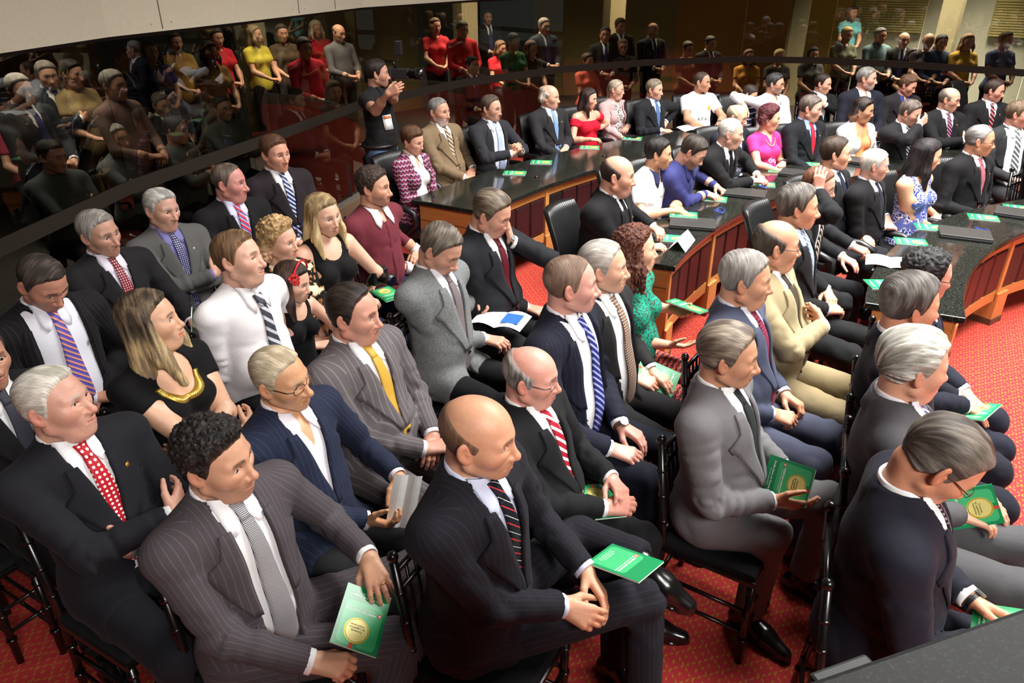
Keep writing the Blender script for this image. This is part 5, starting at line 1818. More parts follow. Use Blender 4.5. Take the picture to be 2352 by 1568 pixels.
M_REDINK = plain('red_ink', (196, 60, 44), 0.6)

def rrect(w_, h_, r_, n=6):
    p = []
    for cx, cy, g0 in ((w_ / 2 - r_, h_ / 2 - r_, 0), (-w_ / 2 + r_, h_ / 2 - r_, 90), (-w_ / 2 + r_, -h_ / 2 + r_, 180), (w_ / 2 - r_, -h_ / 2 + r_, 270)):
        for i in range(n + 1):
            g_ = D2R(g0 + 90 * i / n); p.append((cx + r_ * math.cos(g_), cy + r_ * math.sin(g_)))
    return p
def emblem(parent, x, y, z, s):
    st = [(x + s * (1 if i % 2 == 0 else 0.45) * math.sin(PI * i / 5), y + s * (1 if i % 2 == 0 else 0.45) * math.cos(PI * i / 5)) for i in range(10)]
    e = MB().prism([(x + a * s * 1.25, y + b * s * 1.25) for a, b in ((-0.9, -0.6), (0, -1), (0.9, -0.6), (0.9, 0.6), (0, 1), (-0.9, 0.6))], z, z + 0.0001).build('emblem', M_REDINK, parent)
    MB().prism(st, z + 0.0001, z + 0.0003).build('star', M_WHITEINK, e)

def make_booklet(back=False):
    """A5 booklet lying flat, front cover up, top edge towards +y, origin under its middle"""
    root = empty('booklet')
    W_, H_, T_ = 0.148, 0.21, 0.006
    MB().box((0.0005, 0, T_ / 2), (W_ - 0.001, H_ - 0.001, T_ - 0.0012)).build('pages', M_PAPER, root)
    cv = MB().box((0, 0, T_ - 0.0003), (W_, H_, 0.0006)).box((0, 0, 0.0003), (W_, H_, 0.0006)).box((-W_ / 2, 0, T_ / 2), (0.0006, H_, T_)).build('cover', M_GREEN, root)
    z = T_ + 0.00005
    off = 0.022 if not back else -0.028
    pts = [(x, y + off) for x, y in rrect(0.124, 0.148 if not back else 0.136, 0.018)]
    MB().prism(pts, z - 0.0001, z + 0.00015).build('panel', M_LGREEN, cv)
    z2 = z + 0.0002
    if not back:
        text('lettering', 'Sessão Solene de Outorga', 0.0105, (0, -0.072, z2), M_WHITEINK, cv, bold=0.0003)
        text('lettering', '21 de Novembro de 2013', 0.0066, (0.010, -0.084, z2), M_WHITEINK, cv)
        text('lettering', 'ASSEMBLEIA LEGISLATIVA', 0.0088, (0.008, -0.022, z2), M_WHITEINK, cv, bold=0.0003)
        text('lettering', 'ESTADO DE SANTA CATARINA', 0.0062, (0.008, -0.032, z2), M_WHITEINK, cv)
        emblem(cv, -0.053, -0.026, z2, 0.0062)
        cx, cy = 0.006, 0.044
        ov = lambda r_: [(cx + r_ * math.cos(2 * PI * i / 28), cy + r_ * 1.06 * math.sin(2 * PI * i / 28)) for i in range(28)]
        md = MB().prism(ov(0.0400), z2, z2 + 0.0003).build('medal', M_GOLDINK, cv)
        MB().prism(ov(0.0365), z2 + 0.0003, z2 + 0.0004).build('medal_rim', M_INK, md)
        MB().prism(ov(0.0352), z2 + 0.0004, z2 + 0.0006).build('medal_face', M_PALEGOLD, md)
        for k, tx in enumerate(('Comenda', 'do Legislativo', 'Catarinense')):
            text('medal_lettering', tx, 0.0092, (cx, cy + 0.002 - 0.0095 * k, z2 + 0.0007), M_INK, md, bold=0.0001)
        MB().box((cx - 0.006, cy + 0.0515, z2 + 0.0001), (0.011, 0.019, 0.0003)).build('ribbon', M_GREEN, md)
        MB().box((cx + 0.006, cy + 0.0515, z2 + 0.0001), (0.012, 0.019, 0.0003)).build('ribbon', M_REDINK, md)
    else:
        emblem(cv, -0.052, 0.010, z2, 0.0075)
        text('lettering', 'ASSEMBLEIA LEGISLATIVA', 0.0088, (0.008, 0.015, z2), M_WHITEINK, cv, bold=0.0003)
        text('lettering', 'ESTADO DE SANTA CATARINA', 0.0078, (0.008, 0.004, z2), M_WHITEINK, cv)
        for k, tx in enumerate(('Palácio Barriga Verde', 'Rua Dr. Jorge Luz Fontes, 310', 'Centro - Florianópolis - SC')):
            text('lettering', tx, 0.0062, (0.0, -0.062 - 0.009 * k, z2), M_WHITEINK, cv)
    return root
def make_laptop():
    root = empty('laptop')
    MB().box((0, 0, 0.010), (0.335, 0.235, 0.018)).build('body', plain('laptop_body', (26, 26, 27), 0.5), root, bevel=0.006)
    ld = MB().box((0, 0.002, 0.025), (0.335, 0.232, 0.010)).build('lid', plain('laptop_lid', (52, 51, 49), 0.42), root, bevel=0.004)
    MB().box((0, 0.0, 0.0303), (0.022, 0.004, 0.0006)).build('lid_badge', M_STEEL, ld)
    return root
def make_cable():
    root = None
    pts = []
    for i in range(40):
        t = i / 39
        g_ = 2 * PI * 1.6 * t
        pts.append((0.035 * math.cos(g_) + 0.05 * t, 0.028 * math.sin(g_) + 0.07 * t, 0.006 + 0.022 * abs(math.sin(PI * t * 2))))
    o = MB().tube(pts, 0.0028, 6).build('cable', plain('blue_cable', (36, 70, 190), 0.4), None, True)
    return o
# ------------------------------------------------------------------ the people in the chamber
BLK, CHAR, NAVY, GREY = (30, 30, 33), (46, 43, 47), (36, 40, 58), (104, 102, 102)
def hr(style='side', c=(48, 38, 30), t=0.012, **k): return dict(style=style, c=c, t=t, **k)
W1, W2, G1, G2, BR, BK, DB = (186, 180, 166), (226, 222, 212), (126, 120, 112), (92, 86, 80), (72, 50, 34), (22, 18, 17), (44, 33, 26)
def aw(px, py, z=0.66, **k): return dict(wp=(px, py, z), **k)
L0, R0 = ARMS['lap']; LT, RT_ = ARMS['thigh']; LC, RC = ARMS['cross']; LD, RD = ARMS['desk']; LK, RK = ARMS['clasp']
def lapw(px, py, z=0.66):
    """both hands folded at a point of the photograph"""
    return dict(aL=dict(L0, wp=(px - 6, py - 12, z + 0.01)), aR=dict(R0, wp=(px - 14, py + 8, z)))
RED_DOT = ((150, 24, 38), 'dots', (235, 230, 225), 1.2)
P = {}
DESK = {k: 4 for k in 'squarejaw whitehairblack longblack reddottie blackbulk polo navyshirt clasped hidden pink redtie whiteblazer handover glassescross greytie pattern tansuit handsup longgrey reddress pinkcardigan bluetie apac boy paleshirt throat goatee curlybrown redstripe'.split()}
def man(key, label, px, py, yaw, **k):
    k.setdefault('face', dict(age=0.6))
    if key in DESK:                                      # seats at the curved desks face the middle of the chamber
        q_ = at(px, py, 1.25)
        ny = math.degrees(math.atan2(DC[1] - q_.y, DC[0] - q_.x)) - DESK[key]
        h_ = k.get('head', (0, 0, 0))
        k['head'] = (min(h_[0] + yaw - ny, 62), h_[1], h_[2])
        yaw = ny
        k['sc'] = k.get('sc', 1.0) * 0.97
        k.setdefault('lL', dict(k=(0.40, 0.13, 0.51), a=(0.30, 0.14, 0.095))); k.setdefault('lR', dict(k=(0.40, -0.13, 0.51), a=(0.30, -0.14, 0.095)))
    P[key] = person(label, px, py, yaw, 'person', **k)
    return P[key]

# --- nearest rows
man('curly', 'man with curly black hair in charcoal pinstripe suit and chequered tie', 497, 1052, -34, lod=0, sc=1.03, torso=(-2, 0, 0), head=(22, 4, 3),
    tone=(206, 152, 118), topc=(72, 66, 70), pat='pin', patc=(112, 104, 108), tie=((18, 18, 24), 'check', (200, 200, 204), 2.6), tie_end=0.56, open=True,
    hair=hr('curl', (16, 13, 12), 0.020, c2=(44, 38, 34)), face=dict(age=0.15, fat=0.35, beard=((90, 72, 62), 0.35)), aL=aw(846, 1280, 0.775, d=(0.85, -0.45, -0.35), n=(-0.1, 0.1, -1), curl=0.35, spread=0.7, thumb=0.2),
    aR=aw(725, 1518, 0.66, d=(0.8, 0.45, -0.1), n=(0, 0.3, -1), curl=1.1), ring=1, vb=0.76, vw=0.080, openw=0.04, lR=dict(kp=(930, 1470, 0.53)), lL=dict(kp=(985, 1290, 0.54)))
man('dotted', 'man with swept-back white hair, red dotted tie and crossed arms', 128, 925, -30, lod=0, sc=1.03, torso=(-6, 0, 0), head=(30, -8, -4),
    tone=(216, 158, 134), topc=(34, 34, 40), tie=((176, 28, 40), 'dots', (240, 235, 230), 0.9), hair=hr('back', W1, 0.013, c2=(232, 226, 214), recede=0.012), face=dict(age=0.9, fat=0.45, flush=1.5, browc=(190, 180, 165), eye=0.6),
    aL=LC, aR=RC, watch={1: dict(c=(196, 190, 170))}, pin=(214, 150, 60), vw=0.062)
man('goldneck', 'woman with long streaked blonde hair, black dress with gold neckline, arms crossed', 345, 735, -26, lod=0, fem=1, torso=(0, 0, 0), head=(34, -6, 0), sc=1.05,
    tone=(218, 166, 132), top='sleeveless', capsleeve=1, topc=(17, 16, 18), trim=(196, 160, 60), ct=0.93, cw=0.080, hair=hr('side', (58, 48, 40), 0.016, c2=(128, 108, 84), tip=(206, 178, 128), len=0.21, front=0.24, wide=0.012), body=dict(fat=0.55),
    face=dict(age=0.1, fat=0.35, lipcol=(206, 90, 80)), aL=dict(LC, w=(0.24, -0.09, 0.76)), aR=dict(RC, w=(0.29, 0.09, 0.76)), pants=(16, 16, 17))
man('purpletie', 'man with cropped dark hair looking down, black suit and wide purple striped tie', 98, 648, -34, lod=0, torso=(4, 0, 0), head=(10, 34, 0), sc=1.05,
    tone=(196, 134, 108), topc=(30, 29, 32), pat='pin', patc=(66, 62, 66), tie=((92, 84, 178), 'stripe', (226, 150, 120), 0.75, (44, 44, 110)), tie_end=0.62, open=True, openw=0.085, vw=0.085,
    hair=hr('side', (40, 33, 30), 0.008, c2=(88, 76, 70), recede=0.008), face=dict(age=0.7, beard=((96, 80, 74), 0.3)), shirt=(226, 226, 236), **lapw(235, 905, 0.67))
man('greyhead', 'man with silver grey hair in dark suit and maroon dotted tie beside the glass', 228, 535, -32, lod=0, torso=(-3, 0, 0), head=(12, 6, 4), sc=1.02,
    tone=(198, 146, 120), topc=(38, 37, 39), tie=((120, 28, 44), 'dots', (214, 190, 190), 1.2), shirt=(222, 218, 230), shpat='shirtstripe', shpatc=(160, 150, 190), hair=hr('side', (130, 124, 118), 0.014, c2=(178, 172, 164), recede=0.010), face=dict(age=0.9, browc=(90, 80, 74)),
    aL=aw(440, 742, 0.70, d=(0.9, 0.2, 0.1), n=(0, -0.7, -0.7), curl=0.5), aR=aw(415, 770, 0.68, d=(0.9, 0.2, 0.1), n=(0, 0.9, -0.3), curl=0.6), watch={1: dict(c=(40, 40, 42))}, vw=0.075)
man('greysuit', 'man with white hair, grey suit and dark dotted tie, arms crossed holding a booklet', 372, 480, -38, lod=0, torso=(-4, 0, 0), head=(12, 4, -4), sc=1.0,
    tone=(206, 152, 128), topc=(88, 87, 86), tie=((44, 40, 84), 'dots', (200, 200, 220), 1.3), shirt=(120, 116, 170), hair=hr('back', (150, 148, 142), 0.015, c2=(205, 202, 194)), face=dict(age=1.0, fat=0.35), aL=LC, aR=RC, pin=(226, 220, 210), watch={1: dict(c=(40, 40, 44))})
man('profile', 'ruddy balding man turned sideways, black suit and red white striped tie', 527, 418, -42, lod=1, torso=(0, 0, 0), head=(38, 4, 0), sc=1.03,
    tone=(206, 136, 122), topc=(29, 28, 30), tie=((206, 40, 52), 'stripe', (90, 100, 170), 0.6, (236, 232, 235)), shirt=(206, 206, 232), hair=hr('side', (76, 60, 52), 0.007, c2=(128, 112, 102), recede=0.035), face=dict(age=0.8, fat=0.5, nose=1.12), tie_end=0.62)
man('bluestripe', 'brown haired man upright in dark suit with navy white striped tie', 632, 352, -44, lod=1, torso=(-2, 0, 0), head=(10, 4, 0), sc=1.06,
    tone=(216, 150, 122), topc=(46, 38, 42), tie=((44, 56, 104), 'stripe', (206, 212, 226), 0.6), hair=hr('side', (72, 44, 28), 0.016, c2=(104, 70, 44)), face=dict(age=0.3))
man('whiteshirt', 'sandy haired man in white shirt and dark tie with closed eyes', 548, 592, -28, lod=0, torso=(4, 0, 0), head=(22, -6, -6), sc=1.06,
    tone=(222, 168, 142), top='shirt', topc=(232, 228, 230), tie=((62, 64, 72), 'stripe', (190, 190, 198), 0.4), hair=hr('side', (92, 66, 44), 0.015, c2=(136, 104, 74), recede=0.006), face=dict(age=0.2, fat=0.4, eye=0.45, beard=((150, 116, 96), 0.25)), pants=(24, 23, 25), body=dict(fat=0.45), **lapw(640, 840, 0.66))
man('animalprint', 'older woman with short wavy golden hair and animal print top', 642, 550, -36, lod=1, fem=1, torso=(0, 0, 0), head=(20, 6, 4), sc=0.97,
    tone=(222, 166, 138), top='blouse', neckr=0.078, topc=(26, 22, 20), pat='animal', patc=(160, 112, 64), patc3=(226, 206, 170), pats=0.8, hair=hr('curl', (138, 104, 66), 0.030, c2=(206, 172, 122), len=0.07, wide=0.02, noear=1, freq=50, amp=0.008), face=dict(age=0.7, fat=0.5, lipcol=(206, 96, 104)), body=dict(fat=0.5), pants=(20, 20, 20))
man('blonde', 'young woman with straight long blonde hair and black sleeveless top', 742, 492, -40, lod=1, fem=1, torso=(2, 0, 0), head=(6, 8, 4), sc=1.02,
    tone=(222, 172, 144), top='sleeveless', topc=(20, 19, 20), ct=0.965, cw=0.07, hair=hr('side', (120, 98, 68), 0.015, c2=(186, 160, 116), tip=(222, 200, 150), len=0.16, front=0.22), face=dict(age=0.05, lipcol=(196, 92, 92)), body=dict(fat=0.2), pants=(34, 40, 66), **lapw(862, 640, 0.66))
man('maroon', 'young bearded man in maroon shirt with white collar', 858, 428, -34, lod=1, torso=(2, 0, 0), head=(24, 4, 0), sc=1.03,
    tone=(206, 148, 118), top='shirt', topc=(104, 42, 52), colc=(232, 230, 232), cuffc=(232, 230, 232), opencollar=0.97, hair=hr('curl', (40, 30, 24), 0.017, c2=(70, 52, 40), freq=120, amp=0.004), face=dict(age=0.2, beard=((70, 52, 42), 0.6)), pants=(38, 44, 70), watch={1: dict(c=(190, 190, 190))}, **lapw(965, 588, 0.66))
man('girl', 'small girl with long dark hair and red flower headband in black dress', 672, 645, -38, lod=0, fem=1, torso=(2, 0, 0), head=(26, 14, 0), sc=0.80, hsc=1.10,
    tone=(216, 164, 136), top='sleeveless', topc=(17, 16, 18), ct=0.96, cw=0.07, body=dict(fat=0.0, wide=0.86), hair=hr('side', (36, 26, 22), 0.014, c2=(74, 52, 40), len=0.19, front=0.20), face=dict(age=0.0, fat=0.2, lipcol=(200, 110, 104), nose=0.85), skirt=1, barelegs=1, **lapw(745, 750, 0.62), z0=0.08)
man('navyglasses', 'elderly man with thin white hair and half-rim glasses in navy jacket', 645, 868, -30, lod=0, torso=(-3, 0, 0), head=(12, 4, 6), sc=1.0,
    tone=(210, 152, 108), topc=(38, 44, 66), pat='pin', patc=(60, 68, 94), hair=hr('back', (164, 148, 120), 0.009, c2=(206, 192, 164), recede=0.022), face=dict(age=1.0, nose=1.1, w=0.97, browc=(190, 170, 140)), glasses=dict(c=(60, 34, 26), r=(0.026, 0.016, 0.0012), t=0.0022), shirt=(232, 226, 232), opencollar=0.955, vb=0.72, vw=0.075,
    aL=aw(915, 1095, 0.72, d=(0.7, -0.5, -0.5), n=(-0.6, -0.4, -0.7), curl=0.7), aR=aw(845, 1195, 0.66, d=(0.9, 0.2, 0.1), n=(0, 0.6, 0.8), curl=0.7), pants=(40, 40, 42))
man('goldtie', 'man with receding black hair in grey pinstripe suit and gold tie', 812, 718, -32, lod=0, torso=(-3, 0, 0), head=(20, 4, 2), sc=1.03,
    tone=(208, 146, 122), topc=(92, 86, 88), pat='pin', patc=(158, 150, 152), pats=0.7, tie=((206, 166, 72), 'check', (180, 136, 48), 2.2), tie_end=0.60, hair=hr('back', (24, 19, 17), 0.013, c2=(54, 44, 38), recede=0.040), face=dict(age=0.6, fat=0.55, jaw=0.5), **lapw(1000, 1012, 0.66), vw=0.072, body=dict(fat=0.5))
man('bald', 'bald man in navy suit and striped tie with ankle crossed on knee', 1098, 1000, -28, lod=0, torso=(3, 0, 0), head=(14, 6, 2), sc=1.08,
    tone=(212, 152, 116), topc=(34, 33, 40), pat='pin', patc=(52, 50, 60), tie=((26, 28, 38), 'thin', (190, 48, 52), 0.42, (200, 200, 196)), tie_end=0.58, shirt=(206, 212, 236), hair=hr('side', (104, 78, 58), 0.003, c2=(130, 100, 76), amp=0.001, bald=0.045), face=dict(age=0.3, jaw=0.4, beard=((140, 106, 84), 0.35), browc=(80, 58, 44)),
    aL=aw(1345, 1310, 0.70, d=(0.8, -0.4, -0.5), n=(-0.3, -0.6, -0.7), curl=0.4), aR=aw(1315, 1345, 0.68, d=(0.85, 0.3, -0.4), n=(0.1, 0.7, -0.7), curl=0.5), vw=0.08, openw=0.03,
    lR=dict(kp=(1478, 1372, 0.54), ap=(1478, 1640, 0.10)), lL=dict(kp=(1325, 1225, 0.62), ap=(1486, 1288, 0.66), f=(0.93, 0.05, -0.36), u=(0.36, 0, 0.93)))
man('redwhite', 'balding man with rimless glasses, black suit and red white striped tie', 1220, 862, -30, lod=0, torso=(-2, 0, 0), head=(16, 6, 2), sc=0.97,
    tone=(220, 152, 132), topc=(31, 31, 34), tie=((160, 28, 44), 'stripe', (232, 226, 226), 0.5), hair=hr('side', (88, 82, 76), 0.011, c2=(168, 164, 158), bald=0.052, grey=(176, 172, 166)), face=dict(age=0.8, fat=0.55, flush=1.4), glasses=dict(c=(48, 52, 62), r=(0.027, 0.018, 0.0007), t=0.002), body=dict(fat=0.55),
    aL=aw(1405, 1100, 0.70, d=(0.7, -0.65, 0.05), n=(-0.3, -0.2, -0.9), curl=0.7), aR=aw(1420, 1125, 0.68, d=(0.8, 0.5, 0.1), n=(-0.2, 0.5, -0.8), curl=0.8), vw=0.065)
man('shaved', 'man with close-shaved hair in navy striped suit and shiny blue tie', 1310, 652, -30, lod=0, torso=(1, 0, 0), head=(32, 2, 0), sc=1.08,
    tone=(214, 152, 134), topc=(30, 31, 46), pat='pin', patc=(48, 50, 72), tie=((34, 40, 108), 'stripe', (150, 156, 206), 0.7), tie_end=0.56, open=True, openw=0.075, vw=0.08, hair=hr('side', (112, 86, 72), 0.0045, c2=(142, 118, 102), amp=0.001, recede=0.028), face=dict(age=0.5, w=0.95, nose=1.15, flush=1.3),
    aL=aw(1425, 975, 0.69, d=(0.9, -0.1, -0.3), n=(0, -0.2, -1), curl=0.5), aR=aw(1400, 1030, 0.67, d=(0.9, 0.25, -0.2), n=(0, 0.3, -1), curl=0.6), watch={1: dict(c=(84, 54, 36), metal=False)}, pants=(30, 32, 46))
man('browntie', 'smiling grey haired man in dark suit and brown dotted tie', 1385, 612, -34, lod=0, torso=(-2, 0, 0), head=(26, 0, 0), sc=1.05,
    tone=(212, 160, 130), topc=(38, 37, 38), tie=((112, 84, 66), 'dots', (206, 196, 186), 1.2), tie_end=0.57, open=True, openw=0.07, vw=0.08, hair=hr('back', (142, 136, 128), 0.010, c2=(186, 180, 172), recede=0.018), face=dict(age=0.8), aL=aw(1495, 850, 0.68, d=(0.9, -0.2, -0.25), n=(0, 0, -1), curl=0.4), aR=aw(1455, 868, 0.67, d=(0.9, 0.3, -0.2), n=(0, 0.4, -1), curl=0.5))
man('crochet', 'woman with long curly auburn hair in green crochet top and zigzag trousers', 1460, 572, -36, lod=0, fem=1, torso=(2, 0, 0), head=(30, -2, 0), sc=1.00,
    tone=(222, 168, 136), top='tee', neckr=0.085, topc=(18, 152, 124), pat='crochet', patc=(56, 62, 52), pats=1.3, slv=0.55, hair=hr('curl', (66, 34, 24), 0.026, c2=(112, 62, 44), len=0.16, front=0.19, wide=0.035, fx=0.0), face=dict(age=0.2, fat=0.6, lipcol=(196, 110, 100)), body=dict(fat=0.6),
    pants=(60, 40, 60), pmat=cloth((150, 52, 70), 'zigzag', (40, 36, 48), 1.6, rgb3=(206, 110, 70)), aL=aw(1552, 712, 0.72, d=(0.85, -0.4, 0.1), n=(-0.1, -0.3, 0.95), curl=0.3), aR=aw(1540, 738, 0.70, d=(0.85, 0.3, 0.1), n=(-0.1, 0.3, 0.95), curl=0.3))
man('tweed', 'man in grey tweed jacket looking down at an open brochure', 1012, 570, -30, lod=0, torso=(0, 0, 0), head=(8, 34, 0), sc=1.05,
    tone=(206, 148, 122), topc=(92, 94, 94), pat='tweed', patc=(128, 130, 130), tie=((124, 112, 110), 'check', (96, 88, 92), 2.4), tie_end=0.58, shirt=(232, 230, 238), shpat='shirtstripe', shpatc=(150, 150, 190), hair=hr('side', (74, 64, 54), 0.014, c2=(128, 118, 106), recede=0.012), face=dict(age=0.7, fat=0.2),
    aL=aw(1105, 672, 0.82, d=(0.85, -0.4, -0.5), n=(-0.5, -0.5, -0.7), curl=0.8), aR=aw(1118, 738, 0.74, d=(0.95, 0.2, -0.1), n=(0, 0.2, -1), curl=0.7), pants=(24, 24, 26), vw=0.085, vb=0.70)
man('facehand', 'heavy man in black suit rubbing his eyes with one hand', 1130, 488, -34, lod=0, torso=(8, 0, 0), head=(16, 24, 6), sc=1.06,
    tone=(206, 146, 120), topc=(36, 36, 40), tie=((84, 20, 30), None, None), hair=hr('back', (70, 58, 46), 0.016, c2=(120, 106, 90), recede=0.01), face=dict(age=0.6, fat=0.75, jaw=0.4), body=dict(fat=0.75, wide=1.06),
    aL=dict(w=(0.150, 0.055, -0.13), hf=1, pole=(0.4, 0.9, -0.6), d=(-0.30, -0.12, 1), n=(-0.9, -0.45, -0.1), curl=0.15, spread=0.3), aR=aw(1228, 690, 0.67, d=(0.9, 0.2, -0.15), n=(0, 0.2, -1), curl=0.5), watch={1: dict(c=(60, 60, 64))})

# --- row at the edge of the open floor
man('bookletgrey', 'man with tousled greying hair in mid-grey suit holding a green booklet', 1672, 815, -34, lod=0, torso=(-2, 0, 0), head=(18, 6, 0), sc=1.02,
    tone=(196, 138, 104), topc=(104, 102, 104), tie=((50, 52, 54), None, None), hair=hr('back', (84, 72, 62), 0.018, c2=(146, 132, 116), recede=0.012), face=dict(age=0.8, fat=0.2, nose=1.1), vb=0.72, body=dict(fat=0.35),
    aR=aw(1772, 1150, 0.70, d=(0.9, 0.35, 0.0), n=(0, 0.75, 0.5), curl=0.30, spread=0.9, thumb=0.1), aL=aw(1800, 1075, 0.68, d=(0.8, -0.3, -0.3), n=(0, -0.5, -0.8)), lR=dict(kp=(1770, 1230, 0.54), ap=(1718, 1405, 0.10), f=(1, -0.35, 0)), lL=dict(kp=(1905, 1145, 0.53), ap=(1845, 1320, 0.10), f=(1, -0.1, 0)))
man('navywine', 'broad man with thick grey hair in navy suit and wine red tie', 1712, 640, -34, lod=0, torso=(0, 0, 0), head=(18, 4, 0), sc=1.05,
    tone=(202, 142, 108), topc=(70, 74, 94), tie=((110, 30, 54), 'dots', (150, 80, 100), 1.3), shirt=(214, 214, 222), hair=hr('side', (120, 114, 108), 0.016, c2=(160, 154, 148)), face=dict(age=0.8, fat=0.5, jaw=0.5), body=dict(fat=0.5), vw=0.058, pants=(70, 73, 90),
    aR=aw(1770, 950, 0.68, d=(0.85, 0.35, -0.2), n=(-0.1, 0.4, -0.9), curl=1.0), aL=aw(1800, 905, 0.68, d=(0.85, -0.3, -0.2), n=(0, -0.4, -0.9), curl=0.9))
man('beige', 'bald man with glasses and beige suit, arms crossed over steel watch', 1782, 562, -36, lod=0, torso=(0, 0, 0), head=(30, 2, 0), sc=1.06,
    tone=(206, 146, 112), topc=(158, 144, 112), shirt=(236, 234, 236), hair=hr('side', (58, 50, 42), 0.010, c2=(88, 78, 68), bald=0.058), face=dict(age=0.7, fat=0.55), glasses=dict(c=(70, 66, 64), r=(0.025, 0.017, 0.0009), metal=0.6), body=dict(fat=0.7), aL=LC, aR=RC, watch={1: dict(c=(200, 200, 202))}, vw=0.055, pants=(146, 130, 98), tie=((70, 60, 52), None, None),
    lL=dict(k=(0.46, 0.14, 0.52)), lR=dict(k=(0.45, -0.13, 0.52)))
man('darkgrey', 'man with layered dark grey hair in black suit, hands joined in lap', 1832, 475, -36, lod=1, torso=(0, 0, 0), head=(26, 2, 0), sc=1.06,
    tone=(208, 148, 114), topc=(29, 29, 31), tie=((120, 140, 160), 'stripe', (190, 204, 214), 0.8), shirt=(190, 206, 226), hair=hr('side', (62, 56, 52), 0.020, c2=(122, 114, 106)), face=dict(age=0.6, nose=1.15, w=0.96), **lapw(1905, 680, 0.66))
man('earhand', 'man in glasses leaning with a hand on the side of his head, striped tie', 1880, 425, -38, lod=1, torso=(8, 0, -8), head=(10, 12, 10), sc=1.0,
    tone=(214, 152, 128), topc=(28, 28, 31), tie=((24, 24, 28), 'stripe', (196, 190, 170), 0.5, (150, 40, 46)), open=True, openw=0.06, tie_end=0.56, hair=hr('side', (96, 60, 42), 0.012, c2=(128, 84, 60), recede=0.02), face=dict(age=0.7), glasses=dict(c=(150, 150, 150), r=(0.024, 0.016, 0.0008), metal=0.7),
    aR=dict(w=(0.02, -0.135, 0.02), hf=1, pole=(0.5, -0.8, -0.5), d=(-0.15, 0.25, 1), n=(0.1, 1, 0), curl=0.3, spread=0.4), aL=aw(1935, 590, 0.66, d=(0.9, -0.3, -0.2), n=(0, 0, -1)))
man('squarejaw', 'dark haired man with high forehead, black suit and navy tie, behind the front desk end', 1918, 352, -36, lod=1, torso=(-2, 0, 0), head=(22, 2, 0), sc=1.06,
    tone=(218, 156, 122), topc=(32, 32, 35), tie=((40, 44, 66), None, None), shirt=(214, 222, 240), hair=hr('side', (44, 32, 24), 0.014, c2=(72, 54, 42), recede=0.016), face=dict(age=0.4, jaw=0.8), aR=aw(1958, 565, 0.68, d=(0.9, 0.3, -0.3), n=(0, 0.3, -1), curl=0.8), aL=aw(1985, 540, 0.68))
man('whitehairblack', 'elderly white haired man in black suit with hands folded on stomach', 2008, 378, -38, lod=1, torso=(0, 0, 0), head=(24, 6, 0), sc=1.0,
    tone=(212, 152, 130), topc=(27, 26, 28), tie=((46, 46, 62), None, None), shirt=(216, 216, 230), hair=hr('side', (186, 182, 172), 0.010, c2=(220, 216, 206)), face=dict(age=1.0, flush=1.4), pin=1, **lapw(2042, 512, 0.72))
man('longblack', 'woman with long straight black hair in blue and white print dress', 2128, 355, -40, lod=1, fem=1, torso=(2, 0, 0), head=(22, 12, 0), sc=1.04,
    tone=(226, 168, 132), top='sleeveless', vn=0.90, topc=(52, 64, 136), pat='print', patc=(226, 226, 238), patc3=(104, 116, 190), pats=1.0, hair=hr('side', (14, 11, 12), 0.014, c2=(40, 32, 34), len=0.27, front=0.24), face=dict(age=0.05, lipcol=(206, 70, 100)), pants=(46, 60, 100), body=dict(fat=0.3), **lapw(2150, 492, 0.66), watch={1: dict(c=(226, 226, 226), metal=False)})
man('reddottie', 'balding grey man in glasses, black suit and red dotted tie at front desk', 2250, 322, -46, lod=1, torso=(2, 0, 0), head=(20, 4, 0), sc=1.05,
    tone=(206, 146, 110), topc=(26, 25, 28), tie=((146, 34, 56), 'dots', (216, 190, 196), 1.3), hair=hr('back', (96, 92, 90), 0.008, c2=(150, 146, 142), recede=0.03), face=dict(age=0.6, fat=0.2), glasses=dict(c=(34, 30, 34), r=(0.025, 0.015, 0.0012)), **lapw(2255, 485, 0.70), pin=1, vw=0.06)
man('reader', 'man with short greying hair and glasses reading a booklet in navy suit', 2160, 1055, -22, lod=0, torso=(2, 0, 0), head=(6, 38, 0), sc=1.08,
    tone=(206, 140, 104), topc=(38, 38, 50), tie=((36, 34, 38), 'dots', (140, 130, 140), 1.3), hair=hr('back', (58, 50, 44), 0.013, c2=(112, 102, 92), grey=(120, 112, 104)), face=dict(age=0.6, nose=1.05), glasses=dict(c=(70, 40, 34), r=(0.025, 0.014, 0.001)), pants=(36, 36, 46),
    aL=aw(2225, 1372, 0.74, d=(0.9, -0.25, -0.15), n=(0, -0.6, -0.7), curl=0.3, thumb=0.1, spread=0.5), aR=aw(2232, 1478, 0.72, d=(0.9, 0.3, 0.1), n=(0, 0.5, 0.8), curl=0.5), watch={1: dict(c=(30, 30, 32), metal=False)})
man('whitewave', 'man with wavy white hair in dark grey suit and blue striped tie', 2098, 838, -24, lod=0, torso=(-2, 0, 0), head=(20, 4, 0), sc=1.06,
    tone=(206, 150, 120), topc=(72, 71, 74), tie=((110, 116, 150), 'stripe', (206, 200, 204), 0.8), shirt=(226, 222, 228), hair=hr('back', (140, 138, 128), 0.024, c2=(204, 202, 192), amp=0.006), face=dict(age=0.7, fat=0.3, browc=(150, 140, 130)), pants=(74, 74, 76),
    aL=aw(2225, 1130, 0.70, d=(0.9, -0.2, -0.2), n=(0, 0, -1)), aR=aw(2200, 1180, 0.70, d=(0.9, 0.2, -0.2), n=(0, 0, -1)), lL=dict(k=(0.48, 0.12, 0.53)), lR=dict(k=(0.48, -0.12, 0.53)))
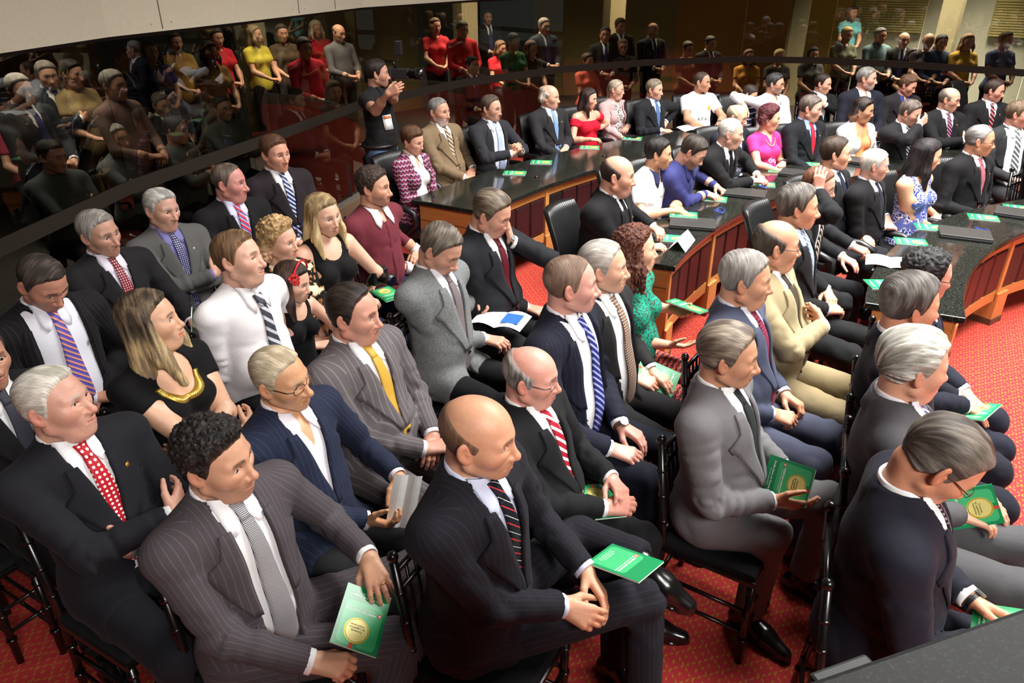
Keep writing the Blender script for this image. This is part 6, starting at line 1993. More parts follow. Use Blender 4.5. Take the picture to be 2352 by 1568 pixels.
man('navyblock', 'man with full dark grey hair in navy suit behind the white haired man', 2090, 700, -26, lod=0, torso=(-2, 0, 0), head=(24, 4, 0), sc=1.06,
    tone=(206, 140, 106), topc=(30, 31, 42), hair=hr('side', (58, 52, 48), 0.024, c2=(112, 106, 100)), face=dict(age=0.6, fat=0.3), aL=aw(2190, 885, 0.70, d=(0.9, -0.2, -0.3), n=(0, 0, -1), curl=0.3), aR=aw(2170, 925, 0.69, d=(0.9, 0.2, -0.3), n=(0, 0, -1), curl=0.4), tie=((50, 50, 70), None, None), pants=(30, 31, 42))
man('gelled', 'man with wet-look curly black hair and glasses in navy suit by the front desk', 2128, 632, -26, lod=1, torso=(0, 0, 0), head=(26, 6, 0), sc=1.03,
    tone=(206, 140, 116), topc=(32, 34, 48), hair=hr('curl', (14, 12, 13), 0.016, c2=(46, 44, 46), recede=0.02, freq=70), face=dict(age=0.4), glasses=dict(c=(30, 30, 32), r=(0.025, 0.016, 0.001)), tie=((50, 50, 70), None, None))

# --- the desks
man('blackbulk', 'heavy balding man in black suit with hands clasped on the middle desk', 1418, 402, -36, lod=1, torso=(12, 0, 0), head=(24, 6, 0), sc=1.10,
    tone=(210, 150, 122), topc=(25, 24, 26), hair=hr('side', (46, 36, 30), 0.006, c2=(70, 56, 46), bald=0.052), face=dict(age=0.5, fat=0.6, jaw=0.5, beard=((96, 80, 72), 0.35)), body=dict(fat=0.8, wide=1.08), pin=1, vw=0.045, aL=aw(1500, 522, 0.815, pole=(0, 1, -0.6), d=(0.7, -0.6, 0), n=(0, 0, -1), curl=0.7), aR=aw(1512, 540, 0.81, pole=(0, -1, -0.6), d=(0.8, 0.45, 0), n=(0, 0.2, -1), curl=0.8), tie=((30, 28, 30), None, None))
man('polo', 'young black haired man in white polo shirt with navy collar', 1512, 352, -38, lod=1, torso=(14, 0, 0), head=(26, 6, 0), sc=1.02,
    tone=(206, 146, 110), top='polo', topc=(236, 236, 240), colc=(44, 46, 80), slv=0.72, opencollar=0.98, hair=hr('side', (20, 16, 15), 0.016, c2=(44, 36, 32)), face=dict(age=0.05, w=0.95, beard=((70, 50, 40), 0.45)), pants=(34, 36, 52), aL=aw(1545, 474, 0.80, pole=(0, 1, -0.6), d=(0.9, -0.4, 0), n=(0, 0, -1), curl=0.5), aR=aw(1540, 484, 0.80, pole=(0, -1, -0.5), d=(0.9, 0.3, 0), n=(0, 0, -1), curl=0.5))
man('navyshirt', 'bearded man with glasses in dark blue shirt bent over the desk', 1592, 348, -38, lod=1, torso=(20, 0, 0), head=(16, 34, 0), sc=1.04,
    tone=(206, 150, 122), top='shirt', topc=(52, 54, 104), hair=hr('side', (36, 28, 24), 0.018, c2=(66, 54, 46)), face=dict(age=0.2, fat=0.3, beard=((52, 40, 34), 0.85)), glasses=dict(c=(40, 40, 44), r=(0.024, 0.016, 0.001)), body=dict(fat=0.5), aL=aw(1645, 428, 0.80, pole=(0, 1, -0.5), d=(0.85, -0.3, -0.2), n=(0, -0.3, -1), curl=1.0), aR=aw(1622, 444, 0.80, pole=(0, -1, -0.5), d=(0.9, 0.1, -0.2), n=(0, 0.2, -1), curl=0.9))
man('clasped', 'white haired man in black suit leaning with fingers interlaced on desk', 1678, 305, -38, lod=1, torso=(16, 0, 0), head=(20, 8, 0), sc=1.05,
    tone=(214, 156, 132), topc=(28, 27, 28), tie=((22, 22, 24), None, None), hair=hr('back', (178, 170, 158), 0.007, c2=(216, 210, 200), recede=0.035), face=dict(age=0.9, fat=0.4, flush=1.2), pin=1, aL=aw(1738, 402, 0.81, pole=(0, 1, -0.5), d=(0.8, -0.55, 0.05), n=(-0.1, -0.3, -1), curl=1.0), aR=aw(1728, 415, 0.805, pole=(0, -1, -0.5), d=(0.85, 0.4, 0.05), n=(-0.1, 0.3, -1), curl=1.0))
man('hidden', 'bald glasses wearing man half hidden behind the man with interlaced fingers', 1692, 268, -40, lod=2, torso=(4, 0, 0), head=(10, 12, 0), sc=1.0,
    tone=(214, 160, 130), topc=(40, 42, 54), tie=((150, 160, 200), 'stripe', (226, 226, 236), 0.5), hair=hr('side', (150, 136, 112), 0.008, c2=(180, 166, 140), bald=0.055), face=dict(age=0.8), glasses=dict(c=(60, 60, 60)))
man('pink', 'woman with short curly dark red hair in bright pink t-shirt', 1768, 270, -42, lod=1, fem=1, torso=(2, 0, 0), head=(24, 8, 0), sc=1.00,
    tone=(222, 160, 128), top='tee', neckr=0.085, vn=0.97, topc=(226, 56, 128), slv=0.5, hair=hr('curl', (62, 18, 24), 0.030, c2=(96, 34, 40), noear=1, len=0.03, wide=0.012), face=dict(age=0.5, fat=0.4, lipcol=(190, 60, 70)), body=dict(fat=0.5), pants=(26, 25, 27), **lapw(1805, 385, 0.76), watch={1: dict(c=(40, 40, 42), metal=False)})
man('redtie', 'man with short grey-brown hair in black suit and bright red tie', 1862, 248, -46, lod=1, torso=(2, 0, 0), head=(16, 8, 0), sc=1.05,
    tone=(214, 150, 126), topc=(28, 29, 34), tie=((206, 40, 58), 'plaid', (160, 34, 52), 0.6), shirt=(140, 172, 230), tie_end=0.58, hair=hr('side', (76, 66, 58), 0.013, c2=(116, 104, 94)), face=dict(age=0.5, fat=0.5, jaw=0.3), pin=1, **lapw(1885, 395, 0.70), vw=0.075)
man('whiteblazer', 'woman with swept-back black hair, white blazer and orange top', 1982, 252, -48, lod=1, fem=1, torso=(2, 0, 0), head=(16, 8, 0), sc=1.02,
    tone=(196, 134, 98), top='jacket', topc=(236, 232, 226), shirt=(238, 140, 90), collar=False, opencollar=0.92, nocuff=1, open=True, openw=0.06, vw=0.085, hair=hr('back', (22, 15, 14), 0.020, c2=(50, 34, 30), len=0.08, bun=0), face=dict(age=0.3, fat=0.4, lipcol=(150, 70, 64)), pants=(226, 222, 214), body=dict(fat=0.4), shawl=1)
man('handover', 'man in black suit covering his eyes with one hand', 2090, 258, -46, lod=1, torso=(6, 0, 0), head=(6, 18, 0), sc=1.02,
    tone=(204, 146, 122), topc=(36, 35, 38), tie=((60, 60, 66), 'stripe', (206, 206, 206), 0.6), hair=hr('side', (70, 60, 52), 0.014, c2=(116, 104, 94)), face=dict(age=0.6), aR=dict(w=(0.150, -0.085, -0.055), hf=1, pole=(0.5, -0.9, -0.5), d=(-0.10, 0.75, 0.55), n=(-1, 0.1, -0.1), curl=0.5), aL=L0)
man('glassescross', 'balding man with glasses and crossed arms, striped pink tie', 2180, 228, -50, lod=1, torso=(-2, 0, 0), head=(10, 8, 0), sc=1.04,
    tone=(212, 152, 122), topc=(27, 26, 28), tie=((40, 36, 70), 'stripe', (206, 110, 120), 0.6), hair=hr('side', (92, 80, 70), 0.008, c2=(124, 112, 100), bald=0.060), face=dict(age=0.7), glasses=dict(c=(60, 60, 64), r=(0.026, 0.015, 0.0008), metal=0.5), aL=LC, aR=RC, pin=1, vw=0.075)
man('redstripe', 'dark haired man in black suit with red and white striped tie near the glass', 2283, 208, -54, lod=2, torso=(0, 0, 0), head=(12, 8, 0), sc=1.03,
    tone=(206, 142, 116), topc=(31, 30, 32), tie=((36, 34, 38), 'stripe', (170, 40, 48), 0.45, (220, 216, 214)), hair=hr('side', (40, 28, 24), 0.012, c2=(64, 48, 42), recede=0.02), face=dict(age=0.5), pin=1)
man('greytie', 'man in glasses with white shirt and broad grey striped tie', 2338, 262, -52, lod=1, torso=(0, 0, 0), head=(16, 6, 0), sc=1.04,
    tone=(214, 152, 128), topc=(52, 52, 54), tie=((90, 94, 96), 'stripe', (206, 210, 212), 0.45), open=True, openw=0.08, vw=0.085, hair=hr('side', (84, 66, 50), 0.013, c2=(120, 100, 80)), face=dict(age=0.4), glasses=dict(c=(36, 34, 36), r=(0.025, 0.016, 0.0013)))
man('edgeback', 'person in black suit cut off by the frame beside the front desk', 2425, 312, -60, lod=2, tone=(206, 146, 120), topc=(26, 25, 27), hair=hr('side', (40, 30, 26)), tie=((60, 60, 70), None, None))
man('pattern', 'woman with short chestnut hair in red and navy patterned jacket', 948, 322, -30, lod=1, fem=1, torso=(2, 0, 0), head=(4, 16, 4), sc=1.0,
    tone=(220, 160, 132), top='jacket', topc=(58, 44, 82), mat=cloth((58, 44, 82), 'lattice', (190, 150, 160), 1.1, rgb3=(150, 50, 76)), shirt=(236, 232, 224), collar=True, opencollar=0.96, open=True, openw=0.06, vw=0.08, nocuff=1, hair=hr('side', (70, 44, 28), 0.022, c2=(104, 70, 46), noear=0, fringe=0.012), face=dict(age=0.5, lipcol=(190, 100, 92)), pants=(34, 38, 72), **lapw(1005, 455, 0.66))
man('tansuit', 'grey bearded man in tan suit with hands joined', 1008, 255, -40, lod=1, torso=(-2, 0, 0), head=(8, 4, 2), sc=1.07,
    tone=(212, 148, 118), topc=(124, 104, 80), tie=((110, 86, 66), 'stripe', (206, 190, 170), 0.5, (60, 46, 40)), hair=hr('side', (104, 98, 94), 0.008, c2=(150, 146, 140), recede=0.014), face=dict(age=0.6, fat=0.4, beard=((196, 192, 186), 0.85), browc=(80, 66, 56)), body=dict(fat=0.6), **lapw(1092, 400, 0.68), watch={1: dict(c=(120, 120, 124))}, pin=1, pants=(120, 100, 78))
man('handsup', 'man with glasses in dark grey suit, fingers interlaced before his chest', 1128, 248, -44, lod=1, torso=(0, 0, 0), head=(14, 6, 0), sc=1.05,
    tone=(210, 150, 122), topc=(50, 50, 56), tie=((166, 178, 214), None, None), shirt=(222, 224, 240), open=True, openw=0.06, vw=0.08, tie_end=0.58, hair=hr('side', (64, 50, 42), 0.014, c2=(100, 84, 74), recede=0.022), face=dict(age=0.6, fat=0.2), glasses=dict(c=(130, 130, 130), r=(0.025, 0.017, 0.0008), metal=0.7), aL=dict(LK, w=(0.34, 0.07, 0.84)), aR=dict(RK, w=(0.34, -0.05, 0.84)), watch={1: dict(c=(80, 80, 84))})
man('longgrey', 'balding man with long grey side hair in dark suit and blue tie', 1262, 222, -44, lod=1, torso=(0, 0, 0), head=(22, 4, 0), sc=1.05,
    tone=(226, 160, 130), topc=(48, 46, 49), tie=((96, 130, 176), 'dots', (170, 190, 214), 1.3), hair=hr('back', (146, 130, 116), 0.018, c2=(196, 184, 170), bald=0.062, len=0.02, wide=0.004, noear=0), face=dict(age=0.7, flush=1.2), **lapw(1305, 352, 0.70), pin=1)
man('reddress', 'woman with long black hair in red off-shoulder dress', 1352, 225, -46, lod=1, fem=1, torso=(0, 0, 0), head=(20, 10, 0), sc=0.98,
    tone=(224, 160, 130), top='offshoulder', topc=(196, 22, 46), hair=hr('side', (34, 22, 22), 0.012, c2=(64, 44, 40), len=0.13, front=0.20), face=dict(age=0.05, lipcol=(200, 70, 80)), pants=(190, 22, 44), skirt=1, **lapw(1372, 312, 0.76))
man('pinkcardigan', 'older woman with glasses and grey hair in pale pink cardigan', 1415, 205, -46, lod=1, fem=1, torso=(2, 0, 0), head=(22, 4, 0), sc=0.98,
    tone=(222, 164, 138), top='jacket', topc=(196, 160, 158), shirt=(226, 214, 210), shpat='print', shpatc=(84, 48, 56), collar=False, opencollar=1.0, nocuff=1, open=True, openw=0.055, vw=0.07, shawl=1, hair=hr('back', (140, 124, 106), 0.010, c2=(182, 168, 150), tail=1), face=dict(age=0.8, fat=0.3), glasses=dict(c=(170, 160, 150), r=(0.026, 0.018, 0.0008), metal=0.6), body=dict(fat=0.5), **lapw(1448, 302, 0.74))
man('bluetie', 'man with short sandy hair in black suit and blue tie', 1503, 205, -48, lod=1, torso=(0, 0, 0), head=(14, 6, 0), sc=1.00,
    tone=(216, 156, 130), topc=(36, 37, 42), tie=((52, 84, 132), 'dots', (120, 150, 190), 1.2), shirt=(210, 220, 244), hair=hr('side', (104, 92, 76), 0.012, c2=(146, 134, 116)), face=dict(age=0.5, fat=0.2), **lapw(1535, 292, 0.76))
man('apac', 'lean man with shaved hair in white printed t-shirt at the back desk', 1612, 188, -48, lod=1, torso=(2, 0, 0), head=(14, 4, 0), sc=1.03,
    tone=(196, 136, 104), top='tee', neckr=0.070, topc=(246, 246, 248), slv=0.62, hair=hr('side', (60, 46, 40), 0.004, c2=(80, 64, 54), amp=0.001, recede=0.03), face=dict(age=0.6, w=0.94, fat=0.0), pants=(40, 44, 60), aL=aw(1652, 282, 0.79, pole=(0, 1, -0.6), d=(0.8, -0.5, 0), n=(0, 0, -1)), aR=aw(1618, 290, 0.79, pole=(0, -1, -0.6), d=(0.9, 0.3, 0), n=(0, 0, -1)), watch={1: dict(c=(30, 32, 34), metal=False)})
man('boy', 'small boy in navy striped t-shirt leaning against the man in pale shirt', 1722, 216, -46, lod=2, torso=(4, 0, 0), head=(16, 26, 0), sc=0.82, hsc=1.10, z0=0.12,
    tone=(206, 148, 116), top='tee', neckr=0.07, topc=(42, 42, 74), pat='band', patc=(190, 190, 206), pats=0.5, hair=hr('side', (40, 30, 26), 0.016, c2=(64, 50, 42)), face=dict(age=0.0, fat=0.2, nose=0.85), body=dict(wide=0.88, fat=0.0))
man('paleshirt', 'man with black hair, glasses and short beard in pale grey shirt', 1780, 192, -50, lod=1, torso=(0, 0, 0), head=(20, 6, 0), sc=1.03,
    tone=(206, 148, 118), top='shirt', topc=(206, 206, 212), opencollar=0.97, hair=hr('side', (34, 32, 34), 0.015, c2=(70, 68, 70)), face=dict(age=0.4, beard=((150, 142, 136), 0.7)), glasses=dict(c=(40, 40, 44), r=(0.025, 0.016, 0.0012)), aR=dict(w=(0.02, -0.36, 0.94), pole=(-0.3, -1, 0.0), d=(0.5, -0.6, -0.4), n=(0.2, 0, -1)), aL=L0)
man('throat', 'thin faced dark haired man touching his collar, black suit', 1890, 192, -52, lod=2, torso=(0, 0, 0), head=(14, 8, 0), sc=1.00,
    tone=(212, 152, 124), topc=(28, 28, 30), hair=hr('side', (30, 22, 20), 0.012, c2=(56, 42, 36), recede=0.03), face=dict(age=0.4, w=0.93), tie=((226, 226, 230), None, None), aL=dict(w=(0.17, -0.02, 0.98), pole=(0.3, 1, -0.6), d=(-0.3, -0.8, 0.4), n=(-0.8, 0.3, -0.3), curl=0.5), aR=R0)
man('goatee', 'grey haired man with goatee in navy jacket and open white shirt', 1990, 180, -52, lod=2, torso=(2, 0, 0), head=(20, 2, 0), sc=1.10,
    tone=(206, 146, 122), topc=(32, 33, 46), hair=hr('side', (92, 88, 84), 0.010, c2=(140, 136, 130)), face=dict(age=0.6, w=0.94, beard=((170, 166, 162), 0.7)), opencollar=0.96, shirt=(226, 220, 232))
man('curlybrown', 'man with curly brown hair looking down, black suit over blue shirt', 2085, 196, -52, lod=2, torso=(4, 0, 0), head=(8, 20, 0), sc=1.00,
    tone=(206, 142, 114), topc=(42, 38, 40), shirt=(40, 52, 110), hair=hr('curl', (72, 48, 34), 0.020, c2=(112, 80, 58), freq=110), face=dict(age=0.4, fat=0.2), opencollar=0.98)
man('lapedge', 'seated person cut off at the frame, joined hands over dark suit', -45, 820, -30, lod=1, topc=(29, 29, 32), hair=hr('side', (60, 50, 44)), tie=((60, 60, 70), None, None), tone=(196, 140, 112), aL=aw(32, 1018, 0.68, d=(0.9, -0.4, 0), n=(0, 0, -1)), aR=aw(20, 1038, 0.68, d=(0.9, 0.3, 0), n=(0, 0, -1)))
man('cameraman', 'standing cameraman in dark shirt and jeans with camcorder on shoulder', 866, 168, -20, lod=1, stand=True, torso=(2, 0, 0), head=(30, 4, 0), sc=1.0,
    tone=(196, 140, 112), top='shirt', topc=(38, 36, 38), hair=hr('side', (32, 25, 22), 0.014, c2=(56, 44, 38)), face=dict(age=0.4, beard=((60, 46, 40), 0.5)), pants=(88, 108, 146), slv=0.55, short=1,
    aL=dict(wp=(928, 232, 1.52), pole=(0.4, 0.8, -0.9), d=(0.5, -0.2, 1.0), n=(0.3, -0.9, -0.2), curl=0.35, spread=0.8), aR=dict(wp=(905, 210, 1.56), pole=(0.2, -0.6, -1), d=(0.8, 0.3, 0.4), n=(-0.2, 0.9, 0), curl=0.4))
# ------------------------------------------------------------------ chairs under the people
CHAIRS_BALL = [('curly', 'under the man in charcoal pinstripe with curly hair'), ('dotted', 'under the white haired man with red dotted tie'), ('goldneck', 'under the woman with gold neckline'), ('purpletie', 'under the man with purple striped tie'),
    ('greyhead', 'under the silver haired man with maroon tie'), ('greysuit', 'under the white haired man in grey suit'), ('profile', 'under the ruddy man turned sideways'), ('bluestripe', 'under the upright brown haired man'), ('whiteshirt', 'under the man in white shirt and dark tie'),
    ('animalprint', 'under the woman in animal print'), ('blonde', 'under the blonde woman with the camera'), ('maroon', 'under the man in maroon shirt'), ('girl', 'under the girl with the red flower'), ('navyglasses', 'under the elderly man in navy jacket'), ('goldtie', 'under the man with gold tie'),
    ('bald', 'under the bald man with crossed leg'), ('redwhite', 'under the balding man with rimless glasses'), ('shaved', 'under the man with shiny blue tie'), ('browntie', 'under the smiling man with brown tie'), ('crochet', 'under the woman in green crochet'), ('tweed', 'under the man in tweed'), ('facehand', 'under the heavy man rubbing his eyes'),
    ('bookletgrey', 'under the man in mid-grey suit'), ('navywine', 'under the broad man with wine red tie'), ('beige', 'under the bald man in beige'), ('darkgrey', 'under the man with layered dark grey hair'), ('reader', 'under the man reading in navy'), ('whitewave', 'under the man with wavy white hair'), ('navyblock', 'under the man with full dark grey hair'), ('gelled', 'under the man with wet-look curls'), ('lapedge', 'under the person cut off at the frame with joined hands'),
    ('throat', 'under the man touching his collar'), ('goatee', 'under the man with goatee'), ('curlybrown', 'under the man with curly brown hair'), ('redstripe', 'under the man with red striped tie near the glass'), ('edgeback', 'under the person cut off beside the front desk'), ('glassescross', 'under the man with glasses and crossed arms'), ('handover', 'under the man covering his eyes')]
CHAIRS_OFF = [('earhand', 'of the man with hand on head'), ('squarejaw', 'of the man with high forehead'), ('whitehairblack', 'of the elderly man with folded hands'), ('longblack', 'of the woman with long black hair'), ('reddottie', 'of the man with red dotted tie'), ('blackbulk', 'of the heavy man in black at the middle desk'), ('polo', 'of the young man in white polo'),
    ('navyshirt', 'of the man in dark blue shirt'), ('clasped', 'of the man with interlaced fingers on the desk'), ('hidden', 'of the half hidden bald man'), ('pink', 'of the woman in pink t-shirt'), ('redtie', 'of the man with bright red tie'), ('whiteblazer', 'of the woman in white blazer'), ('greytie', 'of the man with broad grey tie'),
    ('pattern', 'of the woman in patterned jacket'), ('tansuit', 'of the bearded man in tan suit'), ('handsup', 'of the man with hands before his chest'), ('longgrey', 'of the man with long grey side hair'), ('reddress', 'of the woman in red dress'), ('pinkcardigan', 'of the woman in pink cardigan'), ('bluetie', 'of the man with blue tie at the back desk'), ('apac', 'of the man in white printed t-shirt'), ('boy', 'beside the small boy in stripes'), ('paleshirt', 'of the man in pale grey shirt')]
def seat_at(proto, first, loc, yaw, label, group):
    o = proto if first else copy_tree(proto)
    o.location = loc
    o.rotation_euler = (0, 0, math.radians(yaw))
    tag(o, label, 'chair', group)
    return o
CH = {}
ball = make_ballroom_chair()
for i, (k, lab) in enumerate(CHAIRS_BALL):
    r = P[k]
    p = r.B2W((0.09, 0, 0))
    CH[k] = seat_at(ball, i == 0, (p.x, p.y, 0), r.yaw, 'black ballroom chair ' + lab, 'black ballroom chairs')
for px, py, yaw, lab in ((890, 742, -28, 'black ballroom chair standing empty between the girl and the man in tweed'), (1010, 905, -28, 'empty black ballroom chair with flat cushion next to the man with gold tie'), (25, 1225, -30, 'empty black ballroom chair cut off by the frame, in shade'), (728, 385, -44, 'empty black ballroom chair against the glass behind the blonde woman')):
    p = at(px, py, 0.45)
    seat_at(ball, False, (p.x, p.y, 0), yaw, lab, 'black ballroom chairs')
office = make_office_chair()
for i, (k, lab) in enumerate(CHAIRS_OFF):
    r = P[k]
    p = r.B2W((0.02, 0, 0))
    seat_at(office, i == 0, (p.x, p.y, 0), r.yaw, 'black leather office chair ' + lab, 'black leather office chairs')
p = at(1680, 262, 0.8)
for px, py, z, yaw, lab in ((1672, 238, 0.95, -50, 'empty ribbed black office chair between the printed t-shirt man and the boy'), (2230, 265, 0.6, -50, 'empty black office chair by the back desk beneath the glass')):
    p = at(px, py, z)
    seat_at(office, False, (p.x, p.y, 0), yaw, lab, 'black leather office chairs')

# ------------------------------------------------------------------ booklets
front = make_booklet(False)
back = make_booklet(True)
used = {}
def booklet(px, py, z, yaw, label, rx=0.0, ry=0.0, proto=None, group=None, loc=None):
    """a booklet whose middle shows at px, py; yaw turns its top edge, rx/ry tilt it"""
    pr = proto or front
    o = copy_tree(pr) if used.get(pr.name) else pr
    used[pr.name] = 1
    o.location = loc or at(px, py, z)
    o.rotation_euler = (math.radians(rx), math.radians(ry), math.radians(yaw))
    tag(o, label, 'booklet', group)
    return o
GB = 'green programme booklets'
DZ = 0.753
for px, py, yaw, lab in ((1182, 398, -97, 'green booklet lying nearest the open end of the back desk'), (1243, 373, -97, 'green booklet on the back desk, second from its open end'), (1354, 339, -97, 'green booklet on the back desk before the balding long haired man'), (1452, 318, -104, 'green booklet with phone on it before the woman in pink cardigan'),
    (1570, 494, -102, 'green booklet lying on top of a closed laptop beside the polo shirt'), (1640, 457, -108, 'green booklet under the hands of the man in dark blue shirt'), (1752, 424, -106, 'green booklet under the interlaced fingers'), (1790, 392, -106, 'green booklet on the middle desk before the woman in pink'), (1866, 378, -108, 'green booklet on the middle desk before the man with bright red tie'),
    (2137, 523, -106, 'green booklet on the front desk beside the closed laptop and elderly man'), (2092, 556, -106, 'green booklet on the front desk above the open white paper'), (2258, 500, -112, 'green booklet on the front desk before the man with red dotted tie'), (2032, 654, -92, 'green booklet at the near end of the front desk'), (2340, 478, -112, 'green booklet on the front desk cut off by the frame'), (1540, 548, -104, 'green booklet under the hands clasped on the middle desk')):
    booklet(px, py, DZ + (0.031 if (px, py) == (1570, 494) else 0), yaw, lab, group=GB)
booklet(826, 1412, 0.655, -181, 'large green booklet held upside down on the knee by the curly haired man', rx=-8.4, ry=-26.4, group=GB, loc=(-0.467, 1.645, 0.706))
booklet(1812, 1106, 0.735, 238.5, 'green booklet held sideways by the man in mid-grey suit', rx=30.8, ry=59.4, group=GB, loc=(1.058, 2.278, 0.751))
booklet(2325, 1445, 0.735, -120, 'green booklet in the hands of the reading man', rx=20, ry=14, group=GB)
booklet(1436, 1296, 0.735, 226.8, 'green booklet with white back text resting on the crossed leg', rx=13.3, ry=-5.8, proto=back, loc=(0.377, 1.859, 0.732))
booklet(1378, 1152, 0.635, 20, 'green booklet flat on the lap of the man with rimless glasses', rx=0, ry=10, group=GB)
booklet(1508, 866, 0.665, 60, 'green booklet folded in the hands of the man with brown tie', rx=20, ry=-30, group=GB)
booklet(1578, 704, 0.775, -125, 'green booklet held flat on both palms by the woman in green crochet', rx=-6, ry=-14, group=GB)
booklet(425, 664, 0.68, -60, 'green booklet hanging under the crossed arms of the grey suit', rx=-50, ry=0, group=GB)
booklet(442, 758, 0.76, -70, 'dark side of a green booklet held up by the silver haired man', rx=80, ry=0, group=GB)
booklet(890, 676, 0.63, 40, 'green booklet on the lap under the photo camera', group=GB)
booklet(2240, 945, 0.66, -50, 'green booklet on the knee of the navy suited man', ry=-20, group=GB)
booklet(2218, 1166, 0.73, -52, 'green booklet standing edge-on behind the reading man', rx=62, ry=58, group=GB)

# ------------------------------------------------------------------ laptops, cables, papers
lp = make_laptop()
for i, (px, py, yaw, lab) in enumerate(((1590, 518, -14, 'closed black laptop under a green booklet by the name card'), (1712, 448, -22, 'closed black laptop on the middle desk before the interlaced fingers'), (1835, 403, -30, 'closed black laptop on the middle desk, behind the leaning man'), (1962, 372, -36, 'closed black laptop before the woman in white blazer'), (2215, 542, -24, 'large closed black laptop on the front desk'), (2340, 495, -34, 'closed black laptop on the front desk cut off by the frame'))):
    o = lp if i == 0 else copy_tree(lp)
    o.location = at(px, py, DZ - 0.001); o.rotation_euler = (0, 0, math.radians(yaw))
    tag(o, lab, 'laptop', 'closed black laptops')
cb = make_cable()
for i, (px, py, lab) in enumerate(((1648, 492, 'coil of blue cable beside the laptop under the booklet'), (1755, 436, 'coil of blue cable by the interlaced fingers'), (2046, 384, 'coil of blue cable behind the white blazer woman'), (2268, 532, 'coil of blue cable beside the large front laptop'), (2175, 592, 'coil of blue cable behind the wet-look curls'))):
    o = cb if i == 0 else copy_tree(cb)
    o.location = at(px, py, DZ); o.rotation_euler = (0, 0, i * 0.7)
    tag(o, lab, 'cable', 'blue cable coils on the desks')
# name card: a folded tent of white card
p = at(1566, 562, DZ)
card = empty('name_card', p, math.radians(-26))
def sheet(a, b_, w_): # a sloping card face along y
    d = Vector(b_) - Vector(a); n = Vector((-d.z, 0, d.x)).normalized() * 0.0006
    vs = []
    for q_ in (Vector(a), Vector(b_)):
        for s_ in (-1, 1):
            for t_ in (1, -1):
                vs.append(q_ + Vector((0, s_ * w_ / 2, 0)) + n * t_)
    return MB().add(vs, [(0, 2, 3, 1), (4, 5, 7, 6), (0, 1, 5, 4), (2, 6, 7, 3), (0, 4, 6, 2), (1, 3, 7, 5)])
sheet((0.061, 0, 0.0), (0, 0, 0.070), 0.28).build('front_panel', M_PAPER, card)
sheet((-0.061, 0, 0.0), (0, 0, 0.070), 0.28).build('back_panel', M_PAPER, card)
th = math.atan2(0.070, 0.061)
text('lettering', 'HOMENAGEADOS', 0.027, (0.0312, 0, 0.0361), M_INK, card, rot=(th, 0, math.pi / 2), sx=1.05)
tag(card, 'white folded name card reading HOMENAGEADOS on the middle desk', 'sign')
def paper(px, py, z, yaw, w_, h_, label, name='paper_sheet', cat='paper', bend=0.0, mat=None):
    n = 10
    v = []
    for t_ in (0.0008, 0):
        for i in range(n + 1):
            u = -0.5 + i / n
            zz = bend * (1 - abs(2 * u) ) ** 1 * 0 + bend * abs(math.sin(2 * PI * u)) 
            for s_ in (-1, 1):
                v.append((u * w_, s_ * h_ / 2, zz + t_))
    f = []
    k = 2 * (n + 1)
    for i in range(n):
        a = 2 * i
        f += [(a, a + 2, a + 3, a + 1), (k + a, k + a + 1, k + a + 3, k + a + 2), (a, k + a, k + a + 2, a + 2), (a + 1, a + 3, k + a + 3, k + a + 1)]
    f += [(0, 1, k + 1, k), (2 * n, k + 2 * n, k + 2 * n + 1, 2 * n + 1)]
    o = MB().add(v, f).build(name, mat or M_PAPER)
    o.location = at(px, py, z); o.rotation_euler = (0, 0, math.radians(yaw))
    tag(o, label, cat)
    return o
paper(2045, 603, DZ + 0.001, -24, 0.30, 0.21, 'open white brochure lying at the near end of the front desk', 'open_brochure', 'brochure', 0.012)
paper(1600, 296, DZ + 0.001, 10, 0.40, 0.27, 'open white pages before the man in printed t-shirt', 'open_brochure', 'brochure', 0.02)
o = paper(1150, 735, 0.73, -20, 0.30, 0.21, 'open brochure in the hands of the man in tweed', 'open_brochure', 'brochure', 0.02)
MB().box((0.07, 0, 0.021), (0.10, 0.12, 0.0012)).build('blue_picture', plain('blue_print', (52, 104, 190), 0.4), o)
o = paper(928, 1150, 0.72, -30, 0.11, 0.20, 'folded white programme held by the elderly man in navy', 'folded_programme', 'brochure', 0.012)
o.rotation_euler = (math.radians(70), math.radians(20), math.radians(20))
paper(1345, 318, DZ, 0, 0.16, 0.11, 'clear plastic folder before the woman in red dress', 'plastic_folder', 'folder', 0.004, plain('clear_plastic', (190, 196, 200), 0.15))
ph = MB().box((0, 0, 0.004), (0.07, 0.135, 0.008)).build('mobile_phone', plain('phone_case', (22, 22, 24), 0.2), bevel=0.003)
ph.location = at(1450, 315, DZ + 0.0075); ph.rotation_euler = (0, 0, 0.9)
tag(ph, 'black mobile phone lying on a green booklet', 'phone')
# microphone buttons on the back desk
for px, py in ((1232, 407), (1387, 358)):
    o = MB().tube([(0, 0, 0), (0, 0, 0.010)], [0.022, 0.018], 16).build('microphone_button', M_BLACKWOOD, None, True)
    MB().tube([(0, 0, 0.010), (0, 0, 0.013)], 0.007, 12).build('lamp', plain('red_lamp', (190, 40, 60), 0.3), o)
    o.location = at(px, py, DZ)
    tag(o, 'small round black desk button with red dot, ' + ('nearer the open end of back desk' if px < 1300 else 'before the long haired man'), 'button', 'round buttons on the back desk')
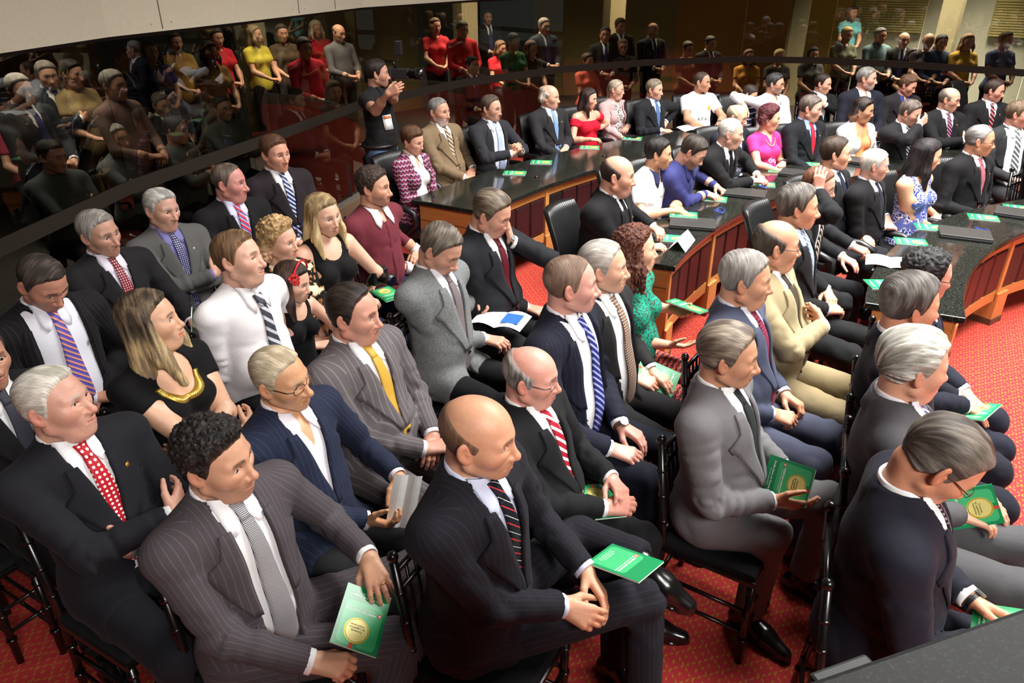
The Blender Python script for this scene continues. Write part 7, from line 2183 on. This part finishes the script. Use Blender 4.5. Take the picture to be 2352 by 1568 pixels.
# photo camera of the blonde woman
p = at(868, 648, 0.72)
dc = MB().box((0, 0, 0.045), (0.06, 0.13, 0.09)).box((0, 0, 0.10), (0.045, 0.05, 0.03)).build('photo_camera', plain('camera_body', (24, 24, 25), 0.4), bevel=0.008)
MB().tube([(0.03, 0, 0.045), (0.05, 0, 0.045), (0.051, 0, 0.045), (0.12, 0, 0.045)], [0.034, 0.034, 0.037, 0.037], 20).build('lens_barrel', plain('camera_body', (24, 24, 25), 0.4), dc, True)
MB().tube([(0.1195, 0, 0.045), (0.1205, 0, 0.045)], 0.030, 20).build('lens_glass', plain('lens_glass', (20, 22, 40), 0.05), dc)
st = MB().tube([(0, 0.065, 0.08), (-0.05, 0.10, 0.02), (-0.06, 0.02, -0.04), (-0.05, -0.09, -0.02), (0, -0.065, 0.08)], 0.006, 6).build('strap', plain('strap', (30, 30, 30), 0.7), dc, True)
dc.location = p; dc.rotation_euler = (0, 0.1, math.radians(-30))
tag(dc, 'black photo camera in the hands of the blonde woman', 'camera')
# camcorder
r = P['cameraman']
p = r.H2B(A(0.02, 0.15, -0.03)); p = r.B2W(p)
cc_ = MB().box((0, 0, 0), (0.26, 0.11, 0.14)).box((0.20, 0, 0.01), (0.18, 0.08, 0.09)).build('camcorder', plain('camcorder_body', (28, 27, 28), 0.45), bevel=0.012)
MB().tube([(0.27, 0, 0.01), (0.34, 0, 0.01), (0.341, 0, 0.01), (0.42, 0, 0.01)], [0.042, 0.042, 0.052, 0.056], 20).build('lens_barrel', M_BLACKWOOD, cc_, True)
MB().tube([(-0.10, 0, 0.07), (-0.09, 0, 0.11), (0.0, 0, 0.125), (0.14, 0, 0.115), (0.17, 0, 0.06)], 0.013, 8).build('handle', M_BLACKWOOD, cc_, True)
MB().box((0.20, 0, 0.235), (0.05, 0.10, 0.11)).tube([(0.18, 0, 0.11), (0.195, 0, 0.19)], 0.008, 8).build('lamp_head', plain('camcorder_body', (28, 27, 28), 0.45), cc_)
MB().tube([(0.02, -0.055, 0.04), (0.02, -0.10, 0.045), (0.10, -0.10, 0.045)], 0.022, 12).build('viewfinder', M_BLACKWOOD, cc_, True)
MB().box((0.395, 0.06, -0.02), (0.03, 0.03, 0.05)).build('matte_box', plain('silver_grip', (170, 170, 168), 0.3, 0.6), cc_)
text('lettering', 'HD', 0.03, (0.02, -0.0565, 0.01), plain('pale_ink', (210, 210, 210), 0.5), cc_, rot=(PI / 2, 0, 0))
cc_.location = p; cc_.rotation_euler = (0, 0, math.radians(-6))
tag(cc_, 'black shoulder camcorder held by the standing cameraman', 'camera')
# badge of the cameraman, handbag of the patterned jacket, headband of the girl
Y, Z = np.meshgrid(np.linspace(-0.11, -0.03, 3), np.linspace(0.74, 0.87, 3))
bd_ = r.drape('badge', Y.astype(f32), Z.astype(f32), 0.016, 0.003, M_PAPER, r.root)
Y, Z = np.meshgrid(np.linspace(-0.105, -0.035, 3), np.linspace(0.835, 0.86, 3))
r.drape('badge_stripe', Y.astype(f32), Z.astype(f32), 0.0195, 0.001, plain('orange_print', (226, 130, 80), 0.5), bd_)
MB().tube([tuple(r.B2W(A(0, 0, 0)) * 0 + Vector([float(x) for x in (np.array([0.0, 0.0, 0.985]) + A(0.155 * math.cos(t), 0.195 * math.sin(t), 0))])) for t in np.linspace(0, 2 * PI, 30, endpoint=False)], 0.016, 6, closed=True).build('belt', plain('belt', (30, 24, 22), 0.4), r.root, True)
p = at(955, 480, 0.42)
hb = MB().box((0, 0, 0), (0.10, 0.30, 0.22)).build('handbag', plain('beige_leather', (200, 160, 112), 0.5), bevel=0.02)
MB().tube([(0, -0.10, 0.10), (0, -0.08, 0.22), (0, 0.08, 0.22), (0, 0.10, 0.10)], 0.008, 8).build('strap', plain('beige_leather', (200, 160, 112), 0.5), hb, True)
hb.location = p; hb.rotation_euler = (0, 0, math.radians(-30))
hb.location.z = 0.46 + 0.12
tag(hb, 'beige leather handbag beside the woman in patterned jacket', 'handbag')
r = P['girl']
band = []
for t in np.linspace(0.12 * PI, 0.88 * PI, 18):
    band.append(tuple(float(x) for x in r.H2B(A(0.045 - 0.01 * math.sin(t), 0.098 * math.cos(t), 0.022 + 0.120 * math.sin(t)))))
hb2 = MB().tube(band, 0.007, 8).build('headband', plain('red_satin', (206, 22, 34), 0.4), r.root, True)
rnd = random.Random(4)
for k in range(9):
    a_ = 2 * PI * k / 8
    rr = 0.0 if k == 8 else 0.026
    c_ = r.H2B(A(0.052 + rr * math.cos(a_) * 1.0, -0.094 + 0.012 * abs(math.sin(a_)), 0.062 + rr * math.sin(a_)))
    m = MB()
    for j in range(6):
        g_ = 2 * PI * j / 6
        m.ball((c_[0] + 0.008 * math.cos(g_), c_[1] - 0.002, c_[2] + 0.008 * math.sin(g_)), (0.0075, 0.006, 0.0075), 8, 6)
    fo = m.build('flower', plain('red_satin', (206, 22, 34), 0.4), hb2, True)
    MB().ball((c_[0], c_[1] - 0.010, c_[2]), 0.003, 8, 6).build('pearl', plain('pearl', (230, 200, 170), 0.25), fo, True)
# earrings, necklaces
for k, cl in (('goldneck', (220, 196, 130)), ('animalprint', (200, 170, 110)), ('whiteblazer', (226, 220, 206)), ('pattern', (216, 180, 110))):
    r = P[k]
    for sd in (1, -1):
        c_ = r.H2B(A(-0.010, sd * 0.085, -0.045))
        MB().ball(tuple(float(x) for x in c_), 0.008, 10, 8).build('earring', plain('earring', cl, 0.25, 0.6), r.root, True)
# printing on the t-shirts
def chest_text(r, body, size, y0, z, mat, step, off=0.013):
    for i, ch in enumerate(body):
        if ch == ' ': continue
        y = y0 + i * step
        T = r.trace([y, y + 0.01, y], [z, z, z + 0.01])
        x_ = Vector((T[1] - T[0]).tolist()).normalized(); u_ = Vector((T[2] - T[0]).tolist()).normalized()
        n_ = x_.cross(u_).normalized(); u_ = n_.cross(x_)
        pos = Vector([float(q) for q in r.T2B(T[0])]) + n_ * off
        o = text('lettering', ch, size, pos, mat, r.shirt)
        o.rotation_euler = Matrix((x_, u_, n_)).transposed().to_euler()
chest_text(P['apac'], 'APAC', 0.062, -0.066, 0.80, plain('grey_green_print', (74, 98, 84), 0.7), 0.042, 0.016)
chest_text(P['pink'], 'GUTTENZEL', 0.036, 0.03, 0.80, plain('pale_print', (250, 190, 220), 0.7), 0.020, 0.022) if False else None
r = P['apac']
def motif(r, name, y, z, rad, mat, n=8, inner=0.6, parent=None, off=0.014):
    T = r.trace([y, y + 0.01, y], [z, z, z + 0.01])
    x_ = Vector((T[1] - T[0]).tolist()).normalized(); u_ = Vector((T[2] - T[0]).tolist()).normalized()
    n_ = x_.cross(u_).normalized(); u_ = n_.cross(x_)
    pos = Vector([float(q) for q in r.T2B(T[0])]) + n_ * off
    pts = [(rad * (1 if i % 2 == 0 else inner) * math.sin(PI * i / n), rad * (1 if i % 2 == 0 else inner) * math.cos(PI * i / n)) for i in range(2 * n)]
    o = MB().prism(pts, -0.004, 0.0006).build(name, mat, parent or r.shirt)
    o.location = pos; o.rotation_euler = Matrix((x_, u_, n_)).transposed().to_euler()
    return o
motif(r, 'sun_print', 0.075, 0.925, 0.036, plain('orange_print', (248, 186, 60), 0.6))
motif(r, 'print_centre', 0.075, 0.925, 0.014, plain('pale_red_print', (240, 130, 110), 0.6), 10, 1.0, None, 0.0165)
r = P['pink']
for y in (0.035, -0.02):
    o = motif(r, 'glasses_print', y, 0.80 + (0.012 if y < 0 else 0), 0.024, plain('pale_print', (252, 206, 226), 0.7), 12, 1.0, None, 0.014)
    motif(r, 'glasses_print', y, 0.80 + (0.012 if y < 0 else 0), 0.017, plain('pink_print', (200, 90, 140), 0.7), 12, 1.0, None, 0.0155)
# beads round the neck of the pink t-shirt
bm_ = MB()
for t in np.linspace(-0.9, 0.9, 15):
    T = r.trace([0.075 * t], [0.955 + 0.07 * t * t])[0]
    bm_.ball(tuple(float(x) for x in r.T2B(T + A(0.014, 0, 0))), 0.006, 8, 6)
bm_.build('bead_trim', plain('gold_bead', (240, 206, 120), 0.3, 0.4), r.shirt, True)

# ------------------------------------------------------------------ people behind the smoked glass
BEH = [ # px, py, standing, fem, clothes, hair, label
 (30, 262, 0, 1, (170, 54, 84), (40, 30, 26), 'woman in pink top and patterned scarf behind the glass'),
 (108, 172, 1, 0, (40, 40, 46), (120, 112, 106), 'tall man in dark jacket with arms folded behind the glass'),
 (165, 168, 1, 1, (150, 130, 90), (24, 18, 18), 'dark haired woman in cream blouse behind the glass'),
 (45, 205, 1, 0, (44, 46, 52), (150, 146, 140), 'grey haired man in profile behind the glass by the frame'),
 (268, 318, 0, 0, (88, 94, 96), (150, 148, 144), 'grey haired officer in grey uniform shirt behind the glass'),
 (405, 298, 0, 0, (84, 88, 88), (24, 20, 20), 'young black haired officer in grey uniform shirt behind the glass'),
 (120, 358, 0, 0, (70, 76, 80), (26, 22, 22), 'officer with black hair bending forward behind the glass'),
 (512, 248, 0, 0, (78, 82, 82), (70, 62, 58), 'officer in glasses and grey uniform behind the glass'),
 (372, 240, 0, 0, (34, 34, 40), (110, 104, 98), 'grey haired man in black suit behind the young officer'),
 (262, 195, 1, 0, (120, 96, 90), (130, 124, 118), 'man in light brown shirt behind the glass'),
 (282, 135, 1, 0, (40, 38, 40), (90, 70, 50), 'ruddy man in dark jacket at the upper edge of glass'),
 (345, 118, 1, 1, (60, 56, 110), (24, 18, 20), 'dark haired woman raising a hand behind the glass'),
 (402, 96, 1, 1, (150, 116, 50), (50, 36, 26), 'laughing woman in golden blouse behind the glass'),
 (480, 120, 1, 1, (170, 130, 70), (64, 44, 30), 'woman in ochre patterned dress behind the glass'),
 (498, 86, 1, 1, (190, 36, 50), (40, 26, 22), 'woman in red top near the upper edge of glass'),
 (585, 80, 1, 1, (206, 190, 70), (120, 100, 70), 'woman with yellow blouse behind the glass'),
 (648, 76, 1, 1, (80, 64, 50), (40, 26, 20), 'woman in brown print dress behind the glass'),
 (726, 66, 1, 1, (204, 36, 52), (200, 184, 160), 'fair haired woman in red shirt behind the glass'),
 (700, 110, 1, 0, (196, 34, 60), (40, 30, 26), 'man in red t-shirt bending behind the glass'),
 (778, 76, 1, 0, (96, 92, 96), (60, 46, 36), 'bald man in grey shirt behind the glass'),
 (678, 228, 0, 0, (34, 34, 42), (40, 32, 28), 'man in dark suit and blue tie seated behind glass above the brown haired man'),
 (768, 210, 0, 1, (30, 28, 30), (60, 44, 34), 'woman in black resting chin on hand behind the glass'),
 (1085, 150, 0, 0, (36, 34, 36), (30, 24, 22), 'man in dark suit and grey tie behind the glass above the clasped hands'),
 (1150, 110, 0, 1, (206, 40, 52), (90, 60, 40), 'woman in red jacket behind the glass'),
 (1180, 96, 1, 1, (60, 110, 70), (40, 28, 24), 'woman in green cardigan behind the glass'),
 (1220, 112, 1, 1, (60, 50, 40), (70, 40, 30), 'woman in glasses and necklace behind the glass'),
 (1000, 60, 1, 1, (196, 44, 56), (90, 70, 50), 'woman in red t-shirt behind the camcorder and glass'),
 (1062, 68, 1, 0, (196, 40, 50), (50, 36, 30), 'person in red shirt behind the glass'),
 (1120, 40, 1, 0, (40, 40, 44), (50, 40, 34), 'man in dark suit near the top of the glass, beyond the red shirts'),
 (1250, 60, 1, 0, (40, 42, 50), (110, 100, 90), 'grey man in dark jacket beyond the necklace woman'),
 (1350, 140, 0, 1, (226, 110, 90), (60, 40, 32), 'woman in coral sleeveless dress behind the glass'),
 (1390, 80, 1, 0, (48, 46, 46), (60, 50, 44), 'man in dark jacket with open shirt behind the glass'),
 (1430, 108, 1, 0, (60, 58, 60), (130, 110, 90), 'man with glasses and grey shirt behind the glass'),
 (1425, 60, 1, 0, (50, 46, 46), (80, 60, 44), 'tanned man in suit beyond the coral dress'),
 (1500, 70, 1, 0, (44, 44, 52), (44, 34, 30), 'tanned balding man in suit behind the glass near the wall lamp'),
 (1632, 100, 1, 0, (30, 30, 34), (24, 20, 20), 'man in glasses behind the printed t-shirt man'),
 (1580, 112, 1, 1, (90, 60, 40), (40, 28, 24), 'woman looking down behind the glass beside man in glasses'),
 (1720, 130, 1, 1, (170, 120, 50), (70, 46, 30), 'woman in orange print blouse behind the glass'),
 (1790, 130, 1, 1, (70, 66, 60), (200, 180, 120), 'blonde woman in dark top behind the glass'),
 (1868, 125, 1, 1, (86, 84, 84), (36, 24, 22), 'woman with dark wavy hair in chequered top behind the glass'),
 (1945, 80, 1, 1, (110, 110, 90), (190, 160, 90), 'blonde woman touching her face behind the bright glass'),
 (2022, 82, 1, 0, (110, 134, 140), (90, 86, 84), 'man in pale blue shirt behind the bright glass'),
 (2076, 92, 1, 0, (44, 42, 42), (60, 50, 44), 'bald man with hand at mouth behind the bright glass'),
 (2133, 94, 1, 1, (60, 50, 56), (50, 34, 30), 'dark haired woman beside the bald man behind the glass'),
 (2162, 98, 1, 0, (60, 70, 100), (30, 24, 22), 'young man with short dark hair behind the bright glass'),
 (2222, 96, 1, 1, (190, 150, 60), (140, 100, 60), 'woman in golden print top behind the bright glass'),
 (2310, 92, 1, 1, (90, 100, 140), (120, 90, 60), 'woman with long hair in blue top behind the bright glass'),
 (2098, 128, 0, 1, (40, 36, 38), (40, 30, 26), 'smiling woman in black seated behind the bright glass'),
 (2155, 118, 0, 0, (46, 46, 52), (26, 20, 20), 'smiling man in dark jacket behind the bright glass'),
 (2000, 130, 0, 0, (60, 60, 58), (50, 40, 36), 'man in dark grey shirt seated behind the goatee man'),
 (1958, 30, 1, 1, (120, 200, 206), (60, 40, 30), 'person in turquoise t-shirt walking behind the bright glass'),
]
for i, (px, py, sta, fm, tc_, hc_, lab) in enumerate(BEH):
    z = 1.62 if sta else 1.22
    sc_ = 1.0
    p = at(px, py, z)
    for _ in range(50):                                  # keep them between the glass and the corridor wall
        dd = beyond(p.xy)
        if dd < 0.42: z -= 0.02
        elif dd > 3.2: z += 0.02
        else: break
        p = at(px, py, z)
    yw = math.degrees(math.atan2(DC[1] - p.y, DC[0] - p.x)) + (i * 37 % 31) - 15
    z_nom = 1.62 if sta else 1.22
    rr = random.Random(i)
    top_ = 'suit' if (not fm and sum(tc_) < 160) else ('tee' if fm or sum(tc_) > 420 else 'shirt')
    kw = dict(hair=hr('side', hc_, 0.014 if not fm else 0.018, **(dict(len=0.12, front=0.14) if fm and i % 2 else {})), topc=tc_, tone=(206, 150, 122), lod=3, fem=fm, top=top_, stand=bool(sta), sc=1.0, z0=z - z_nom if abs(z - z_nom) > 0.02 else 0.0, head=(rr.uniform(-14, 20), rr.uniform(0, 12), 0), group='people behind the smoked glass', pants=(34, 34, 40))
    if 'bald' in lab: kw['hair'] = hr('side', hc_, 0.005, bald=0.05)
    if 'fold' in lab or 'officer' in lab: kw.update(aL=LC, aR=RC)
    if top_ == 'suit': kw['tie'] = ((60, 60, 110), None, None)
    if 'glasses' in lab: kw['glasses'] = dict(c=(40, 36, 36))
    person(lab, px, py, yw, 'person', **kw)
